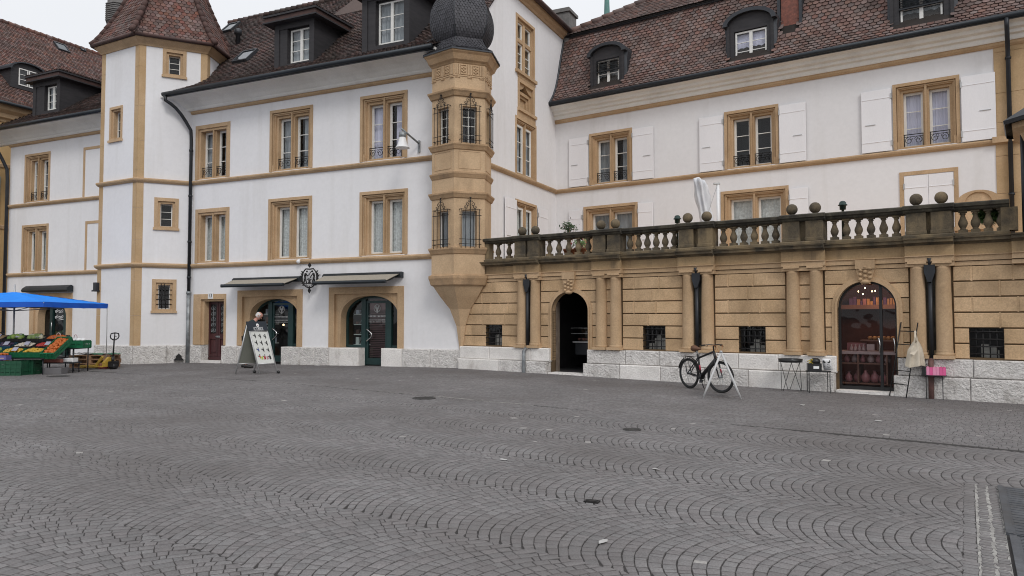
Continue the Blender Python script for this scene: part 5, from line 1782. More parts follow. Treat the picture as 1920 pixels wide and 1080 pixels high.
# ------------------------------------------------------------------ the paved square
def gzn(X, Y):
    U = (X - T.p[0]) * T.d[0] + (Y - T.p[1]) * T.d[1]
    U = np.clip(U, -30, 30)
    return 0.02 - 0.012 * np.sqrt(U * U + 1.5)
rng = np.random.default_rng(8)
u_c, w_c = T.uw(*onground(1870, 912)[:2])
LW, PITCH = 1.45, .107
W0 = 6.75
quads = []
def add_quads(Pq): quads.append(Pq)
# segmental arcs in lanes parallel to the terrace
Rr = (LW / 2) / sin(pi / 4)
ns = 16
for lane in range(10):
    wc = W0 + .12 + LW * (lane + .5)
    us = np.arange(-24, 22, PITCH) + rng.random() * PITCH
    us = us + rng.normal(0, .006, us.shape)
    nr = len(us) - 1
    # joint positions along each arc, as fractions
    base_t = (np.arange(ns + 1) / ns)[None, :] + np.zeros((nr, 1))
    jit = rng.normal(0, .012, base_t.shape); sh = ((np.arange(nr) % 2) * .5 / ns + rng.random(nr) * .25 / ns)[:, None]
    tt = base_t + jit + sh - .25 / ns
    tt[:, 0] = 0; tt[:, -1] = 1
    th = -pi / 4 + tt * pi / 2
    def pt(th, u0, v_shift=None):
        v = Rr * np.sin(th)
        if v_shift is not None: v = np.clip(v + v_shift, -LW / 2, LW / 2)
        c_ = np.sqrt(np.maximum(Rr * Rr - v * v, 0))
        return u0 + Rr - c_, v
    uo = us[:-1][:, None]; ui = us[1:][:, None]
    bend = .02 * np.sin(us * 1.7 + lane)[:-1][:, None]
    aU, aV = pt(th, uo + .0014, -PITCH * .5 * np.sin(th) * np.cos(th) * -1)
    bU, bV = pt(th, ui - .0014, -PITCH * .5 * np.sin(th) * np.cos(th))
    def wig(k, u): return .018 * (np.sin(u * 8.5 + k * 2.1) + .7 * np.sin(u * 13 + k * 4.7)) / 1.2
    over_ = (.004 + .040 * rng.random((nr, 1))) * ((tt > .999).astype(float) - (tt < .001).astype(float))
    aV = aV + over_; bV = bV + over_
    aV = aV + tt ** 3 * wig(lane + 1, aU) + (1 - tt) ** 3 * wig(lane, aU)
    bV = bV + tt ** 3 * wig(lane + 1, bU) + (1 - tt) ** 3 * wig(lane, bU)
    q = np.stack([np.stack([aU[:, :-1], aV[:, :-1]], -1), np.stack([aU[:, 1:], aV[:, 1:]], -1), np.stack([bU[:, 1:], bV[:, 1:]], -1), np.stack([bU[:, :-1], bV[:, :-1]], -1)], 2)
    q = q.reshape(-1, 4, 2)
    q[:, :, 1] += wc
    q[:, :, 1] += .04 * np.sin(q[:, :, 0] * .55 + lane * .3)
    add_quads(q)
# finer straight courses near the buildings
def rows(wa, wb, pitch, ua_, ub_, sl):
    ws = np.arange(wa, wb, pitch)
    for i in range(len(ws) - 1):
        u = ua_ + np.cumsum(sl * (.75 + .5 * rng.random(int((ub_ - ua_) / sl))))
        a, b = u[:-1], u[1:]
        q = np.stack([np.stack([a, np.full_like(a, ws[i])], -1), np.stack([b, np.full_like(a, ws[i])], -1), np.stack([b, np.full_like(a, ws[i + 1])], -1), np.stack([a, np.full_like(a, ws[i + 1])], -1)], 1)
        q[:, :, 1] += .05 * np.sin(q[:, :, 0] * .8)
        add_quads(q)
rows(-.2, W0 + .1, .097, -22, 19, .11)
qa = np.concatenate(quads)
cen = qa.mean(1)
KS = .062
lim_ = (u_c - .299 + KS * (qa[:, :, 1] - w_c))
spec = ((qa[:, :, 0] - lim_).min(1) > -.02) & (cen[:, 1] > w_c - .02)
qa = qa[~spec]; lim_ = lim_[~spec]
cl_ = (qa[:, :, 1].mean(1) > w_c - .02)
qa[cl_, :, 0] = np.minimum(qa[cl_, :, 0], lim_[cl_])
# straight setts beside the metal covers
quads = []
ws = np.arange(w_c, w_c + 6, .075)
for ua_, ub_ in ((u_c - .305, u_c - .205), (u_c - .185, u_c - .105), (u_c - .085, u_c - .005)):
    for i in range(len(ws) - 1):
        j = rng.normal(0, .006, 4)
        quads.append(np.array([[[ua_ + j[0], ws[i]], [ub_ + j[1], ws[i]], [ub_ + j[2], ws[i + 1] - (.013 if ua_ > u_c - .2 else 0)], [ua_ + j[3], ws[i + 1] - (.013 if ua_ > u_c - .2 else 0)]]]))
for q_ in quads: q_[:, :, 0] += KS * (q_[:, :, 1] - w_c)
qa = np.concatenate([qa] + quads)
# world positions, keep what the square shows plus a margin
X = T.p[0] + T.d[0] * qa[:, :, 0] + T.n[0] * qa[:, :, 1]
Y = T.p[1] + T.d[1] * qa[:, :, 0] + T.n[1] * qa[:, :, 1]
cx, cy = X.mean(1), Y.mean(1)
keep = (cy > 3.2) & (np.abs(cx) < cy * .69 + 2.6)
for pl, lim in ((A, .02), (TC, .05), (TL, .05), (AL, .02), (T, .05)):
    wv = (cx - pl.p[0]) * pl.n[0] + (cy - pl.p[1]) * pl.n[1]
    uv = (cx - pl.p[0]) * pl.d[0] + (cy - pl.p[1]) * pl.d[1]
    if pl is A: bad = (wv < lim) & (uv > uq - .5) & (uv < .3)
    elif pl is TC: bad = (wv < lim) & (uv > -.2) & (uv < 2.1)
    elif pl is TL: bad = (wv < lim) & (uv > uE1 - .3) & (uv < .2)
    elif pl is AL: bad = (wv < lim) & (uv < -17)
    else: bad = (wv < lim) & (uv > -.2)
    keep &= ~bad
X, Y = X[keep], Y[keep]
n = len(X)
cx, cy = X.mean(1, keepdims=True), Y.mean(1, keepdims=True)
size = np.hypot(X - cx, Y - cy)
# joint width: pull every corner towards the middle
gapw = .0014 + .0016 * rng.random((n, 1))
f1 = 1 - gapw / size * 1.3
X = cx + (X - cx) * f1 + rng.normal(0, .0018, (n, 4)); Y = cy + (Y - cy) * f1 + rng.normal(0, .0018, (n, 4))
Zt = gzn(X, Y) + rng.normal(0, .0008, (n, 1)) + rng.normal(0, .0008, (n, 4))
f2 = 1 - (.0026 + .0034 * rng.random((n, 1))) / size
Xi = cx + (X - cx) * f2; Yi = cy + (Y - cy) * f2
V = np.empty((n, 12, 3))
V[:, 0:4, 0], V[:, 0:4, 1], V[:, 0:4, 2] = Xi, Yi, Zt
V[:, 4:8, 0], V[:, 4:8, 1], V[:, 4:8, 2] = X, Y, Zt - .0020
V[:, 8:12, 0], V[:, 8:12, 1], V[:, 8:12, 2] = X, Y, Zt - .030
fl = [(0, 1, 2, 3)] + [(4 + k, 4 + (k + 1) % 4, (k + 1) % 4, k) for k in range(4)] + [(8 + k, 8 + (k + 1) % 4, 4 + (k + 1) % 4, 4 + k) for k in range(4)]
Fq = (np.arange(n)[:, None, None] * 12 + np.array(fl)[None]).reshape(-1, 4)
# big sheet under the stones, out to the horizon
xs = np.concatenate([[-260, -120, -60], np.arange(-32, 33, 1.6), [60, 120, 260]])
ys = np.concatenate([[-260, -120, -50, -20, -8], np.arange(-2, 44, 1.6), [60, 120, 260]])
GX, GY = np.meshgrid(xs, ys)
GZ = gzn(GX, GY) - .0042
gv = np.stack([GX, GY, GZ], -1).reshape(-1, 3)
nx = len(xs)
gi = (np.arange(len(ys) - 1)[:, None] * nx + np.arange(nx - 1)[None]).reshape(-1)
gf = np.stack([gi, gi + 1, gi + nx + 1, gi + nx], -1)
mx_, my_ = gv[gf].mean(1)[:, 0], gv[gf].mean(1)[:, 1]
inside = (my_ > 4.0) & (np.abs(mx_) < my_ * .69 + 1.0) & (my_ < 32)
VV = np.concatenate([V.reshape(-1, 3), gv]); FF = np.concatenate([Fq, gf + n * 12])
me = bpy.data.meshes.new('paved_square')
me.vertices.add(len(VV)); me.vertices.foreach_set('co', VV.astype(np.float32).ravel())
me.loops.add(len(FF) * 4); me.loops.foreach_set('vertex_index', FF.astype(np.int32).ravel())
me.polygons.add(len(FF)); me.polygons.foreach_set('loop_start', np.arange(len(FF), dtype=np.int32) * 4)
me.polygons.foreach_set('loop_total', np.full(len(FF), 4, dtype=np.int32))
pale = (rng.random(n) < .0013).astype(np.int32) * 2
mi9 = np.repeat(pale[:, None], 9, 1); mi9[:, 1:5] = np.where(pale[:, None] > 0, 2, 4)
mi = np.concatenate([mi9.ravel(), np.where(inside, 1, 3)]).astype(np.int32)
me.polygons.foreach_set('material_index', mi)
me.update(); me.validate()
M['cobble'] = mat('grey_brown_setts', (.198, .186, .186), (.152, .143, .143), .78, .45, .3, .7, .28, 70, .6, 60, .012, island=.13, hue=.010,
                  stain=((.118, .107, .104), .30, .46, .64, (1, 1, 1), .7), spec=.3)
M['joint'] = mat('dark_joint_sand', (.042, .038, .037), (.028, .026, .025), .95, 4, fine=.2)
M['palestone'] = mat('pale_sett', (.33, .315, .30), (.27, .255, .245), .8, 6, fine=.2)
def outer():
    m, N, L = newmat('distant_setts')
    o = N.new('ShaderNodeOutputMaterial'); b = N.new('ShaderNodeBsdfPrincipled'); b.inputs['Roughness'].default_value = .8
    t = N.new('ShaderNodeTexCoord'); v = N.new('ShaderNodeTexVoronoi'); v.feature = 'DISTANCE_TO_EDGE'; v.inputs['Scale'].default_value = 9
    L.new(t.outputs['Object'], v.inputs['Vector'])
    r = N.new('ShaderNodeMapRange'); r.inputs[1].default_value = .02; r.inputs[2].default_value = .08; L.new(v.outputs['Distance'], r.inputs[0])
    k = N.new('ShaderNodeMix'); k.data_type = 'RGBA'; k.inputs['A'].default_value = (.03, .028, .027, 1); k.inputs['B'].default_value = (.11, .104, .103, 1)
    L.new(r.outputs[0], k.inputs['Factor']); L.new(k.outputs['Result'], b.inputs['Base Color']); L.new(b.outputs[0], o.inputs[0])
    return m
M['outer'] = outer()
M['edge'] = mat('soiled_shaded_sett_edge', (.108, .099, .098), (.072, .066, .065), .9, 3, fine=.25)  # dirt, plus the shading of rounded stone edges put into the colour
for k in ('cobble', 'joint', 'palestone', 'outer', 'edge'): me.materials.append(M[k])
go = bpy.data.objects.new('paved_square', me); COL.objects.link(go); go['kind'] = 'structure'
# pale mortar bed of the strip beside the covers, and of the seam across the square
def sheet(name, pts, mat_, dz, shear=0.0):
    mb = MB()
    (u0, u1, w0, w1) = pts
    k = max(2, int(abs(u1 - u0) / .8) + 1)
    for i in range(k):
        a, b = u0 + (u1 - u0) * i / k, u0 + (u1 - u0) * (i + 1) / k
        P = [T.P(a, w0, 0), T.P(b, w0, 0), T.P(b + shear * (w1 - w0), w1, 0), T.P(a + shear * (w1 - w0), w1, 0)]
        mb.quad(*[(x, y, gz(x, y) + dz) for x, y, z in P])
    o = struct(name, mb, mat_); return o
M['mortar'] = mat('pale_mortar', (.34, .33, .31), (.22, .21, .20), .9, 9, fine=.3, fscale=60)
sheet('mortar_strip', (u_c - .205, u_c + .0, w_c, w_c + 6), M['mortar'], -.003, KS)
M['seam'] = mat('worn_mortar_seam', (.22, .21, .20), (.11, .105, .10), .9, 7, .45, .6, fine=.3)
sheet('mortar_seam', (-1.2, 7.2, W0 - .05, W0 + .10), M['seam'], -.001)
# ------------------------------------------------------------------ metal covers and drains in the paving
def flush(name, u0, u1, w0, w1, label, cat, rib, mat_, group=None):
    mb = MB()
    def P(u, w, dz): x, y, _ = T.P(u + KS * (w - w_c), w, 0); return (x, y, gz(x, y) + dz)
    def slab(a, b, c, d, z0, z1):
        v = [P(x, y, z) for x in (a, b) for y in (c, d) for z in (z0, z1)]
        mb.add(v, [(0, 1, 3, 2), (4, 6, 7, 5), (0, 4, 5, 1), (2, 3, 7, 6), (0, 2, 6, 4), (1, 5, 7, 3)])
    slab(u0, u1, w0, w1, -.02, .012)
    e = .05
    slab(u0, u0 + e, w0, w1, .012, .020); slab(u1 - e, u1, w0, w1, .012, .020)
    n = rib
    for k in range(n):
        a = w0 + (w1 - w0) * (k + .3) / n
        slab(u0 + e + .02, u1 - e - .02, a, a + (w1 - w0) / n * .45, .012, .016)
    return solo(name, mb, mat_, label, cat, group=group)
M['hatch'] = mat('worn_steel_hatch', (.125, .132, .145), (.075, .08, .09), .55, 2.2, .38, .62, .22, 50, .2, 60, .004, metal=.4, stain=((.06, .056, .052), 3, .5, .7, (1, 1, 1), .6))
_, w_h = T.uw(*onground(1890, 1003)[:2])
flush('cellar_hatch', u_c + .0, u_c + 1.3, w_c + .02, w_h, 'grey steel hatch set in the paving, the far one of the pair', 'hatch', 20, M['hatch'], 'steel hatches beside the paving strip')
flush('cellar_hatch', u_c + .02, u_c + 1.3, w_h + .05, w_h + 1.6, 'ribbed grey steel hatch cut off by the bottom right corner', 'hatch', 34, M['hatch'], 'steel hatches beside the paving strip')
M['cover'] = mat('dull_cast_iron', (.055, .052, .05), (.035, .033, .032), .7, 20)
def cover(px, py, r, label, mat_='cover', name='manhole_cover', cat='manhole cover'):
    x, y, z = onground(px, py)
    mb = MB(); mb.lathe([(.0, .012), (r * .82, .012), (r * .84, .006), (r * .9, .006), (r * .92, .013), (r, .013), (r, -.02)], (0, 0, 0), 24)
    for k in range(-3, 4):
        a = sqrt(max(0, .6 - (k / 4.5) ** 2)) * r; mb.box(-a, a, k * r * .2 - .01, k * r * .2 + .01, .012, .017)
    solo(name, mb, M[mat_], label, cat, (x, y, z), .4)
cover(795, 747, .24, 'round dark manhole cover out in the paving, before the plinth below the turret')
cover(110, 706, .30, 'round dark manhole cover in front of the green market crates')
cover(1185, 806, .14, 'small dark patch of stones in the paving right of centre')  # only a dark patch of stones, drawn as a flat disc
x, y, z = onground(1110, 941)
mb = MB(); mb.box(-.07, .07, -.045, .045, -.01, .012); mb.box(-.05, .05, -.03, .03, .012, .016); solo('water_valve_cap', mb, M['iron'], 'tiny black rectangular valve cap in the near paving', 'valve cap', (x, y, z), -.4)
# pale stones of the paving, laid on as thin raised flakes
M['paper'] = mat('grey_white_matt', (.42, .41, .40), (.34, .33, .32), .9, 20)
for i, (px, py, s_) in enumerate([(595, 686, .16), (944, 863, .06), (1505, 760, .10), (1647, 790, .10), (1230, 881, .055), (1131, 1018, .055)]):
    x, y, z = onground(px, py)
    mb = MB(); rr = random.Random(i)
    pts = [(s_ * (.9 + .3 * rr.random()) * cos(a), s_ * .5 * (.8 + .4 * rr.random()) * sin(a), .006 + .012 * rr.random()) for a in [k * pi / 3 for k in range(6)]]
    mb.add(pts + [(0, 0, .02)], [(k, (k + 1) % 6, 6) for k in range(6)])
    lab = ['pale paving stone by the plinth between the arched shop fronts', 'tiny pale stone in mid square, far left of the others', 'pale stone in the paving before the black tray table',
           'pale stone in the paving before the glazed arched shop', 'pale stone in mid square below the bicycle', 'pale stone nearest the bottom edge of the photo'][i]
    solo('pale_paver', mb, M['paper'], lab, 'paper scrap', (x, y, z), rr.random() * 3, 'pale stones in the paving')

# ------------------------------------------------------------------ awnings over the two shops
def awning(u0, u1, v0, v1, zt, zf, label):
    t = thing('awning', label, 'awning', A.P((u0 + u1) / 2, 0, zt), group='awnings over the arched shops')
    mb = MB(A.P)
    mb.strip([(.0, zt - .10), (.0, zt + .08), (.12, zt + .10), (.20, zt + .03), (.18, zt - .08)], u0, u1, 0, True)
    part('cassette', mb, M['awnbar'], t)
    w1 = .85
    mb = MB(A.P)
    mb.add([(u0 + .06, .16, zt + .03), (u1 - .06, .16, zt + .03), (v1, w1, zf + .02), (v0, w1, zf + .02)], [(0, 1, 2, 3)])
    mb.add([(u0 + .06, .16, zt + .02), (u1 - .06, .16, zt + .02), (v1, w1, zf + .01), (v0, w1, zf + .01)], [(3, 2, 1, 0)])
    part('cloth', mb, M['awn'], t)
    mb = MB(A.P); mb.strip([(w1 - .02, zf - .06), (w1 - .03, zf + .04), (w1 + .05, zf + .05), (w1 + .07, zf - .01), (w1 + .05, zf - .07)], v0, v1, 0, True)
    part('front_bar', mb, M['awnbar'], t)
    for uu, vv in ((u0 + .25, v0 + .3), (u1 - .25, v1 - .2)):
        mb = MB(A.P); ptube(mb, [(uu, .14, zt - .05), ((uu + vv) / 2 + .1, .5, (zt + zf) / 2 - .05), (vv, w1, zf - .02)], .03, 6); part('folding_arm', mb, M['awnbar'], t)
    return t
awning(-9.80, -6.58, -9.62, -6.68, 3.02, 2.80, 'dark framed awning with beige cloth over the left arched shop, beside the red door')
awning(-5.52, -2.24, -5.36, -2.36, 3.07, 2.82, 'dark framed awning with beige cloth over the right arched shop, nearest the turret')
# wrought iron emblem
su, sz = A.at(588, 521)
t = thing('shop_emblem', 'black wrought iron emblem with two smiths at an anvil between the awnings', 'sign', A.P(su, .2, sz))
mb = MB(A.P); w = .22
oval = [(su + .33 * cos(a), w, sz + .36 * sin(a) - (.06 * max(0, cos((a - pi / 2) * 3)) if abs(a - pi / 2) < .5 else 0)) for a in [2 * pi * k / 36 for k in range(36)]]
ptube(mb, oval, .024, 6, closed=True)
for k in range(7):
    for sg in (-1, 1):
        a = -.75 + k * .21
        c = (su + sg * .36 * cos(a), sz + .37 * sin(a)); o = (su + sg * (.44 - .02 * (k % 2)) * cos(a), sz + .45 * sin(a) + .03)
        mb.prism([(c[0], c[1] - .04), (o[0], o[1]), (c[0], c[1] + .05)], w - .012, w + .012)
def dia(z, r, hh): mb.prism([(su, z - hh), (su + r, z), (su, z + hh), (su - r, z)], w - .02, w + .02)
dia(sz + .44, .07, .09); dia(sz - .46, .06, .10); dia(sz - .36, .035, .06)
mb.box(su - .27, su + .27, w - .012, w + .012, sz - .225, sz - .195)
for sg in (-1, 1): scroll(mb, (su + sg * .14, sz - .28), .06, 0, 1.1, w, .012, 12, sg)
part('ring', mb, M['iron'], t)
mb = MB(A.P); mb.prism([(su - .11, sz - .06), (su + .10, sz - .06), (su + .03, sz - .11), (su + .03, sz - .15), (su + .06, sz - .195), (su - .06, sz - .195), (su - .03, sz - .15), (su - .03, sz - .11)], w - .02, w + .02)
part('anvil', mb, M['iron'], t)
for sg in (-1, 1):
    mb = MB(A.P)
    X = lambda x: su + sg * x
    ptube(mb, [(X(.25), w, sz - .20), (X(.20), w, sz - .03), (X(.21), w, sz + .07)], [.018, .026, .034], 6)
    ptube(mb, [(X(.12), w, sz - .20), (X(.16), w, sz - .10), (X(.20), w, sz + .02)], [.018, .024, .03], 6)
    ptube(mb, [(X(.21), w, sz + .05), (X(.17), w, sz + .16)], [.036, .042], 6)
    mb.T = None; mb.ball(A.P(X(.12), w, sz + .22), .038, 8); mb.T = A.P
    ptube(mb, [(X(.16), w, sz + .15), (X(.08), w, sz + .06), (X(.0 if sg < 0 else .04), w, sz + (.12 if sg < 0 else -.0))], .017, 5)
    if sg < 0: ptube(mb, [(su - .02, w, sz + .10), (su + .08, w, sz + .22)], .014, 5)
    else: ptube(mb, [(su + .05, w, sz - .01), (su - .1, w, sz - .05)], .012, 5)
    part('smith_figure', mb, M['iron'], t)
mb = MB(A.P)
for q in (-.3, .3): ptube(mb, [(su + q, w, sz + .1), (su + q, 0, sz + .1)], .012, 5)
part('wall_fixing', mb, M['iron'], t)
cu_, cz = A.at(564.5, 491)
mb = MB(A.P); mb.T = None; mb.ball(A.P(cu_, .14, cz), .075, 12); mb.tube([A.P(cu_, .14, cz + .05), A.P(cu_, 0, cz + .08)], .03, 6); mb.tube([A.P(cu_ - .02, .02, cz), A.P(cu_ - .02, .02, 3.1)], .008, 4)
solo('security_camera', mb, M['whiteplastic'], 'small white globe camera under the string course above the left awning', 'security camera')
# wall lamp on a bracket
lu, lz = A.at(787, 275)
t = thing('street_lamp', 'white bell shaped street lamp on a grey wall bracket beside the turret', 'street lamp', A.P(lu, 0, lz))
mb = MB(A.P); mb.box(lu - .03, lu + .03, .0, .07, lz - .20, lz + .20); ptube(mb, [(lu, .06, lz + .10), (lu - .02, 1.05, lz + .36)], .032, 8); part('bracket', mb, M['zinc'], t)
mb = MB(); c = A.P(lu - .02, 1.0, lz - .05)
mb.lathe([(.02, .32), (.12, .31), (.125, .16), (.11, .15)], c, 16); part('lamp_cap', mb, M['zinc'], t)
mb = MB(); mb.lathe([(.10, .16), (.115, .10), (.135, .0), (.165, -.10), (.215, -.17), (.235, -.20), (.21, -.205)], c, 20); part('lamp_shade', mb, M['whiteplastic'], t)

# ------------------------------------------------------------------ snap-frame board with pocket knives
F1 = Vector(onground(487, 702)); across = Vector((.40, .36, 0)); F2 = F1 + across
B1 = F1 + Vector((-.74, -.02 + .12, 0)); B2 = B1 + across
t = thing('knife_board', 'white A-frame board showing twelve pocket knives under a dark header', 'advertising board', ((F1 + F2 + B1 + B2) / 4)[:])
right = (F2 - F1); right.z = 0; Wd = right.length; right.normalize()
ap1 = Vector(atdepth(464, 606, F1.y + .06)); ap2 = ap1 + right * Wd

H = ap1.z
def on(a, b, k): return a.lerp(b, k)
L0, L1 = ap1, F1  # left leg of the front leaf
R0, R1 = ap2, F2
nrm = (L1 - L0).cross(right).normalized()
if nrm.dot(Vector((-F1.x, -F1.y, 1.6))) < 0: nrm = -nrm
def fp(x, y, out=0.0):      # x 0..1 across, y 0..1 from apex down
    return tuple(on(on(L0, L1, y), on(R0, R1, y), x) + nrm * out)
fr = MB()
for (a, b) in (((0, 0), (0, 1)), ((1, 0), (1, 1))): fr.tube([fp(*a), fp(*b)], .022, 6)
for y in (.16, .80): fr.tube([fp(0, y), fp(1, y)], .024, 6)
for a, b in ((ap1, B1), (ap2, B2)): fr.tube([tuple(a), tuple(b)], .02, 6)
fr.tube([tuple(on(ap1, B1, .8)), tuple(on(ap2, B2, .8))], .02, 6)
part('frame', fr, M['grey'], t)
pn = MB(); pn.quad(fp(0, .16, .004), fp(1, .16, .004), fp(1, .80, .004), fp(0, .80, .004)); part('poster', pn, mat('white_poster', (.62, .63, .60), (.57, .58, .55), .5, 4), t)
bk = MB(); bk.quad(tuple(on(ap1, B1, .12)), tuple(on(ap2, B2, .12)), tuple(on(ap2, B2, .8)), tuple(on(ap1, B1, .8))); part('rear_panel', bk, mat('grey_green_rear_panel', (.16, .165, .14), (.13, .135, .115)), t)
hb = MB()
hv = [fp(x, y, o) for y in (-.03, .15) for x in (-.06, 1.03) for o in (-.02, .035)]
hb.add(hv, [(0, 1, 3, 2), (4, 6, 7, 5), (0, 4, 5, 1), (2, 3, 7, 6), (0, 2, 6, 4), (1, 5, 7, 3)])
hdr = part('header', hb, mat('navy_black_header', (.016, .022, .032), (.012, .017, .025), .4), t)
text_mesh('VICTORINOX', .1, lambda x, w_, z: fp(.5 + x, .118 - z, .037), M['whiteplastic'], hdr, 'header_lettering', .55, 0)
em = MB()
em.add([fp(.5 + .085 * cos(a), .045 - .034 * sin(a), .038) for a in [2 * pi * k / 14 for k in range(14)]], [tuple(range(14))])
part('emblem', em, M['whiteplastic'], hdr)
em = MB()
em.add([fp(.5 - .045, .05, .0395), fp(.5 + .045, .05, .0395), fp(.5 + .045, .062, .0395), fp(.5 - .045, .062, .0395)], [(0, 1, 2, 3)]); part('emblem_mark', em, M['brick'], hdr)
kn = MB()
rr = random.Random(6)
cols_ = [0, 0, 0, 0, 0, 0, 1, 0, 0]
for i in range(12):
    r_, c_ = divmod(i, 3)
    cx_, cy_ = .22 + .28 * c_, .245 + .135 * r_ + .006 * c_
    m_ = [0, 0, 0, 0, 0, 0, 1, 0, 0, 2, 3, 0][i]
    kn.add([fp(cx_ + dx, cy_ + dy, .008) for dx, dy in ((-.04, .0), (.05, -.02), (.07, .03), (.06, .045), (-.01, .02))], [(0, 1, 2, 3, 4)], m_)
    kn.add([fp(cx_ + dx, cy_ + dy, .009) for dx, dy in ((-.09, -.02), (-.03, -.005), (-.03, .01), (-.07, .005))], [(0, 1, 2, 3)], 0)
    kn.add([fp(cx_ + dx, cy_ + dy, .009) for dx, dy in ((.02, .02), (.05, .03), (.03, .06), (.015, .05))], [(0, 1, 2, 3)], 0 if m_ != 2 else 4)
    kn.add([fp(cx_ + dx, cy_ + dy, .009) for dx, dy in ((.0, -.03), (.05, -.045), (.055, -.025), (.01, -.01))], [(0, 1, 2, 3)], 0)
for k, m_ in enumerate((4, 2, 3, 0)): kn.add([fp(.30 + .15 * k + dx, .66 + dy, .0085) for dx, dy in ((0, 0), (.10, -.01), (.11, .05), (.01, .06))], [(0, 1, 2, 3)], m_)
part('knife_picture', kn, [M['black'], mat('blue_print', (.05, .07, .25)), mat('red_print', (.45, .05, .05)), mat('pinkish_print', (.45, .25, .27)), mat('yellow_green_print', (.45, .5, .08))], t)
for q in (F2, B2):
    wl = MB(); wl.T = None
    c = q + Vector((.03, 0, .045))
    for k in range(16):
        pass
    wl.tube([tuple(c + Vector((.0, -.02, 0))), tuple(c + Vector((0, .02, 0)))], .045, 12)
    part('wheel', wl, M['black'], t)
# ------------------------------------------------------------------ bicycle
xr, yr, zr_ = onground(1293, 728)
t = thing('bicycle', 'black bicycle with rear rack and brown saddle parked on its stand', 'bicycle', (xr, yr, zr_))
dirv = Vector((.46, -1.0, 0)).normalized()
side = Vector((dirv.y, -dirv.x, 0))
RW_ = .362
WB = 1.13
lean = .05
def bp(x, y, z): 
    v = Vector((xr, yr, zr_)) + dirv * x + side * (y + lean * z * .6) + Vector((0, 0, z)); return tuple(v)
gzf = gz(*bp(WB, 0, 0)[:2]) - zr_
def wheel(x0, dz, steer=0.0):
    c, s_ = cos(steer), sin(steer)
    def wp(a, r, y=0): return bp(x0 + r * cos(a) * c + y * -s_, r * cos(a) * s_ + y * c, RW_ + dz + r * sin(a))
    ty = MB(); ty.tube([wp(2 * pi * k / 36, RW_ - .020) for k in range(36)], .024, 8, closed=True)
    w_ = part('wheel', ty, mat('black_rubber', (.016, .016, .016), rough=.8) if 'rubber' not in M else M['rubber'], t)
    ri = MB(); ri.tube([wp(2 * pi * k / 36, RW_ - .05) for k in range(36)], .013, 6, closed=True); part('rim', ri, M['pipe'], w_)
    sp = MB()
    for k in range(28):
        a = 2 * pi * k / 28; sg = .03 if k % 2 else -.03
        sp.tube([wp(a, RW_ - .055), wp(a + (.5 if (k // 2) % 2 else -.5), .025, sg)], .0022, 3)
    sp.tube([wp(0, 0, -.05), wp(0, 0, .05)], .03, 8); part('spokes', sp, M['zinc'], w_)
    fd = MB()
    return wp
M['rubber'] = mat('black_rubber', (.016, .016, .016), (.022, .022, .022), .8, 4)
M['bikepaint'] = mat('black_bike_paint', (.014, .014, .016), (.02, .02, .022), .35, 4)
M['redpaint'] = mat('red_bike_accent', (.45, .035, .07), (.38, .03, .06), .4, 4)
wr_ = wheel(0, 0)
wf_ = wheel(WB, gzf, -.22)
bb = (.44, 0, .30); st = (.34, 0, .83); hd1 = (.93, 0, .92); hd0 = (.985, 0, .72)
fr = MB()
fr.tube([bp(*bb), bp(*st)], .025, 8); fr.tube([bp(.36, 0, .74), bp(*hd1)], .024, 8); fr.tube([bp(*bb), bp(hd0[0], 0, hd0[2] + .02)], .046, 8); fr.tube([bp(*hd0), bp(*hd1)], .032, 8); fr.tube([bp(bb[0] - .03, 0, bb[2]), bp(bb[0] + .05, 0, bb[2] + .02)], .07, 10)
for sg in (-.045, .045):
    fr.tube([bp(.42, sg * .6, .30), bp(0, sg, RW_)], .016, 6); fr.tube([bp(.35, sg * .4, .74), bp(0, sg, RW_)], .013, 6)
part('frame', fr, M['bikepaint'], t)
ac = MB(); ac.tube([bp(.415, -.002, .46), bp(.395, -.002, .58)], .024, 8); ac.tube([bp(.86, 0, .895), bp(.92, 0, .915)], .0225, 8); part('red_accent', ac, M['redpaint'], t)
fk = MB()
for sg in (-.055, .055): fk.tube([bp(1.0, sg, .74), bp(1.045, sg, .58), bp(WB, sg * .95, RW_ + gzf)], [.02, .02, .012], 6)
fk.tube([bp(1.0, -.06, .74), bp(1.0, .06, .74)], .02, 6)
fork = part('fork', fk, M['bikepaint'], t)
ac = MB(); ac.tube([bp(1.06, -.056, .55), bp(1.10, -.054, .44)], .017, 6); part('red_accent', ac, M['redpaint'], fork)
hb_ = MB(); hb_.tube([bp(*hd1), bp(.915, 0, 1.03), bp(.96, 0, 1.07)], .018, 6)
hb_.tube([bp(.86, -.31, 1.06), bp(.93, -.14, 1.08), bp(.96, 0, 1.07), bp(.93, .14, 1.08), bp(.86, .31, 1.06)], .013, 6); part('handlebar', hb_, M['bikepaint'], t)
gp = MB(); 
for sg in (-1, 1): gp.tube([bp(.86, sg * .31, 1.06), bp(.89, sg * .22, 1.07)], .018, 6); gp.tube([bp(.93, sg * .18, 1.06), bp(.98, sg * .24, 1.03)], .008, 5)
part('grip', gp, M['rubber'], t)
sp_ = MB(); sp_.tube([bp(*st), bp(.32, 0, .93)], .014, 6); part('seat_post', sp_, M['grey'], t)
sd = MB(); sd.tube([bp(.18, 0, .965), bp(.24, 0, .972), bp(.34, 0, .965), bp(.46, 0, .962)], [.075, .08, .05, .022], 8); part('saddle', sd, mat('brown_saddle_leather', (.16, .075, .04), (.10, .05, .03), .5, 6), t)
rk = MB()
for sg in (-.06, .06): rk.tube([bp(.28, sg, .76), bp(-.22, sg, .77)], .007, 5); rk.tube([bp(-.14, sg, .77), bp(0, sg, RW_)], .007, 5); rk.tube([bp(-.05, sg, .77), bp(0, sg, RW_)], .006, 5)
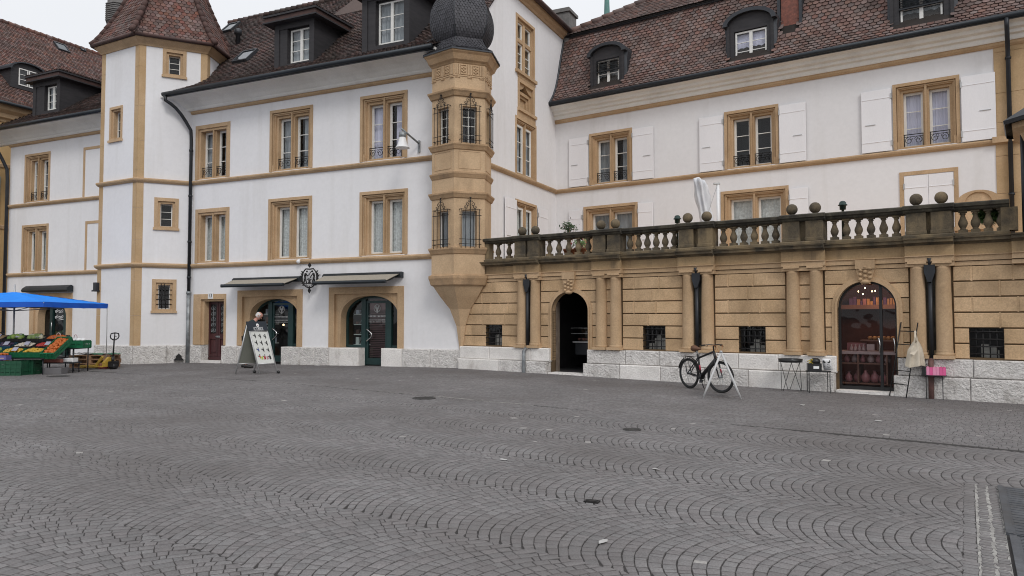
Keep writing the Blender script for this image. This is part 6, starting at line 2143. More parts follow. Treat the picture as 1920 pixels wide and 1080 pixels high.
for x in (.2, .05, -.1, -.21): rk.tube([bp(x, -.06, .765), bp(x, .06, .765)], .006, 5)
part('rear_rack', rk, M['bikepaint'], t)
for x0, dz, a0, a1 in ((0, 0, .25, 2.9), (WB, gzf, .75, 2.5)):
    fd = MB()
    pts = [bp(x0 + (RW_ + .03) * cos(a), 0, RW_ + dz + (RW_ + .03) * sin(a)) for a in [a0 + (a1 - a0) * k / 14 for k in range(15)]]
    for q in range(14):
        a, b = Vector(pts[q]), Vector(pts[q + 1]); s2_ = side * .026
        fd.quad(tuple(a - s2_), tuple(a + s2_), tuple(b + s2_), tuple(b - s2_))
    part('mudguard', fd, M['bikepaint'], t)
cr = MB(); cr.tube([bp(bb[0], -.06, .30), bp(bb[0], .06, .30)], .05, 10)
cr.tube([bp(bb[0] + .09 * cos(a), -.05, .30 + .09 * sin(a)) for a in [2 * pi * k / 20 for k in range(20)]], .007, 5, closed=True)
for sg in (-1, 1): cr.tube([bp(bb[0], sg * .07, .30), bp(bb[0] + sg * .13, sg * .08, .30 - .10)], .012, 6); cr.tube([bp(bb[0] + sg * .13, sg * .06, .20), bp(bb[0] + sg * .13, sg * .15, .20)], .018, 6)
for dz in (.085, -.08): cr.tube([bp(bb[0], -.05, .30 + dz), bp(0, -.045, RW_ + dz * .45)], .005, 4)
part('crankset', cr, M['pipe'], t)
ks = MB(); ks.tube([bp(.36, -.03, .28), bp(.30, -.20, .0)], .011, 6); part('kickstand', ks, M['bikepaint'], t)
cb2 = MB()
for sg in (-1, 1): cb2.tube([bp(.95, sg * .2, 1.05), bp(1.12, sg * .1, 1.06), bp(1.14, sg * .04, .92), bp(1.02, sg * .03, .78)], .0045, 4)
part('brake_cable', cb2, mat('orange_cable', (.45, .18, .06)), t)
lt = MB(); lt.ball(bp(1.06, 0, .80), .032, 8); part('headlight', lt, M['silver'], t)
# ------------------------------------------------------------------ white A-frame seen edge-on
pL = Vector(onground(1318, 747)); pR = Vector(onground(1390, 749))
top = Vector(atdepth(1352, 661, (pL.y + pR.y) / 2 + .02))
t = thing('edge_on_board', 'white metal A-frame board seen edge-on in front of the bicycle wheel', 'advertising board', ((pL + pR) / 2)[:])
vd = Vector((top.x, top.y, 0)).normalized() * .56
mb = MB()
for q in (pL, pR):
    mb.tube([tuple(top), tuple(q.lerp(top, .28)), tuple(q)], [.020, .024, .012], 6); mb.tube([tuple(top + vd), tuple(q.lerp(top, .28) + vd), tuple(q + vd)], [.018, .02, .012], 6)
    mb.tube([tuple(q.lerp(top, .3)), tuple(q.lerp(top, .3) + vd)], .015, 6)
part('frame', mb, mat('white_enamelled_metal', (.56, .56, .56), (.48, .48, .48), .4, 5), t)
mb = MB()
for q, sg in ((pL, -1), (pR, 1)):
    a, b = q.lerp(top, .30), q.lerp(top, .97)
    o = Vector((sg * .008, 0, 0))
    v = [a, b, b + vd, a + vd]
    mb.add([tuple(p - o) for p in v] + [tuple(p + o) for p in v], [(0, 1, 2, 3), (4, 5, 6, 7), (0, 1, 5, 4), (1, 2, 6, 5), (2, 3, 7, 6), (3, 0, 4, 7)])
part('panel', mb, M['whiteplastic'], t)
mb = MB(); mb.tube([tuple(pL.lerp(top, .66)), tuple(pR.lerp(top, .66))], .010, 5); mb.lathe([(.03, -.02), (.03, .02)], tuple(top + Vector((0, 0, .02))), 8); part('spreader', mb, M['grey'], t)
# ------------------------------------------------------------------ little tables before the gift shop
rP = random.Random(17)
def gpt(px, py): return Vector(onground(px, py))
# tray table with crossing wire legs
c = gpt(1483, 733)
t = thing('tray_table', 'black round tray table with crossing wire legs, leftmost by the gift shop', 'side table', c[:])
zt = atdepth(1484, 675, c.y)[2] - c.z
mb = MB(); r = .265
mb.lathe([(0, zt - .05), (r, zt - .05), (r + .008, zt + .03), (r - .008, zt + .03), (r - .012, zt - .035), (0, zt - .035)], c, 28); part('tray', mb, M['black'], t)
for k in range(3):
    mb = MB(); a0 = 2 * pi * k / 3 + .35; a1 = a0 + 2 * pi / 3
    f = lambda a, rr, z: (c.x + rr * cos(a), c.y + rr * sin(a), c.z + z)
    mb.tube([f(a0 - .12, r - .02, zt - .05), f(a0 + .95, r - .02, .012), f(a0 + 1.15, r - .02, .012), f(a0 + 2.0, r - .02, zt - .05)], .007, 5)
    part('leg', mb, M['black'], t)
def ontop(name, mb, mats, label, cat, group=None): return solo(name, mb, mats, label, cat, group=group)
for i, (dx, dy, h, m_, lab) in enumerate([(-.10, -.05, .03, 'palepink', 'small pale pouch at the left in the black tray'), (.02, .05, .045, 'whiteplastic', 'white packet in the middle of the black tray'), (.15, -.04, .035, 'paper', 'greyish white packet at the right in the black tray')]):
    mb = MB(); x, y, z = c.x + dx, c.y + dy, c.z + zt - .033
    mb.add([(x - .06, y - .04, z), (x + .06, y - .05, z), (x + .07, y + .05, z), (x - .05, y + .05, z), (x - .05, y - .03, z + h), (x + .05, y - .04, z + h * 1.2), (x + .06, y + .04, z + h), (x - .04, y + .04, z + h * .8)],
           [(0, 1, 2, 3), (4, 5, 6, 7), (0, 1, 5, 4), (1, 2, 6, 5), (2, 3, 7, 6), (3, 0, 4, 7)])
    ontop('packet', mb, M[m_], lab, 'packet', 'packets in the tray')
# small square-legged table
def side_table(px, py, pyt, wd, dp, label, rot, rd=False):
    c = gpt(px, py)
    zt = atdepth(px, pyt, c.y)[2] - c.z
    t = thing('side_table', label, 'side table', c[:], 0)
    ca, sa_ = cos(rot), sin(rot)
    f = lambda x, y, z: (c.x + x * ca - y * sa_, c.y + x * sa_ + y * ca, c.z + z)
    mb = MB(f)
    hw, hd_ = wd / 2, dp / 2
    pts = [(hw * cos(a) * (1 if rd else min(1, 1 / max(abs(cos(a)), abs(sin(a))) * .98)), hd_ * sin(a) * (1 if rd else min(1.0, 1 / max(abs(cos(a)), abs(sin(a))) * .98))) for a in [2 * pi * k / 24 + pi / 24 for k in range(24)]]
    n = len(pts)
    mb.add([(x, y, zt - .018) for x, y in pts] + [(x, y, zt) for x, y in pts], [tuple(range(n))[::-1], tuple(range(n, 2 * n))] + [(k, (k + 1) % n, n + (k + 1) % n, n + k) for k in range(n)])
    part('tabletop', mb, M['black'], t)
    for sx in (-1, 1):
        for sy in (-1, 1):
            mb = MB(f); q = .80 if not rd else .62
            x, y = sx * hw * q, sy * hd_ * q
            mb.box(x - .008, x + .008, y - .008, y + .008, 0, zt - .018); part('leg', mb, M['black'], t)
    return t, c, zt, f
t2, c2, z2, f2_ = side_table(1535, 736, 695, .56, .42, 'low black table with a boxed set and a white cushion on it', -.25)
mb = MB(f2_); mb.box(-.24, .06, -.12, .10, z2, z2 + .17); mb.block(-.10, .02, z2 + .05, z2 + .12, .12, .125, .001, 1)
mb2_ = MB(f2_)
o = solo('dark_box', mb, [M['black'], M['whiteplastic']], 'black carton at the left on the low table, yellow ribbon on top', 'box')
mb = MB(f2_); mb.box(-.12, .0, -.125, -.12, z2 + .05, z2 + .11); part('box_label', mb, M['whiteplastic'], o)
mb = MB(f2_)
mb.lathe([(0, 0), (.10, .0), (.115, .04), (.10, .09), (.05, .12), (0, .125)], (-.06, 0, z2 + .17), 14); hat = solo('black_pouch', mb, M['black'], 'rounded black pouch sitting on top of the black carton', 'pouch')
mb = MB(f2_)
for a in (.4, 1.4, 2.6, 3.6, 5.0): mb.tube([(-.15, -.04, z2 + .19), (-.15 + .06 * cos(a), -.08, z2 + .215 + .05 * sin(a)), (-.15 + .09 * cos(a + .4), -.05, z2 + .20 + .06 * sin(a + .4))], .012, 5)
solo('ribbon', mb, mat('yellow_ribbon', (.62, .48, .06), (.5, .38, .05)), 'yellow ribbon bow on the black carton', 'ribbon')
mb = MB(f2_)
vs = []; n = 8
for i in range(n + 1):
    for j in range(n + 1):
        x, y = i / n * 2 - 1, j / n * 2 - 1
        b = (1 - x ** 4) * (1 - y ** 4)
        vs.append((x, y, b))
def cush(mb, cx, sg):
    v = [(cx + x * .10 + .03 * (1 - y), -.02 + .10 - .05 * y + sg * .045 * b - .05, z2 + .01 + (y + 1) * .135) for x, y, b in vs]
    mb.add(v, [(i * (n + 1) + j, i * (n + 1) + j + 1, (i + 1) * (n + 1) + j + 1, (i + 1) * (n + 1) + j) for i in range(n) for j in range(n)], 0, True)
cush(mb, .17, -1); cush(mb, .17, 1)
o = solo('cushion', mb, M['whiteplastic'], 'white printed cushion leaning beside the black carton', 'cushion')
mb = MB(f2_)
for dx in (-.045, .05):
    v = [(.175 + dx + .034 * cos(a), -.035, z2 + .215 + .034 * sin(a)) for a in [2 * pi * k / 12 for k in range(12)]]; mb.add(v, [tuple(range(12))])
for k in range(7): x, z = .12 + .14 * rP.random(), z2 + .06 + .10 * rP.random(); mb.box(x, x + .02, -.045, -.04, z, z + .012)
part('printed_pattern', mb, M['black'], o)
# pink packs on the third table
t3, c3, z3, f3_ = side_table(1752, 748, 703, .50, .42, 'small round black table with pink packs, beside the ladder', -.45, True)
M['pink1'] = mat('hot_pink_card', (.72, .12, .30), (.65, .10, .27), .45, 6); M['pink2'] = mat('light_pink_card', (.75, .30, .45), (.7, .26, .4), .45, 6)
for i, m_ in enumerate(('black', 'pink2', 'pink1', 'pink2', 'pink2', 'pink1', 'pink1')):
    mb = MB(f3_)
    x = -.225 + i * .062 + (.02 if i else 0); wdt = .058 if i else .07
    mb.box(x, x + wdt, -.07, .07, z3, z3 + .165)
    mb.lathe([(.022, .165), (.024, .178), (.0, .18)], (x + .03, 0, z3), 8)
    lab = ['black pack at the left end of the row on the round table', 'light pink pack next to the black one', 'hot pink pack, second pink one from the left', 'light pink pack, third pink one from the left',
           'light pink pack, fourth pink one from the left', 'hot pink pack, second from the right end', 'hot pink pack at the right end of the row'][i]
    solo('pack', mb, M[m_], lab, 'pack', group='packs on the round table')
# wire ladder leaning on the wall, with a cloth bag
fl_, fr_ = gpt(1668, 742), gpt(1699, 746.5)
uu, ww = T.uw(fl_.x, fl_.y)
def lad(px, py, f):   # a point on the leaning plane, between foot and wall
    return None
TW_ = T.off(.03); a_, z_ = TW_.at(1689.5, 604); tl = Vector(TW_.P(a_, 0, z_)); TW_ = T.off(.24); a_, z_ = TW_.at(1721, 605); tr = Vector(TW_.P(a_, 0, z_))
t = thing('display_ladder', 'thin black wire ladder leaning beside the glazed arch', 'ladder', ((fl_ + fr_) / 2)[:])
mb = MB(); mb.tube([tuple(fl_), tuple(tl)], .012, 6); part('rail', mb, M['black'], t)
mb = MB(); mb.tube([tuple(fr_), tuple(tr)], .012, 6); part('rail', mb, M['black'], t)
for k in (.17, .35, .52, .70, .88):
    mb = MB(); mb.tube([tuple(fl_.lerp(tl, k)), tuple(fr_.lerp(tr, k))], .011, 5); part('rung', mb, M['black'], t)
M['canvas'] = mat('unbleached_canvas', (.60, .53, .43), (.50, .44, .35), .95, 5, fine=.06)
hk = fr_.lerp(tr, .885)
def bagpt(px, py, dd=0.0): return atdepth(px, py, hk.y - .03 + dd)
bq = Vector(bagpt(1716, 620))
def bagrow(y, x0, x1, n, dep, ph):
    r_ = []
    for k in range(n + 1):
        t_ = k / n
        p = Vector(bagpt(x0 + (x1 - x0) * t_, y + 2.0 * sin(t_ * 5 + ph)))
        r_.append((p.x, p.y - dep * (sin(pi * t_) * .8 + .35 * sin(t_ * 13 + ph)), p.z))
    return r_
mb = MB(); vs = []; nB = 16
ROWS = [(641, 1713, 1722, .02), (648, 1710, 1726, .05), (656, 1706, 1729, .075), (666, 1704.5, 1731, .09), (677, 1703, 1732.5, .10), (687, 1702, 1734, .11)]
for y, a, b, dp_ in ROWS: vs += bagrow(y, a, b, nB, dp_, y * .02)
W1 = nB + 1
for y, a, b, dp_ in ROWS: vs += [(p[0], p[1] + dp_ * .9 + .02, p[2]) for p in bagrow(y, a, b, nB, -dp_ * .2, 0)]
nR = len(ROWS); o2 = nR * W1
fs = [(i * W1 + k, i * W1 + k + 1, (i + 1) * W1 + k + 1, (i + 1) * W1 + k) for i in range(nR - 1) for k in range(nB)]
fs += [tuple(o2 + q for q in f) for f in fs]
fs += [(i * W1, (i + 1) * W1, o2 + (i + 1) * W1, o2 + i * W1) for i in range(nR - 1)] + [(i * W1 + nB, (i + 1) * W1 + nB, o2 + (i + 1) * W1 + nB, o2 + i * W1 + nB) for i in range(nR - 1)]
mb.add(vs, fs, 0, True)
bag = solo('cloth_bag', mb, M['canvas'], 'cream canvas bag hanging from the wire ladder', 'bag')
for xe, dd in ((1713.5, -.05), (1721.5, .03)):
    mb = MB(); q = Vector(bagpt(xe, 645, dd)); d_ = Vector((.02, 0, 0)); m1 = bq.lerp(q, .5) + Vector((-.012 if dd < 0 else .012, dd, 0))
    for p_, r_ in ((bq, m1), (m1, q)):
        mb.quad(tuple(p_ - d_), tuple(p_ + d_), tuple(r_ + d_), tuple(r_ - d_))
    part('strap', mb, M['canvas'], bag)
mb = MB(); mb.add([bagpt(1706, 663, -.10), bagpt(1713, 651, -.11), bagpt(1722, 655, -.13), bagpt(1714, 666, -.15)], [(0, 1, 2, 3)]); part('folded_flap', mb, M['canvas'], bag)

# ------------------------------------------------------------------ market stall
rM = random.Random(42)
Z0 = -.10
def X_(px, y): return (px - 960) / F * y
mkt = thing('market_canopy', 'bright blue market canopy on thin poles over the fruit stall', 'canopy', (-16.4, 24.4, Z0))
N_, E_, W_ = Vector((X_(82, 22.9), 22.9, 0)), Vector((X_(203, 25.6), 25.6, 0)), Vector((-19.6, 23.3, 0))
S_ = E_ + W_ - N_
cen_ = Vector((X_(27, 24.6), 24.6, 0))
zN, zE, zTop = 2.09, 2.10, 2.47
cor = [N_, E_, S_, W_]; zc_ = [zN + .02, zE, zE + .03, zN + .02]
mb = MB(); ns_ = 18
for i in range(4):
    a, b = cor[i], cor[(i + 1) % 4]; za, zb_ = zc_[i], zc_[(i + 1) % 4]
    grid = []
    for r_ in range(ns_ + 1):
        for s_ in range(ns_ + 1):
            e = a.lerp(b, s_ / ns_); ze = za + (zb_ - za) * s_ / ns_
            k = r_ / ns_
            p = e.lerp(cen_, k)
            z = ze + (zTop - ze) * k - .05 * sin(pi * k) * sin(pi * s_ / ns_) - .012 * sin(s_ / ns_ * pi) * (1 - k) + (.010 * sin(s_ * 2.3 + i) * sin(pi * k) + .006 * sin(r_ * 2.9 + s_ * 1.3)) * (k < .99)
            grid.append((p.x, p.y, z))
    mb.add(grid, [(r_ * (ns_ + 1) + s_, r_ * (ns_ + 1) + s_ + 1, (r_ + 1) * (ns_ + 1) + s_ + 1, (r_ + 1) * (ns_ + 1) + s_) for r_ in range(ns_) for s_ in range(ns_)], 0, True)
M['blue'] = mat('bright_blue_tarpaulin', (.004, .24, .84), (.004, .20, .74), .8, 1.5, fine=.03)
M['bluedk'] = mat('blue_valance', (.006, .10, .55), (.005, .08, .46), .5, 1.5)
M['greycloth'] = mat('grey_valance_lining', (.38, .36, .34), (.30, .285, .27), .9, 3)
cl = part('canopy_cloth', mb, M['blue'], mkt)
for i, col_ in ((0, 'bluedk'), (3, 'bluedk'), (1, 'greycloth'), (2, 'greycloth')):
    mb = MB(); a, b = cor[i], cor[(i + 1) % 4]; za, zb_ = zc_[i], zc_[(i + 1) % 4]
    n = 24; vs = []
    for k in range(n + 1):
        p = a.lerp(b, k / n); z = za + (zb_ - za) * k / n - .012 * sin(k / n * pi)
        sc = .0 if col_ == 'bluedk' else .03 * abs(sin(k * pi / 4))
        vs += [(p.x, p.y, z + .004), (p.x + .01 * sin(k * 1.3), p.y - .01 * sin(k * 1.3), z - .16 + sc)]
    mb.add(vs, [(2 * k, 2 * k + 2, 2 * k + 3, 2 * k + 1) for k in range(n)], 0, True)
    part('valance', mb, M[col_], cl)
mb = MB(); mb.tube([(cen_.x, cen_.y, Z0), (cen_.x, cen_.y, 2.72)], .028, 8); part('centre_pole', mb, M['grey'], mkt)
mb = MB(); mb.tube([(E_.x - .02, E_.y - .02, Z0 + .05), (E_.x - .02, E_.y - .02, 2.08)], .016, 8); part('corner_pole', mb, M['grey'], mkt)
mb = MB(); mb.box(E_.x - .20, E_.x + .14, E_.y - .16, E_.y + .12, Z0, Z0 + .13); part('pole_weight', mb, mat('red_block', (.22, .035, .04), (.17, .03, .033), .7, 6), mkt)
for q, z in zip(cor, zc_):
    mb = MB(); b = Vector((cen_.x, cen_.y, 1.85)); e = Vector((q.x, q.y, z - .03))
    mb.tube([tuple(b), tuple(b.lerp(e, .5) + Vector((0, 0, -.02))), tuple(e)], .014, 5); m_ = b.lerp(e, .5); mb.tube([(cen_.x, cen_.y, 2.3), tuple(m_)], .012, 5); part('rib', mb, M['grey'], mkt)
# tables under the goods
def trestle(x0, x1, y0, y1, z0, z1, label):
    t = thing('trestle_table', label, 'table', ((x0 + x1) / 2, (y0 + y1) / 2, Z0), group='tables of the fruit stall')
    mb = MB(); mb.add([(x0, y0, z0), (x1, y0, z0), (x1, y1, z1), (x0, y1, z1), (x0, y0, z0 - .03), (x1, y0, z0 - .03), (x1, y1, z1 - .03), (x0, y1, z1 - .03)], [(0, 1, 2, 3), (4, 5, 6, 7), (0, 1, 5, 4), (1, 2, 6, 5), (2, 3, 7, 6), (3, 0, 4, 7)])
    part('tabletop', mb, M['black'], t)
    for x in (x0 + .06, x1 - .06):
        for y, z in ((y0 + .06, z0), (y1 - .06, z1)):
            mb = MB(); mb.tube([(x, y, Z0 - .02), (x, y, z - .03)], .018, 6); part('leg', mb, M['pipe'], t)
trestle(-18.3, -14.1, 22.55, 24.25, .40, .88, 'sloping black trestle table carrying the rows of produce crates')
trestle(-14.6, -13.75, 23.5, 24.45, .66, .66, 'small level trestle table at the right end of the stall')
def crate_mesh(L=.6, Wd=.40, H=.16, m0=None):
    mb = MB(); th = .012
    mb.box(-L / 2, L / 2, -Wd / 2, Wd / 2, 0, .012)
    for (a, b, c, d) in ((-L / 2, L / 2, -Wd / 2, -Wd / 2 + th), (-L / 2, L / 2, Wd / 2 - th, Wd / 2), (-L / 2, -L / 2 + th, -Wd / 2 + th, Wd / 2 - th), (L / 2 - th, L / 2, -Wd / 2 + th, Wd / 2 - th)):
        mb.box(a, b, c, d, .012, H * .45); mb.box(a, b, c, d, H * .52, H)
        mb.box(a - .004, b + .004, c - .004, d + .004, H - .02, H)
    for x in (-L / 2, -L / 4, 0, L / 4, L / 2):
        mb.box(x - .018, x + .018, -Wd / 2 - .008, -Wd / 2, .0, H - .02); mb.box(x - .018, x + .018, Wd / 2, Wd / 2 + .008, .0, H - .02)
    for y in (-Wd / 4, Wd / 4): mb.box(L / 2, L / 2 + .008, y - .018, y + .018, 0, H - .02)
    return mb
M['gcrate'] = mat('green_plastic_crate', (.014, .15, .065), (.010, .11, .048), .45, 4, fine=.08)
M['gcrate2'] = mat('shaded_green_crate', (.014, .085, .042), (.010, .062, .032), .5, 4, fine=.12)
M['bcrate'] = mat('black_plastic_crate', (.018, .018, .02), (.026, .025, .026), .5, 4)
M['blcrate'] = mat('petrol_blue_crate', (.02, .10, .15), (.016, .07, .11), .5, 4)
crm = {k: crate_mesh().mesh('produce_crate', M[k]) for k in ('gcrate', 'bcrate', 'blcrate')}
def crate(kind, loc, rx=0, rz=0, label='', group=None, mesh=None):
    o = bpy.data.objects.new('produce_crate', mesh or crm[kind]); COL.objects.link(o)
    o.location = loc; o.rotation_euler = (rx, 0, rz)
    tag(o, label, 'crate', group); return o
def heap(L, Wd, H, base, r, n, mats, rnd, sz=1.0, wob=.25):
    mb = MB()
    for k in range(n):
        x, y = (rnd.random() - .5) * (L - 2 * r), (rnd.random() - .5) * (Wd - 2 * r)
        dome = (1 - (2 * x / L) ** 2) * (1 - (2 * y / Wd) ** 2)
        rr = r * (.85 + .3 * rnd.random())
        mb.ball((x, y, base + H * dome * (.75 + .25 * rnd.random())), rr, 8, rnd.randrange(len(mats)), sz, wob, rnd)
    mb.box(-L / 2, L / 2, -Wd / 2, Wd / 2, base - .03, base - .01, 0)
    return mb
PM = {'orange': [mat('orange_peel', (.46, .115, .016), (.34, .08, .012), .5, 8)], 'lemon': [mat('lemon_peel', (.48, .30, .03), (.36, .22, .025), .5, 8)],
      'tomato': [mat('red_tomato', (.34, .03, .022), (.26, .02, .016), .35, 8)], 'lettuce': [mat('green_leaf', (.10, .20, .04), (.06, .13, .03), .8, 14), mat('light_leaf', (.22, .30, .08), (.15, .22, .05), .8, 14)],
      'cauli': [mat('cauliflower_white', (.50, .48, .36), (.40, .40, .28), .8, 20), mat('leaf_rib', (.2, .27, .1), (.14, .2, .07), .8, 14)], 'potato': [mat('potato_skin', (.30, .21, .12), (.22, .15, .09), .85, 14)],
      'beet': [mat('dark_red_root', (.12, .02, .04), (.08, .015, .03), .7, 12)], 'plum': [mat('dark_aubergine', (.035, .02, .05), (.025, .014, .035), .4, 12)], 'mush': [mat('pale_mushroom', (.48, .44, .38), (.4, .36, .3), .8, 12)]}
WORDS = {'orange': 'oranges', 'lemon': 'lemons', 'tomato': 'red tomatoes', 'lettuce': 'green lettuces', 'cauli': 'cauliflowers', 'potato': 'potatoes', 'beet': 'dark red beets', 'plum': 'dark aubergines', 'mush': 'pale mushrooms'}
M['cardgrey'] = mat('grey_lilac_price_card', (.33, .33, .40), (.28, .28, .35), .5, 6)
grid = [  # columns from the right, rows from the front: crate colour and what is in it
    [('gcrate', 'lemon'), ('bcrate', 'tomato'), ('bcrate', 'orange')],
    [('gcrate', 'lemon'), ('bcrate', 'mush'), ('bcrate', 'cauli')],
    [('blcrate', 'lettuce'), ('blcrate', 'plum'), ('bcrate', 'lettuce')],
    [('gcrate', 'lettuce'), ('bcrate', 'beet'), ('bcrate', 'potato')],
    [('gcrate', 'plum'), ('bcrate', 'tomato'), ('bcrate', 'mush')],
    [('gcrate', 'cauli'), ('bcrate', 'potato'), ('bcrate', 'beet')]]
slope = math.atan2(.48, 1.7)
ordc = ['at the right end', 'second from the right', 'third from the right', 'fourth from the right', 'fifth from the right', 'at the far left']
ordr = ['front row', 'middle row', 'back row']
for ci, col_ in enumerate(grid):
    for ri, (ck, pk) in enumerate(col_):
        x = -14.52 - ci * .64
        y = 22.78 + ri * .56
        z = .40 + (y - 22.55) / 1.7 * .48 + .012 + (.06 if ri == 2 else 0)
        colr = {'gcrate': 'green', 'bcrate': 'black', 'blcrate': 'petrol blue'}[ck]
        crate(ck, (x, y, z), slope, 0, '%s crate of %s in the %s, %s' % (colr, WORDS[pk], ordr[ri], ordc[ci]), 'produce crates on the sloping stall table')
        r_ = {'orange': .042, 'lemon': .036, 'tomato': .034, 'lettuce': .075, 'cauli': .085, 'potato': .035, 'beet': .04, 'plum': .045, 'mush': .03}[pk]
        n_ = int(min(150, .24 / (r_ * r_ * 2.2)))
        h = heap(.56, .36, .075, .12, r_, n_, PM[pk], rM, 1.0 if pk not in ('plum',) else .8, .35 if pk in ('lettuce', 'cauli') else .12)
        o = part('produce_heap', h, PM[pk], None)
        o.location = (x, y, z + .004); o.rotation_euler = (slope, 0, 0)
        tag(o, 'heap of %s in the %s, %s' % (WORDS[pk], ordr[ri], ordc[ci]), 'produce', 'heaps of produce on the stall', 'stuff')
        if (ci + ri) % 2 or ci in (1, 2):
            pcm = MB(); pcm.add([(-.07, -.12, .215), (.07, -.12, .215), (.07, .06, .235), (-.07, .06, .235)], [(0, 1, 2, 3)])
            pcm.add([(-.07, -.12, .211), (.07, -.12, .211), (.07, .06, .231), (-.07, .06, .231)], [(3, 2, 1, 0)])
            q = part('price_card', pcm, M['cardgrey']); q.location = (x + .1, y, z + .01); q.rotation_euler = (slope + .18, 0, .15)
            tag(q, 'grey price card stuck over the %s, %s, %s' % (WORDS[pk], ordr[ri], ordc[ci]), 'price card', 'price cards on the stall')
# sloping orange crate along the right edge, level crate behind it, stacked empties below
o = crate('gcrate', (-14.02, 23.0, .47), .42, pi / 2, '')
o.rotation_euler = (0, -.0, 0)
o.rotation_mode = 'XYZ'
o.rotation_euler = (.50, 0, 0); o.scale = (.72, 2.5, 1.2)
o.location = (-14.0, 23.05, .62)
tag(o, 'long green crate of oranges sloping up along the right side of the stall', 'crate')
h = heap(.38, .94, .05, .15, .042, 90, PM['orange'], rM); q = part('produce_heap', h, PM['orange']); q.location = (-14.0, 23.05, .62); q.rotation_euler = (.50, 0, 0)
tag(q, 'heap of oranges in the long sloping crate at the right', 'produce', 'heaps of produce on the stall', 'stuff')
o = crate('gcrate', (-14.05, 24.0, .66), 0, 0, 'level green crate at the back right corner of the stall, bags on top'); o.scale = (1.35, 1.2, 1.5)
mb = MB()
for k in range(6): mb.ball((-14.3 + .1 * k, 24.0 + .06 * (k % 2), .91), .10, 8, 0, .6, .5, rM)
solo('plastic_bags', mb, M['whiteplastic'], 'white plastic bags lying in the level green crate', 'bags')
mb = MB(); mb.tube([(-13.99 + .05 * cos(a), 23.98, .98 + .10 * sin(a)) for a in [pi * k / 8 for k in range(9)]], .012, 5); solo('bag_handle_loop', mb, M['redprint'] if 'redprint' in M else M['palepink'], 'pink looped handle sticking up from the plastic bags', 'handle')
mb = MB(); mb.box(-14.68, -14.38, 23.75, 23.95, .88, 1.02); mb.tube([(-14.46 + .07 * cos(a), 23.85, 1.02 + .12 * sin(a)) for a in [pi * k / 8 for k in range(9)]], .016, 5, 1)
solo('carrier_bag', mb, [mat('deep_blue_bag', (.03, .03, .20), (.02, .02, .15), .6), M['palepink']], 'deep blue carrier bag with pink handle at the back of the stall', 'bag')
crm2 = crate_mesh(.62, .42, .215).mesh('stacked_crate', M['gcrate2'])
for k in range(2):
    for j in range(2):
        o = bpy.data.objects.new('stacked_crate', crm2); COL.objects.link(o); o.location = (-14.88 + j * .08 - .0 * k, 22.42 + j * .45, Z0 + k * .218); o.rotation_euler = (0, 0, .03 * (k - j))
        tag(o, '%s empty green crate, %s of its stack under the lemons' % (['front', 'rear'][j], ['bottom', 'top'][k]), 'crate', 'empty green crates stacked under the stall')
mb = MB(); mb.box(-15.36, -15.04, 22.25, 22.50, .36, .50); o = solo('orange_box', mb, mat('violet_blue_carton', (.13, .11, .30), (.10, .09, .24), .7, 6), 'small violet blue carton of oranges at the front of the stall', 'box')
mb = MB(); mb.box(-15.31, -15.09, 22.244, 22.25, .40, .43); part('printed_band', mb, M['palepink'], o)
h = heap(.28, .22, .03, .0, .04, 14, PM['orange'], rM); q = part('produce_heap', h, PM['orange']); q.location = (-15.2, 22.38, .51); tag(q, 'few oranges in the small violet blue carton', 'produce', 'heaps of produce on the stall', 'stuff')
for i, (x, y, z, sx, sy, sz_, c_, lab, nm) in enumerate([
        (-13.98, 22.95, Z0 + .0, .55, .36, .19, 'greybox', 'grey carton on the ground under the small level table', 'grey_carton'),
        (-14.3, 23.4, Z0 + .33, .62, .36, .10, 'pinkbox', 'flat reddish fruit carton on the shelf below the oranges', 'fruit_carton'),
        (-13.85, 23.5, Z0 + .34, .30, .3, .12, 'whiteplastic', 'white bundle beside the reddish carton under the stall', 'white_bundle')]):
    mb = MB(); mb.block(x - sx / 2, x + sx / 2, z, z + sz_, 0, sy, .015); 
    mb.v = [(a, y - b + sy / 2, c) for a, b, c in mb.v]
    if c_ == 'greybox': mm = mat('grey_carton', (.14, .135, .14), (.11, .105, .11))
    elif c_ == 'pinkbox': mm = mat('reddish_carton', (.40, .16, .12), (.30, .10, .08), .7, 7)
    else: mm = M[c_]
    solo(nm, mb, mm, lab, 'carton' if i < 2 else 'bundle')
mb = MB(); mb.box(-14.7, -13.6, 23.2, 23.7, Z0 + .30, Z0 + .33); 
for x in (-14.65, -13.65): mb.tube([(x, 23.3, Z0), (x, 23.3, Z0 + .3)], .015, 6); mb.tube([(x, 23.62, Z0), (x, 23.62, Z0 + .3)], .015, 6)
solo('low_shelf', mb, M['pipe'], 'low dark shelf under the right end of the stall', 'shelf')
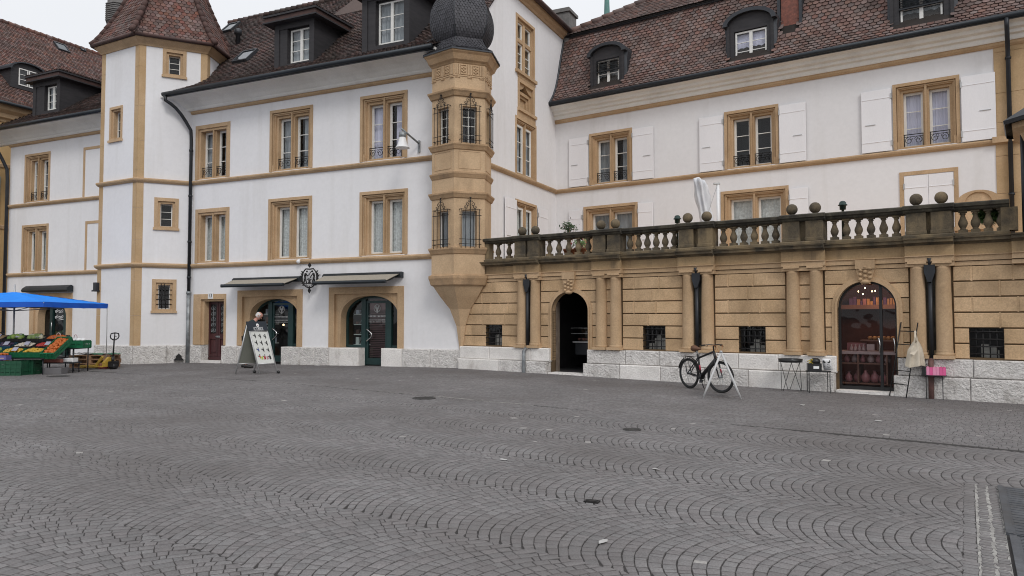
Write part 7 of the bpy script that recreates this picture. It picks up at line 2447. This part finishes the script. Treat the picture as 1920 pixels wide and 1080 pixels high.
# stack of pallets
def pallet_mb():
    mb = MB()
    for k in range(5): mb.box(-.6, .6, -.4 + k * .175, -.4 + k * .175 + .10, .122, .144)
    for x in (-.6, -.0725, .455): mb.box(x, x + .145, -.4, .4, .10, .122)
    for x in (-.6, -.0725, .455):
        for y in (-.4, -.07, .26): mb.box(x, x + .145, y, y + .14, .022, .10)
    for y in (-.4, -.07, .26): mb.box(-.6, .6, y, y + .14, 0, .022)
    return mb
M['palletwood'] = mat('worn_pallet_wood', (.36, .22, .13), (.22, .125, .075), .85, 3, stretch=(1, 6, 6), fine=.2, objrand=True)
pm = pallet_mb().mesh('wooden_pallet', M['palletwood'])
for k in range(3):
    o = bpy.data.objects.new('wooden_pallet', pm); COL.objects.link(o); o.location = (-14.55 + .03 * (k % 2), 26.15, Z0 + .144 * k); o.rotation_euler = (0, 0, -.10 + .03 * k); o.scale = (1.12, 1, 1)
    tag(o, 'worn wooden pallet, %s of the three stacked behind the stall' % ['bottom one', 'middle one', 'topmost'][k], 'pallet', 'pallets stacked by the stair tower')
mb = MB(); vs = []
for i in range(13):
    for j in range(5): vs.append((-14.75 + i * .085, 25.85 + j * .14, Z0 + .445 + .05 * rM.random()))
mb.add(vs, [(i * 5 + j, i * 5 + j + 1, i * 5 + j + 6, i * 5 + j + 5) for i in range(12) for j in range(4)], 0, True)
solo('green_sheet', mb, M['gcrate'], 'crumpled green sheet on top of the pallet stack', 'sheet')
mb = MB(); vs = []
for i in range(10):
    for j in range(5): vs.append((-15.2 + i * .07, 25.85 + j * .14, Z0 + .45 + .07 * rM.random()))
mb.add(vs, [(i * 5 + j, i * 5 + j + 1, i * 5 + j + 6, i * 5 + j + 5) for i in range(9) for j in range(4)], 0, True)
solo('white_foil', mb, M['paper'], 'crumpled whitish foil on the left of the pallet stack', 'foil')
# pallet jacks
def pallet_jack(loc, rz, label, group):
    t = thing('pallet_jack', label, 'pallet jack', loc, rz, group)
    M.setdefault('yellow', mat('worn_yellow_paint', (.50, .33, .05), (.36, .23, .04), .5, 7, fine=.15))
    mb = MB()
    for y in (-.19, .19):
        mb.box(-1.1, -.08, y - .075, y + .075, .07, .11); mb.box(-1.1, -.9, y - .05, y + .05, .02, .07)
    mb.box(-.12, .0, -.24, .24, .08, .22)
    mb.add([(-.50, -.25, .05), (-.38, -.25, .05), (-.06, -.25, .40), (-.14, -.25, .44), (-.50, -.20, .05), (-.38, -.20, .05), (-.06, -.20, .40), (-.14, -.20, .44)], [(0, 1, 2, 3), (4, 5, 6, 7), (0, 1, 5, 4), (1, 2, 6, 5), (2, 3, 7, 6), (3, 0, 4, 7)])
    mb.add([(-.12, -.24, .22), (.0, -.24, .22), (.0, .24, .22), (-.12, .24, .22), (-.1, -.05, .40), (-.02, -.05, .40), (-.02, .05, .40), (-.1, .05, .40)], [(4, 5, 6, 7), (0, 1, 5, 4), (1, 2, 6, 5), (2, 3, 7, 6), (3, 0, 4, 7)])
    part('fork_body', mb, M['yellow'], t, local=True)
    mb = MB()
    mb.tube([(.14, -.10, .10), (.14, .10, .10)], .10, 14); mb.box(.04, .22, -.14, .14, .08, .26); part('steering_wheels', mb, M['black'], t, local=True)
    mb = MB(); mb.tube([(.10, 0, .2), (.10, 0, .42)], .05, 8); mb.tube([(.10, 0, .4), (.14, 0, 1.02)], .024, 8)
    part('drawbar', mb, M['black'], t, local=True)
    mb = MB()
    pts = [(.145, -.05, .98), (.15, -.15, 1.03), (.155, -.18, 1.10), (.16, -.15, 1.19), (.16, 0, 1.215), (.16, .15, 1.19), (.155, .18, 1.10), (.15, .15, 1.03), (.145, .05, .98)]
    mb.tube(pts, .020, 6, closed=True); mb.tube([(.145, 0, 1.0), (.16, 0, 1.2)], .018, 6); mb.tube([(.15, 0, 1.12), (.15, .09, 1.07)], .010, 5)
    part('handle', mb, M['black'], t, local=True)
    return t
j = atdepth(207, 690, 25.25)
pallet_jack((j[0], j[1], Z0), radians(-18), 'yellow pallet jack with black loop handle beside the pallet stack', 'pallet jacks at the market stall')
pallet_jack((X_(2, 26.6), 26.6, Z0), radians(-80), 'pallet jack behind the stall, only its handle showing at the left edge', 'pallet jacks at the market stall')

# ------------------------------------------------------------------ things on the terrace
ZT = 3.372
pt = T.off(-2.6)
pu, pz = pt.at(1346, 343)
cu2, cz2 = pt.at(1316, 338)
t = thing('folded_parasol', 'folded white parasol hanging beside its pale pole on the terrace', 'parasol', pt.P(pu, 0, ZT))
mb = MB(); p0 = pt.P(pu, 0, ZT); mb.tube([(p0[0], p0[1], ZT), (p0[0], p0[1], pz - .05)], .045, 10); part('pole', mb, M['lilacpole'] if 'lilacpole' in M else M['whiteplastic'], t)
mb = MB(); mb.box(p0[0] - .12, p0[0] + .06, p0[1] - .05, p0[1] + .05, pz - .05, pz + .0); mb.box(p0[0] - .35, p0[0] + .35, p0[1] - .35, p0[1] + .35, ZT, ZT + .06); part('pole_head', mb, M['grey'], t)
mb = MB(); c0 = pt.P(cu2, 0, 0)
prof = [(.06, .0), (.12, .06), (.15, .2), (.16, .4), (.165, .6), (.15, .8), (.165, 1.0), (.17, 1.2), (.165, 1.36), (.18, 1.5), (.16, 1.62), (.05, 1.66)]
vs = []; n = 40
zt_ = cz2
for r_, z in prof:
    for k in range(n):
        a = 2 * pi * k / n
        rr = r_ * (1 + .30 * sin(7 * a + z * 1.6) + .12 * sin(11 * a - z * 3) + .10 * sin(z * 7.5 + 2 * a))
        vs.append((c0[0] + rr * cos(a) + .16 * (1.3 - z), c0[1] + rr * sin(a), zt_ - 1.66 + z + .09 * cos(a + 2.6) * (z > 1.3)))
mb.add(vs, [(i * n + k, i * n + (k + 1) % n, (i + 1) * n + (k + 1) % n, (i + 1) * n + k) for i in range(len(prof) - 1) for k in range(n)], 0, True)
part('folded_cloth', mb, mat('white_parasol_cloth', (.72, .73, .75), (.62, .63, .66), .9, 4), t)
mb = MB(); mb.tube([(p0[0] - .03, p0[1], pz - .1), (p0[0] - .3, p0[1], pz - .9), (c0[0] + .2, c0[1], zt_ - 1.2)], .008, 4); part('cord', mb, M['grey'], t)
def bollard(px, py, label):
    u, z = T.off(-.55).at(px, py)
    p = T.P(u, -.55, ZT)
    mb = MB(); mb.lathe([(.03, 0), (.03, z - ZT - .14), (.07, z - ZT - .13), (.075, z - ZT - .04), (.108, z - ZT - .03), (.11, z - ZT - .015), (.085, z - ZT), (.075, z - ZT + .045), (.045, z - ZT + .075), (0, z - ZT + .085)], p, 16)
    solo('terrace_lamp', mb, mat('dark_green_lamp', (.018, .045, .038), (.012, .03, .026), .4), label, 'lamp', group='green lamps behind the balustrade')
bollard(1270, 409, 'dark green domed lamp behind the balustrade, beside the folded parasol')
bollard(1580, 383, 'dark green domed lamp behind the balustrade, right of the middle of the terrace')
M['leafdk'] = mat('dark_shrub_leaf', (.045, .075, .030), (.028, .048, .022), .7, 20, island=.35); M['leafgr'] = mat('rosemary_leaf', (.20, .32, .12), (.14, .24, .09), .7, 20, island=.35)
def plant(px, py, w, h, wr_, label, name, m_, n, pot=True, need=False, wd=-.75):
    u, z = T.off(wd).at(px, py)
    p = T.P(u, wd, 0)
    mb = MB(); hb = z - h
    t = thing(name, label, 'plant', (p[0], p[1], ZT))
    if pot: pmb = MB(); pmb.lathe([(.13, 0), (.18, .28), (.2, .28), (.2, .34), (.17, .34)], (p[0], p[1], ZT), 14); part('pot', pmb, mat('terracotta_pot', (.32, .14, .08), (.25, .11, .065)), t)
    stm = MB()
    for k in range(9):
        a = rP.random() * 6.3; r_ = w * .8 * rP.random()
        q = (p[0] + r_ * cos(a), p[1] + r_ * sin(a), hb + h * (.6 + .4 * rP.random()))
        stm.tube([(p[0], p[1], ZT + .3), ((p[0] + q[0]) / 2 + .03, (p[1] + q[1]) / 2, (ZT + .3 + q[2]) / 2), q], [.012, .009, .004], 4)
        for i in range(n):
            tt = (i + rP.random()) / n
            c = Vector(q) if not need else Vector((p[0], p[1], ZT + .3)).lerp(Vector(q), .3 + .7 * tt)
            s_ = wr_ * (.6 + .8 * rP.random())
            c = c + Vector((rP.gauss(0, w * (.30 if not need else .06)), rP.gauss(0, w * (.30 if not need else .06)), rP.gauss(0, h * (.25 if not need else .05))))
            d1 = Vector((rP.gauss(0, 1), rP.gauss(0, 1), rP.gauss(0, .7) + (.9 if need else .2))).normalized() * s_; d2 = d1.orthogonal().normalized() * s_ * (.45 if not need else .30)
            mb.add([tuple(c - d1), tuple(c + d2), tuple(c + d1), tuple(c - d2)], [(0, 1, 2, 3)])
    part('stems', stm, M['palletwood'], t); part('leaves', mb, m_, t)
    return t, p
plant(1068, 424, .26, .3, .045, 'dark leafy shrub showing above the left balustrade', 'potted_shrub', M['leafdk'], 26)
for i, px in enumerate((1850, 1872, 1885)):
    plant(px, (390, 384, 388)[i], .24, .5, .10, ['green rosemary bush behind the last balusters, left one of three', 'green rosemary bush behind the last balusters, middle one of three', 'green rosemary bush behind the last balusters, right one of three'][i], 'rosemary_bush', M['leafgr'], 80, False, True, -.42)
t, p = plant(1088, 452, .22, .3, .05, 'potted plant with red flowers seen between the left balusters', 'flowering_plant', M['leafgr'], 18, True, False, -.6)
mb = MB()
for k in range(14): mb.ball((p[0] + rP.gauss(0, .16), p[1] + rP.gauss(0, .12), 3.372 + .62 + rP.gauss(0, .10)), .03, 6)
part('flowers', mb, PM['tomato'][0], t)

# ------------------------------------------------------------------ man looking into the shop window, behind the knife board
M['jacket'] = mat('dark_green_jacket', (.022, .036, .036), (.016, .027, .028), .9, 10); M['trouser'] = mat('dark_grey_trousers', (.045, .043, .045), (.03, .03, .032), .9, 10)
M['hair'] = mat('white_hair', (.62, .60, .58), (.50, .48, .46), .9, 30); M['shoe'] = mat('black_shoes', (.015, .014, .014), (.02, .019, .018), .5)
pp = gpt(463, 690); HX = pp.x; HY = pp.y; HZ = pp.z
pers = thing('person', 'white haired man in dark green jacket looking into the shop window behind the knife board', 'person', (HX, HY, HZ))
pers.scale = (1.09, 1.09, 1.09)
def skin_obj(name, joints, edges, mat_, parent, sub=2, loc=(0, 0, 0), rz=0):
    me = bpy.data.meshes.new(name); me.from_pydata([j[:3] for j in joints], edges, []); me.update()
    o = bpy.data.objects.new(name, me); COL.objects.link(o); o.parent = parent; WL[o.name] = WL[parent.name]
    me.materials.append(mat_)
    o.modifiers.new('s', 'SKIN'); 
    lay = me.skin_vertices[0].data if me.skin_vertices else None
    if lay is None:
        import bmesh
        bm = bmesh.new(); bm.from_mesh(me); bm.verts.layers.skin.verify(); bm.to_mesh(me); bm.free(); lay = me.skin_vertices[0].data
    for i, j in enumerate(joints):
        r_ = j[3]; lay[i].radius = (r_, r_) if not isinstance(r_, tuple) else r_
        lay[i].use_root = (i == 0)
    sm = o.modifiers.new('u', 'SUBSURF'); sm.levels = sub; sm.render_levels = sub
    for p in me.polygons: p.use_smooth = True
    o.modifiers['s'].use_smooth_shade = True
    return o
# local frame: x towards the shop window at the right of the picture, z up; head bent forward
J = [(0, 0, .93, .125), (.02, 0, 1.10, .13), (.09, 0, 1.28, .15), (.17, 0, 1.40, .10), (.23, 0, 1.47, .055), (.28, 0, 1.53, .07),
     (-.0, -.09, .88, .10), (.03, -.10, .48, .068), (-.02, -.11, .10, .042), (.10, -.12, .04, .035),
     (-.0, .09, .88, .10), (-.03, .10, .48, .068), (-.12, .11, .10, .042), (.0, .12, .04, .035),
     (.14, -.19, 1.37, .065), (.10, -.25, 1.10, .05), (.28, -.22, .95, .038), (.35, -.21, .93, .03),
     (.14, .19, 1.37, .065), (.10, .25, 1.10, .05), (.28, .22, .95, .038), (.35, .21, .93, .03)]
Ed = [(0, 1), (1, 2), (2, 3), (3, 4), (4, 5), (0, 6), (6, 7), (7, 8), (8, 9), (0, 10), (10, 11), (11, 12), (12, 13), (3, 14), (14, 15), (15, 16), (16, 17), (3, 18), (18, 19), (19, 20), (20, 21)]
ya = radians(12)
def rot(v, k=0.0): x, y, z = v[:3]; return (x * cos(ya) - y * sin(ya), x * sin(ya) + y * cos(ya), z)
body = skin_obj('body', [(*rot(j), j[3] * (.72 if i in (0, 1, 2, 3, 6, 7, 8, 10, 11, 12, 14, 15, 18, 19) else 1)) for i, j in enumerate(J)], Ed, M['skin'], pers)
def sub(idx, grow):
    mp_ = {i: k for k, i in enumerate(idx)}
    return [(*rot(J[i]), J[i][3] + grow) for i in idx], [(mp_[a], mp_[b]) for a, b in Ed if a in mp_ and b in mp_]
a_, b_ = sub([1, 0, 2, 3, 4, 14, 15, 16, 18, 19, 20], .022); skin_obj('jacket', a_, b_, M['jacket'], pers)
a_, b_ = sub([0, 6, 7, 8, 10, 11, 12], .022); skin_obj('trousers', a_, b_, M['trouser'], pers)
for s_ in ((8, 9), (12, 13)):
    p0_, p1_ = J[s_[0]], J[s_[1]]
    mb = MB(); mb.tube([rot((p0_[0] - .06, p0_[1], .05)), rot((p0_[0] + .02, p0_[1], .07)), rot((p1_[0] + .02, p1_[1], .045)), rot((p1_[0] + .10, p1_[1], .035))], [.04, .05, .042, .025], 8)
    part('shoe', mb, M['shoe'], pers, local=True)
hm = MB()   # head: skull, jaw, nose, ears, eyes in one skin mesh, bent forward
hc = Vector((.33, 0, 1.60))
def hd_(x, y, z):
    t_ = radians(38); v = Vector((x * cos(t_) + z * sin(t_), y, -x * sin(t_) + z * cos(t_))); return rot(tuple(hc + v))
ring_ = [(-.115, .02), (-.105, .045), (-.08, .066), (-.04, .078), (0, .084), (.04, .086), (.08, .076), (.105, .052), (.118, .02)]
vs = []; n = 14
for z, r_ in ring_:
    fwd = 1.18 if z > -.02 else 1.08
    for k in range(n):
        a = 2 * pi * k / n
        vs.append(hd_(r_ * cos(a) * fwd + (.02 if z < -.04 else 0), r_ * sin(a) * .95, z))
hm.add(vs, [(i * n + k, i * n + (k + 1) % n, (i + 1) * n + (k + 1) % n, (i + 1) * n + k) for i in range(len(ring_) - 1) for k in range(n)] + [tuple(range(n))[::-1], tuple(range(8 * n, 9 * n))], 0, True)
hm.add([hd_(.095, -.014, -.035), hd_(.095, .014, -.035), hd_(.125, 0, -.03), hd_(.10, 0, .015)], [(0, 1, 2), (0, 2, 3), (1, 3, 2)])
for y in (-.083, .083): hm.tube([hd_(0, y, -.03), hd_(-.012, y * 1.12, .0), hd_(0, y, .03)], [.012, .018, .012], 6)
head = part('head', hm, M['skin'], pers, local=True)
em = MB()
for y in (-.03, .03): em.ball(hd_(.096, y, .012), .010, 6)
em.tube([hd_(.10, -.022, -.065), hd_(.105, 0, -.067), hd_(.10, .022, -.065)], .005, 5); part('eyes_and_mouth', em, M['shoe'], head, local=True)
hr = MB(); vs = []
for z, r_ in ((-.05, .082), (-.01, .09), (.03, .093), (.06, .088), (.085, .074)):
    for k in range(9):
        a = radians(75) + radians(210) * k / 8
        vs.append(hd_(r_ * cos(a) * 1.2, r_ * sin(a), z))
hr.add(vs, [(i * 9 + k, i * 9 + k + 1, (i + 1) * 9 + k + 1, (i + 1) * 9 + k) for i in range(4) for k in range(8)], 0, True); part('hair', hr, M['hair'], head, local=True)
for sg, sh_ in ((-1, 17), (1, 21)):   # relaxed hands
    j_ = J[sh_]; hb2 = MB()
    hb2.tube([rot((j_[0] - .02, j_[1], j_[2])), rot((j_[0] + .04, j_[1], j_[2] - .012)), rot((j_[0] + .085, j_[1], j_[2] - .02))], [.028, .038, .032], 8)
    for k in range(4):
        y = j_[1] + (k - 1.5) * .018; L_ = (.062, .075, .07, .055)[k]
        hb2.tube([rot((j_[0] + .075, y, j_[2] - .018)), rot((j_[0] + .075 + L_ * .6, y, j_[2] - .03)), rot((j_[0] + .075 + L_, y, j_[2] - .06))], [.010, .009, .007], 6)
    hb2.tube([rot((j_[0] + .02, j_[1] - sg * .03, j_[2])), rot((j_[0] + .06, j_[1] - sg * .055, j_[2] - .02)), rot((j_[0] + .09, j_[1] - sg * .05, j_[2] - .04))], [.013, .011, .008], 6)
    part('hand', hb2, M['skin'], body, local=True)

# ------------------------------------------------------------------ camera, sky, sun
cd = bpy.data.cameras.new('camera'); cam = bpy.data.objects.new('camera', cd); COL.objects.link(cam)
cd.sensor_fit = 'HORIZONTAL'; cd.sensor_width = 36; cd.lens = F / 1920 * 36; cd.clip_end = 2000; cd.clip_start = .1
cam.location = (0, 0, EYE); cam.rotation_euler = (pi / 2 + TILT, 0, 0)
S.camera = cam
w = bpy.data.worlds.new('World'); S.world = w; w.use_nodes = True
N, L = w.node_tree.nodes, w.node_tree.links
N.clear()
out = N.new('ShaderNodeOutputWorld'); bg = N.new('ShaderNodeBackground'); L.new(bg.outputs[0], out.inputs[0])
sky = N.new('ShaderNodeTexSky'); sky.sky_type = 'NISHITA'; sky.sun_disc = False
SUN_EL, SUN_AZ = radians(40), radians(160)
sky.sun_elevation = SUN_EL; sky.sun_rotation = SUN_AZ; sky.air_density = 1.0; sky.dust_density = 3.0
hs = N.new('ShaderNodeHueSaturation'); hs.inputs['Saturation'].default_value = .35; L.new(sky.outputs[0], hs.inputs['Color'])
tc = N.new('ShaderNodeTexCoord'); nz = N.new('ShaderNodeTexNoise'); nz.inputs['Scale'].default_value = 2.2; nz.inputs['Detail'].default_value = 6
mp = N.new('ShaderNodeMapping'); mp.inputs['Scale'].default_value = (1, 1, 2.5); L.new(tc.outputs['Generated'], mp.inputs[0]); L.new(mp.outputs[0], nz.inputs['Vector'])
mr = N.new('ShaderNodeMapRange'); mr.inputs[1].default_value = .3; mr.inputs[2].default_value = .7; mr.inputs[3].default_value = .86; mr.inputs[4].default_value = 1.06; L.new(nz.outputs['Fac'], mr.inputs[0])
cl = N.new('ShaderNodeMix'); cl.data_type = 'RGBA'; cl.inputs['A'].default_value = (9.0, 9.3, 9.75, 1); cl.inputs['B'].default_value = (12.2, 12.45, 12.9, 1); L.new(mr.outputs[0], cl.inputs['Factor'])
mx = N.new('ShaderNodeMix'); mx.data_type = 'RGBA'; mx.inputs['Factor'].default_value = .8; L.new(hs.outputs[0], mx.inputs['A']); L.new(cl.outputs['Result'], mx.inputs['B'])
sp = N.new('ShaderNodeSeparateXYZ'); L.new(tc.outputs['Generated'], sp.inputs[0])
gr = N.new('ShaderNodeMapRange'); gr.inputs[1].default_value = 0; gr.inputs[2].default_value = 1; gr.inputs[3].default_value = .70; gr.inputs[4].default_value = 1.12
L.new(sp.outputs[2], gr.inputs[0])   # an overcast dome is brighter overhead than near the roofs
vm = N.new('ShaderNodeVectorMath'); vm.operation = 'SCALE'; L.new(mx.outputs['Result'], vm.inputs[0]); L.new(gr.outputs[0], vm.inputs['Scale'])
L.new(vm.outputs[0], bg.inputs['Color']); bg.inputs['Strength'].default_value = .10
sl = bpy.data.lights.new('sun', 'SUN'); sl.energy = 1.0; sl.angle = radians(16); sl.color = (1, .97, .93)
so = bpy.data.objects.new('sun', sl); COL.objects.link(so)
# light comes from behind the camera, high and a little from the left
d = Vector((sin(SUN_AZ) * cos(SUN_EL), cos(SUN_AZ) * cos(SUN_EL), sin(SUN_EL)))
so.rotation_euler = d.to_track_quat('Z', 'Y').to_euler()
S.view_settings.view_transform = 'Standard'; S.view_settings.look = 'None'; S.view_settings.exposure = 0; S.view_settings.gamma = 1
S.cycles.filter_width = 1.05; S.cycles.max_bounces = 8; S.cycles.transparent_max_bounces = 12
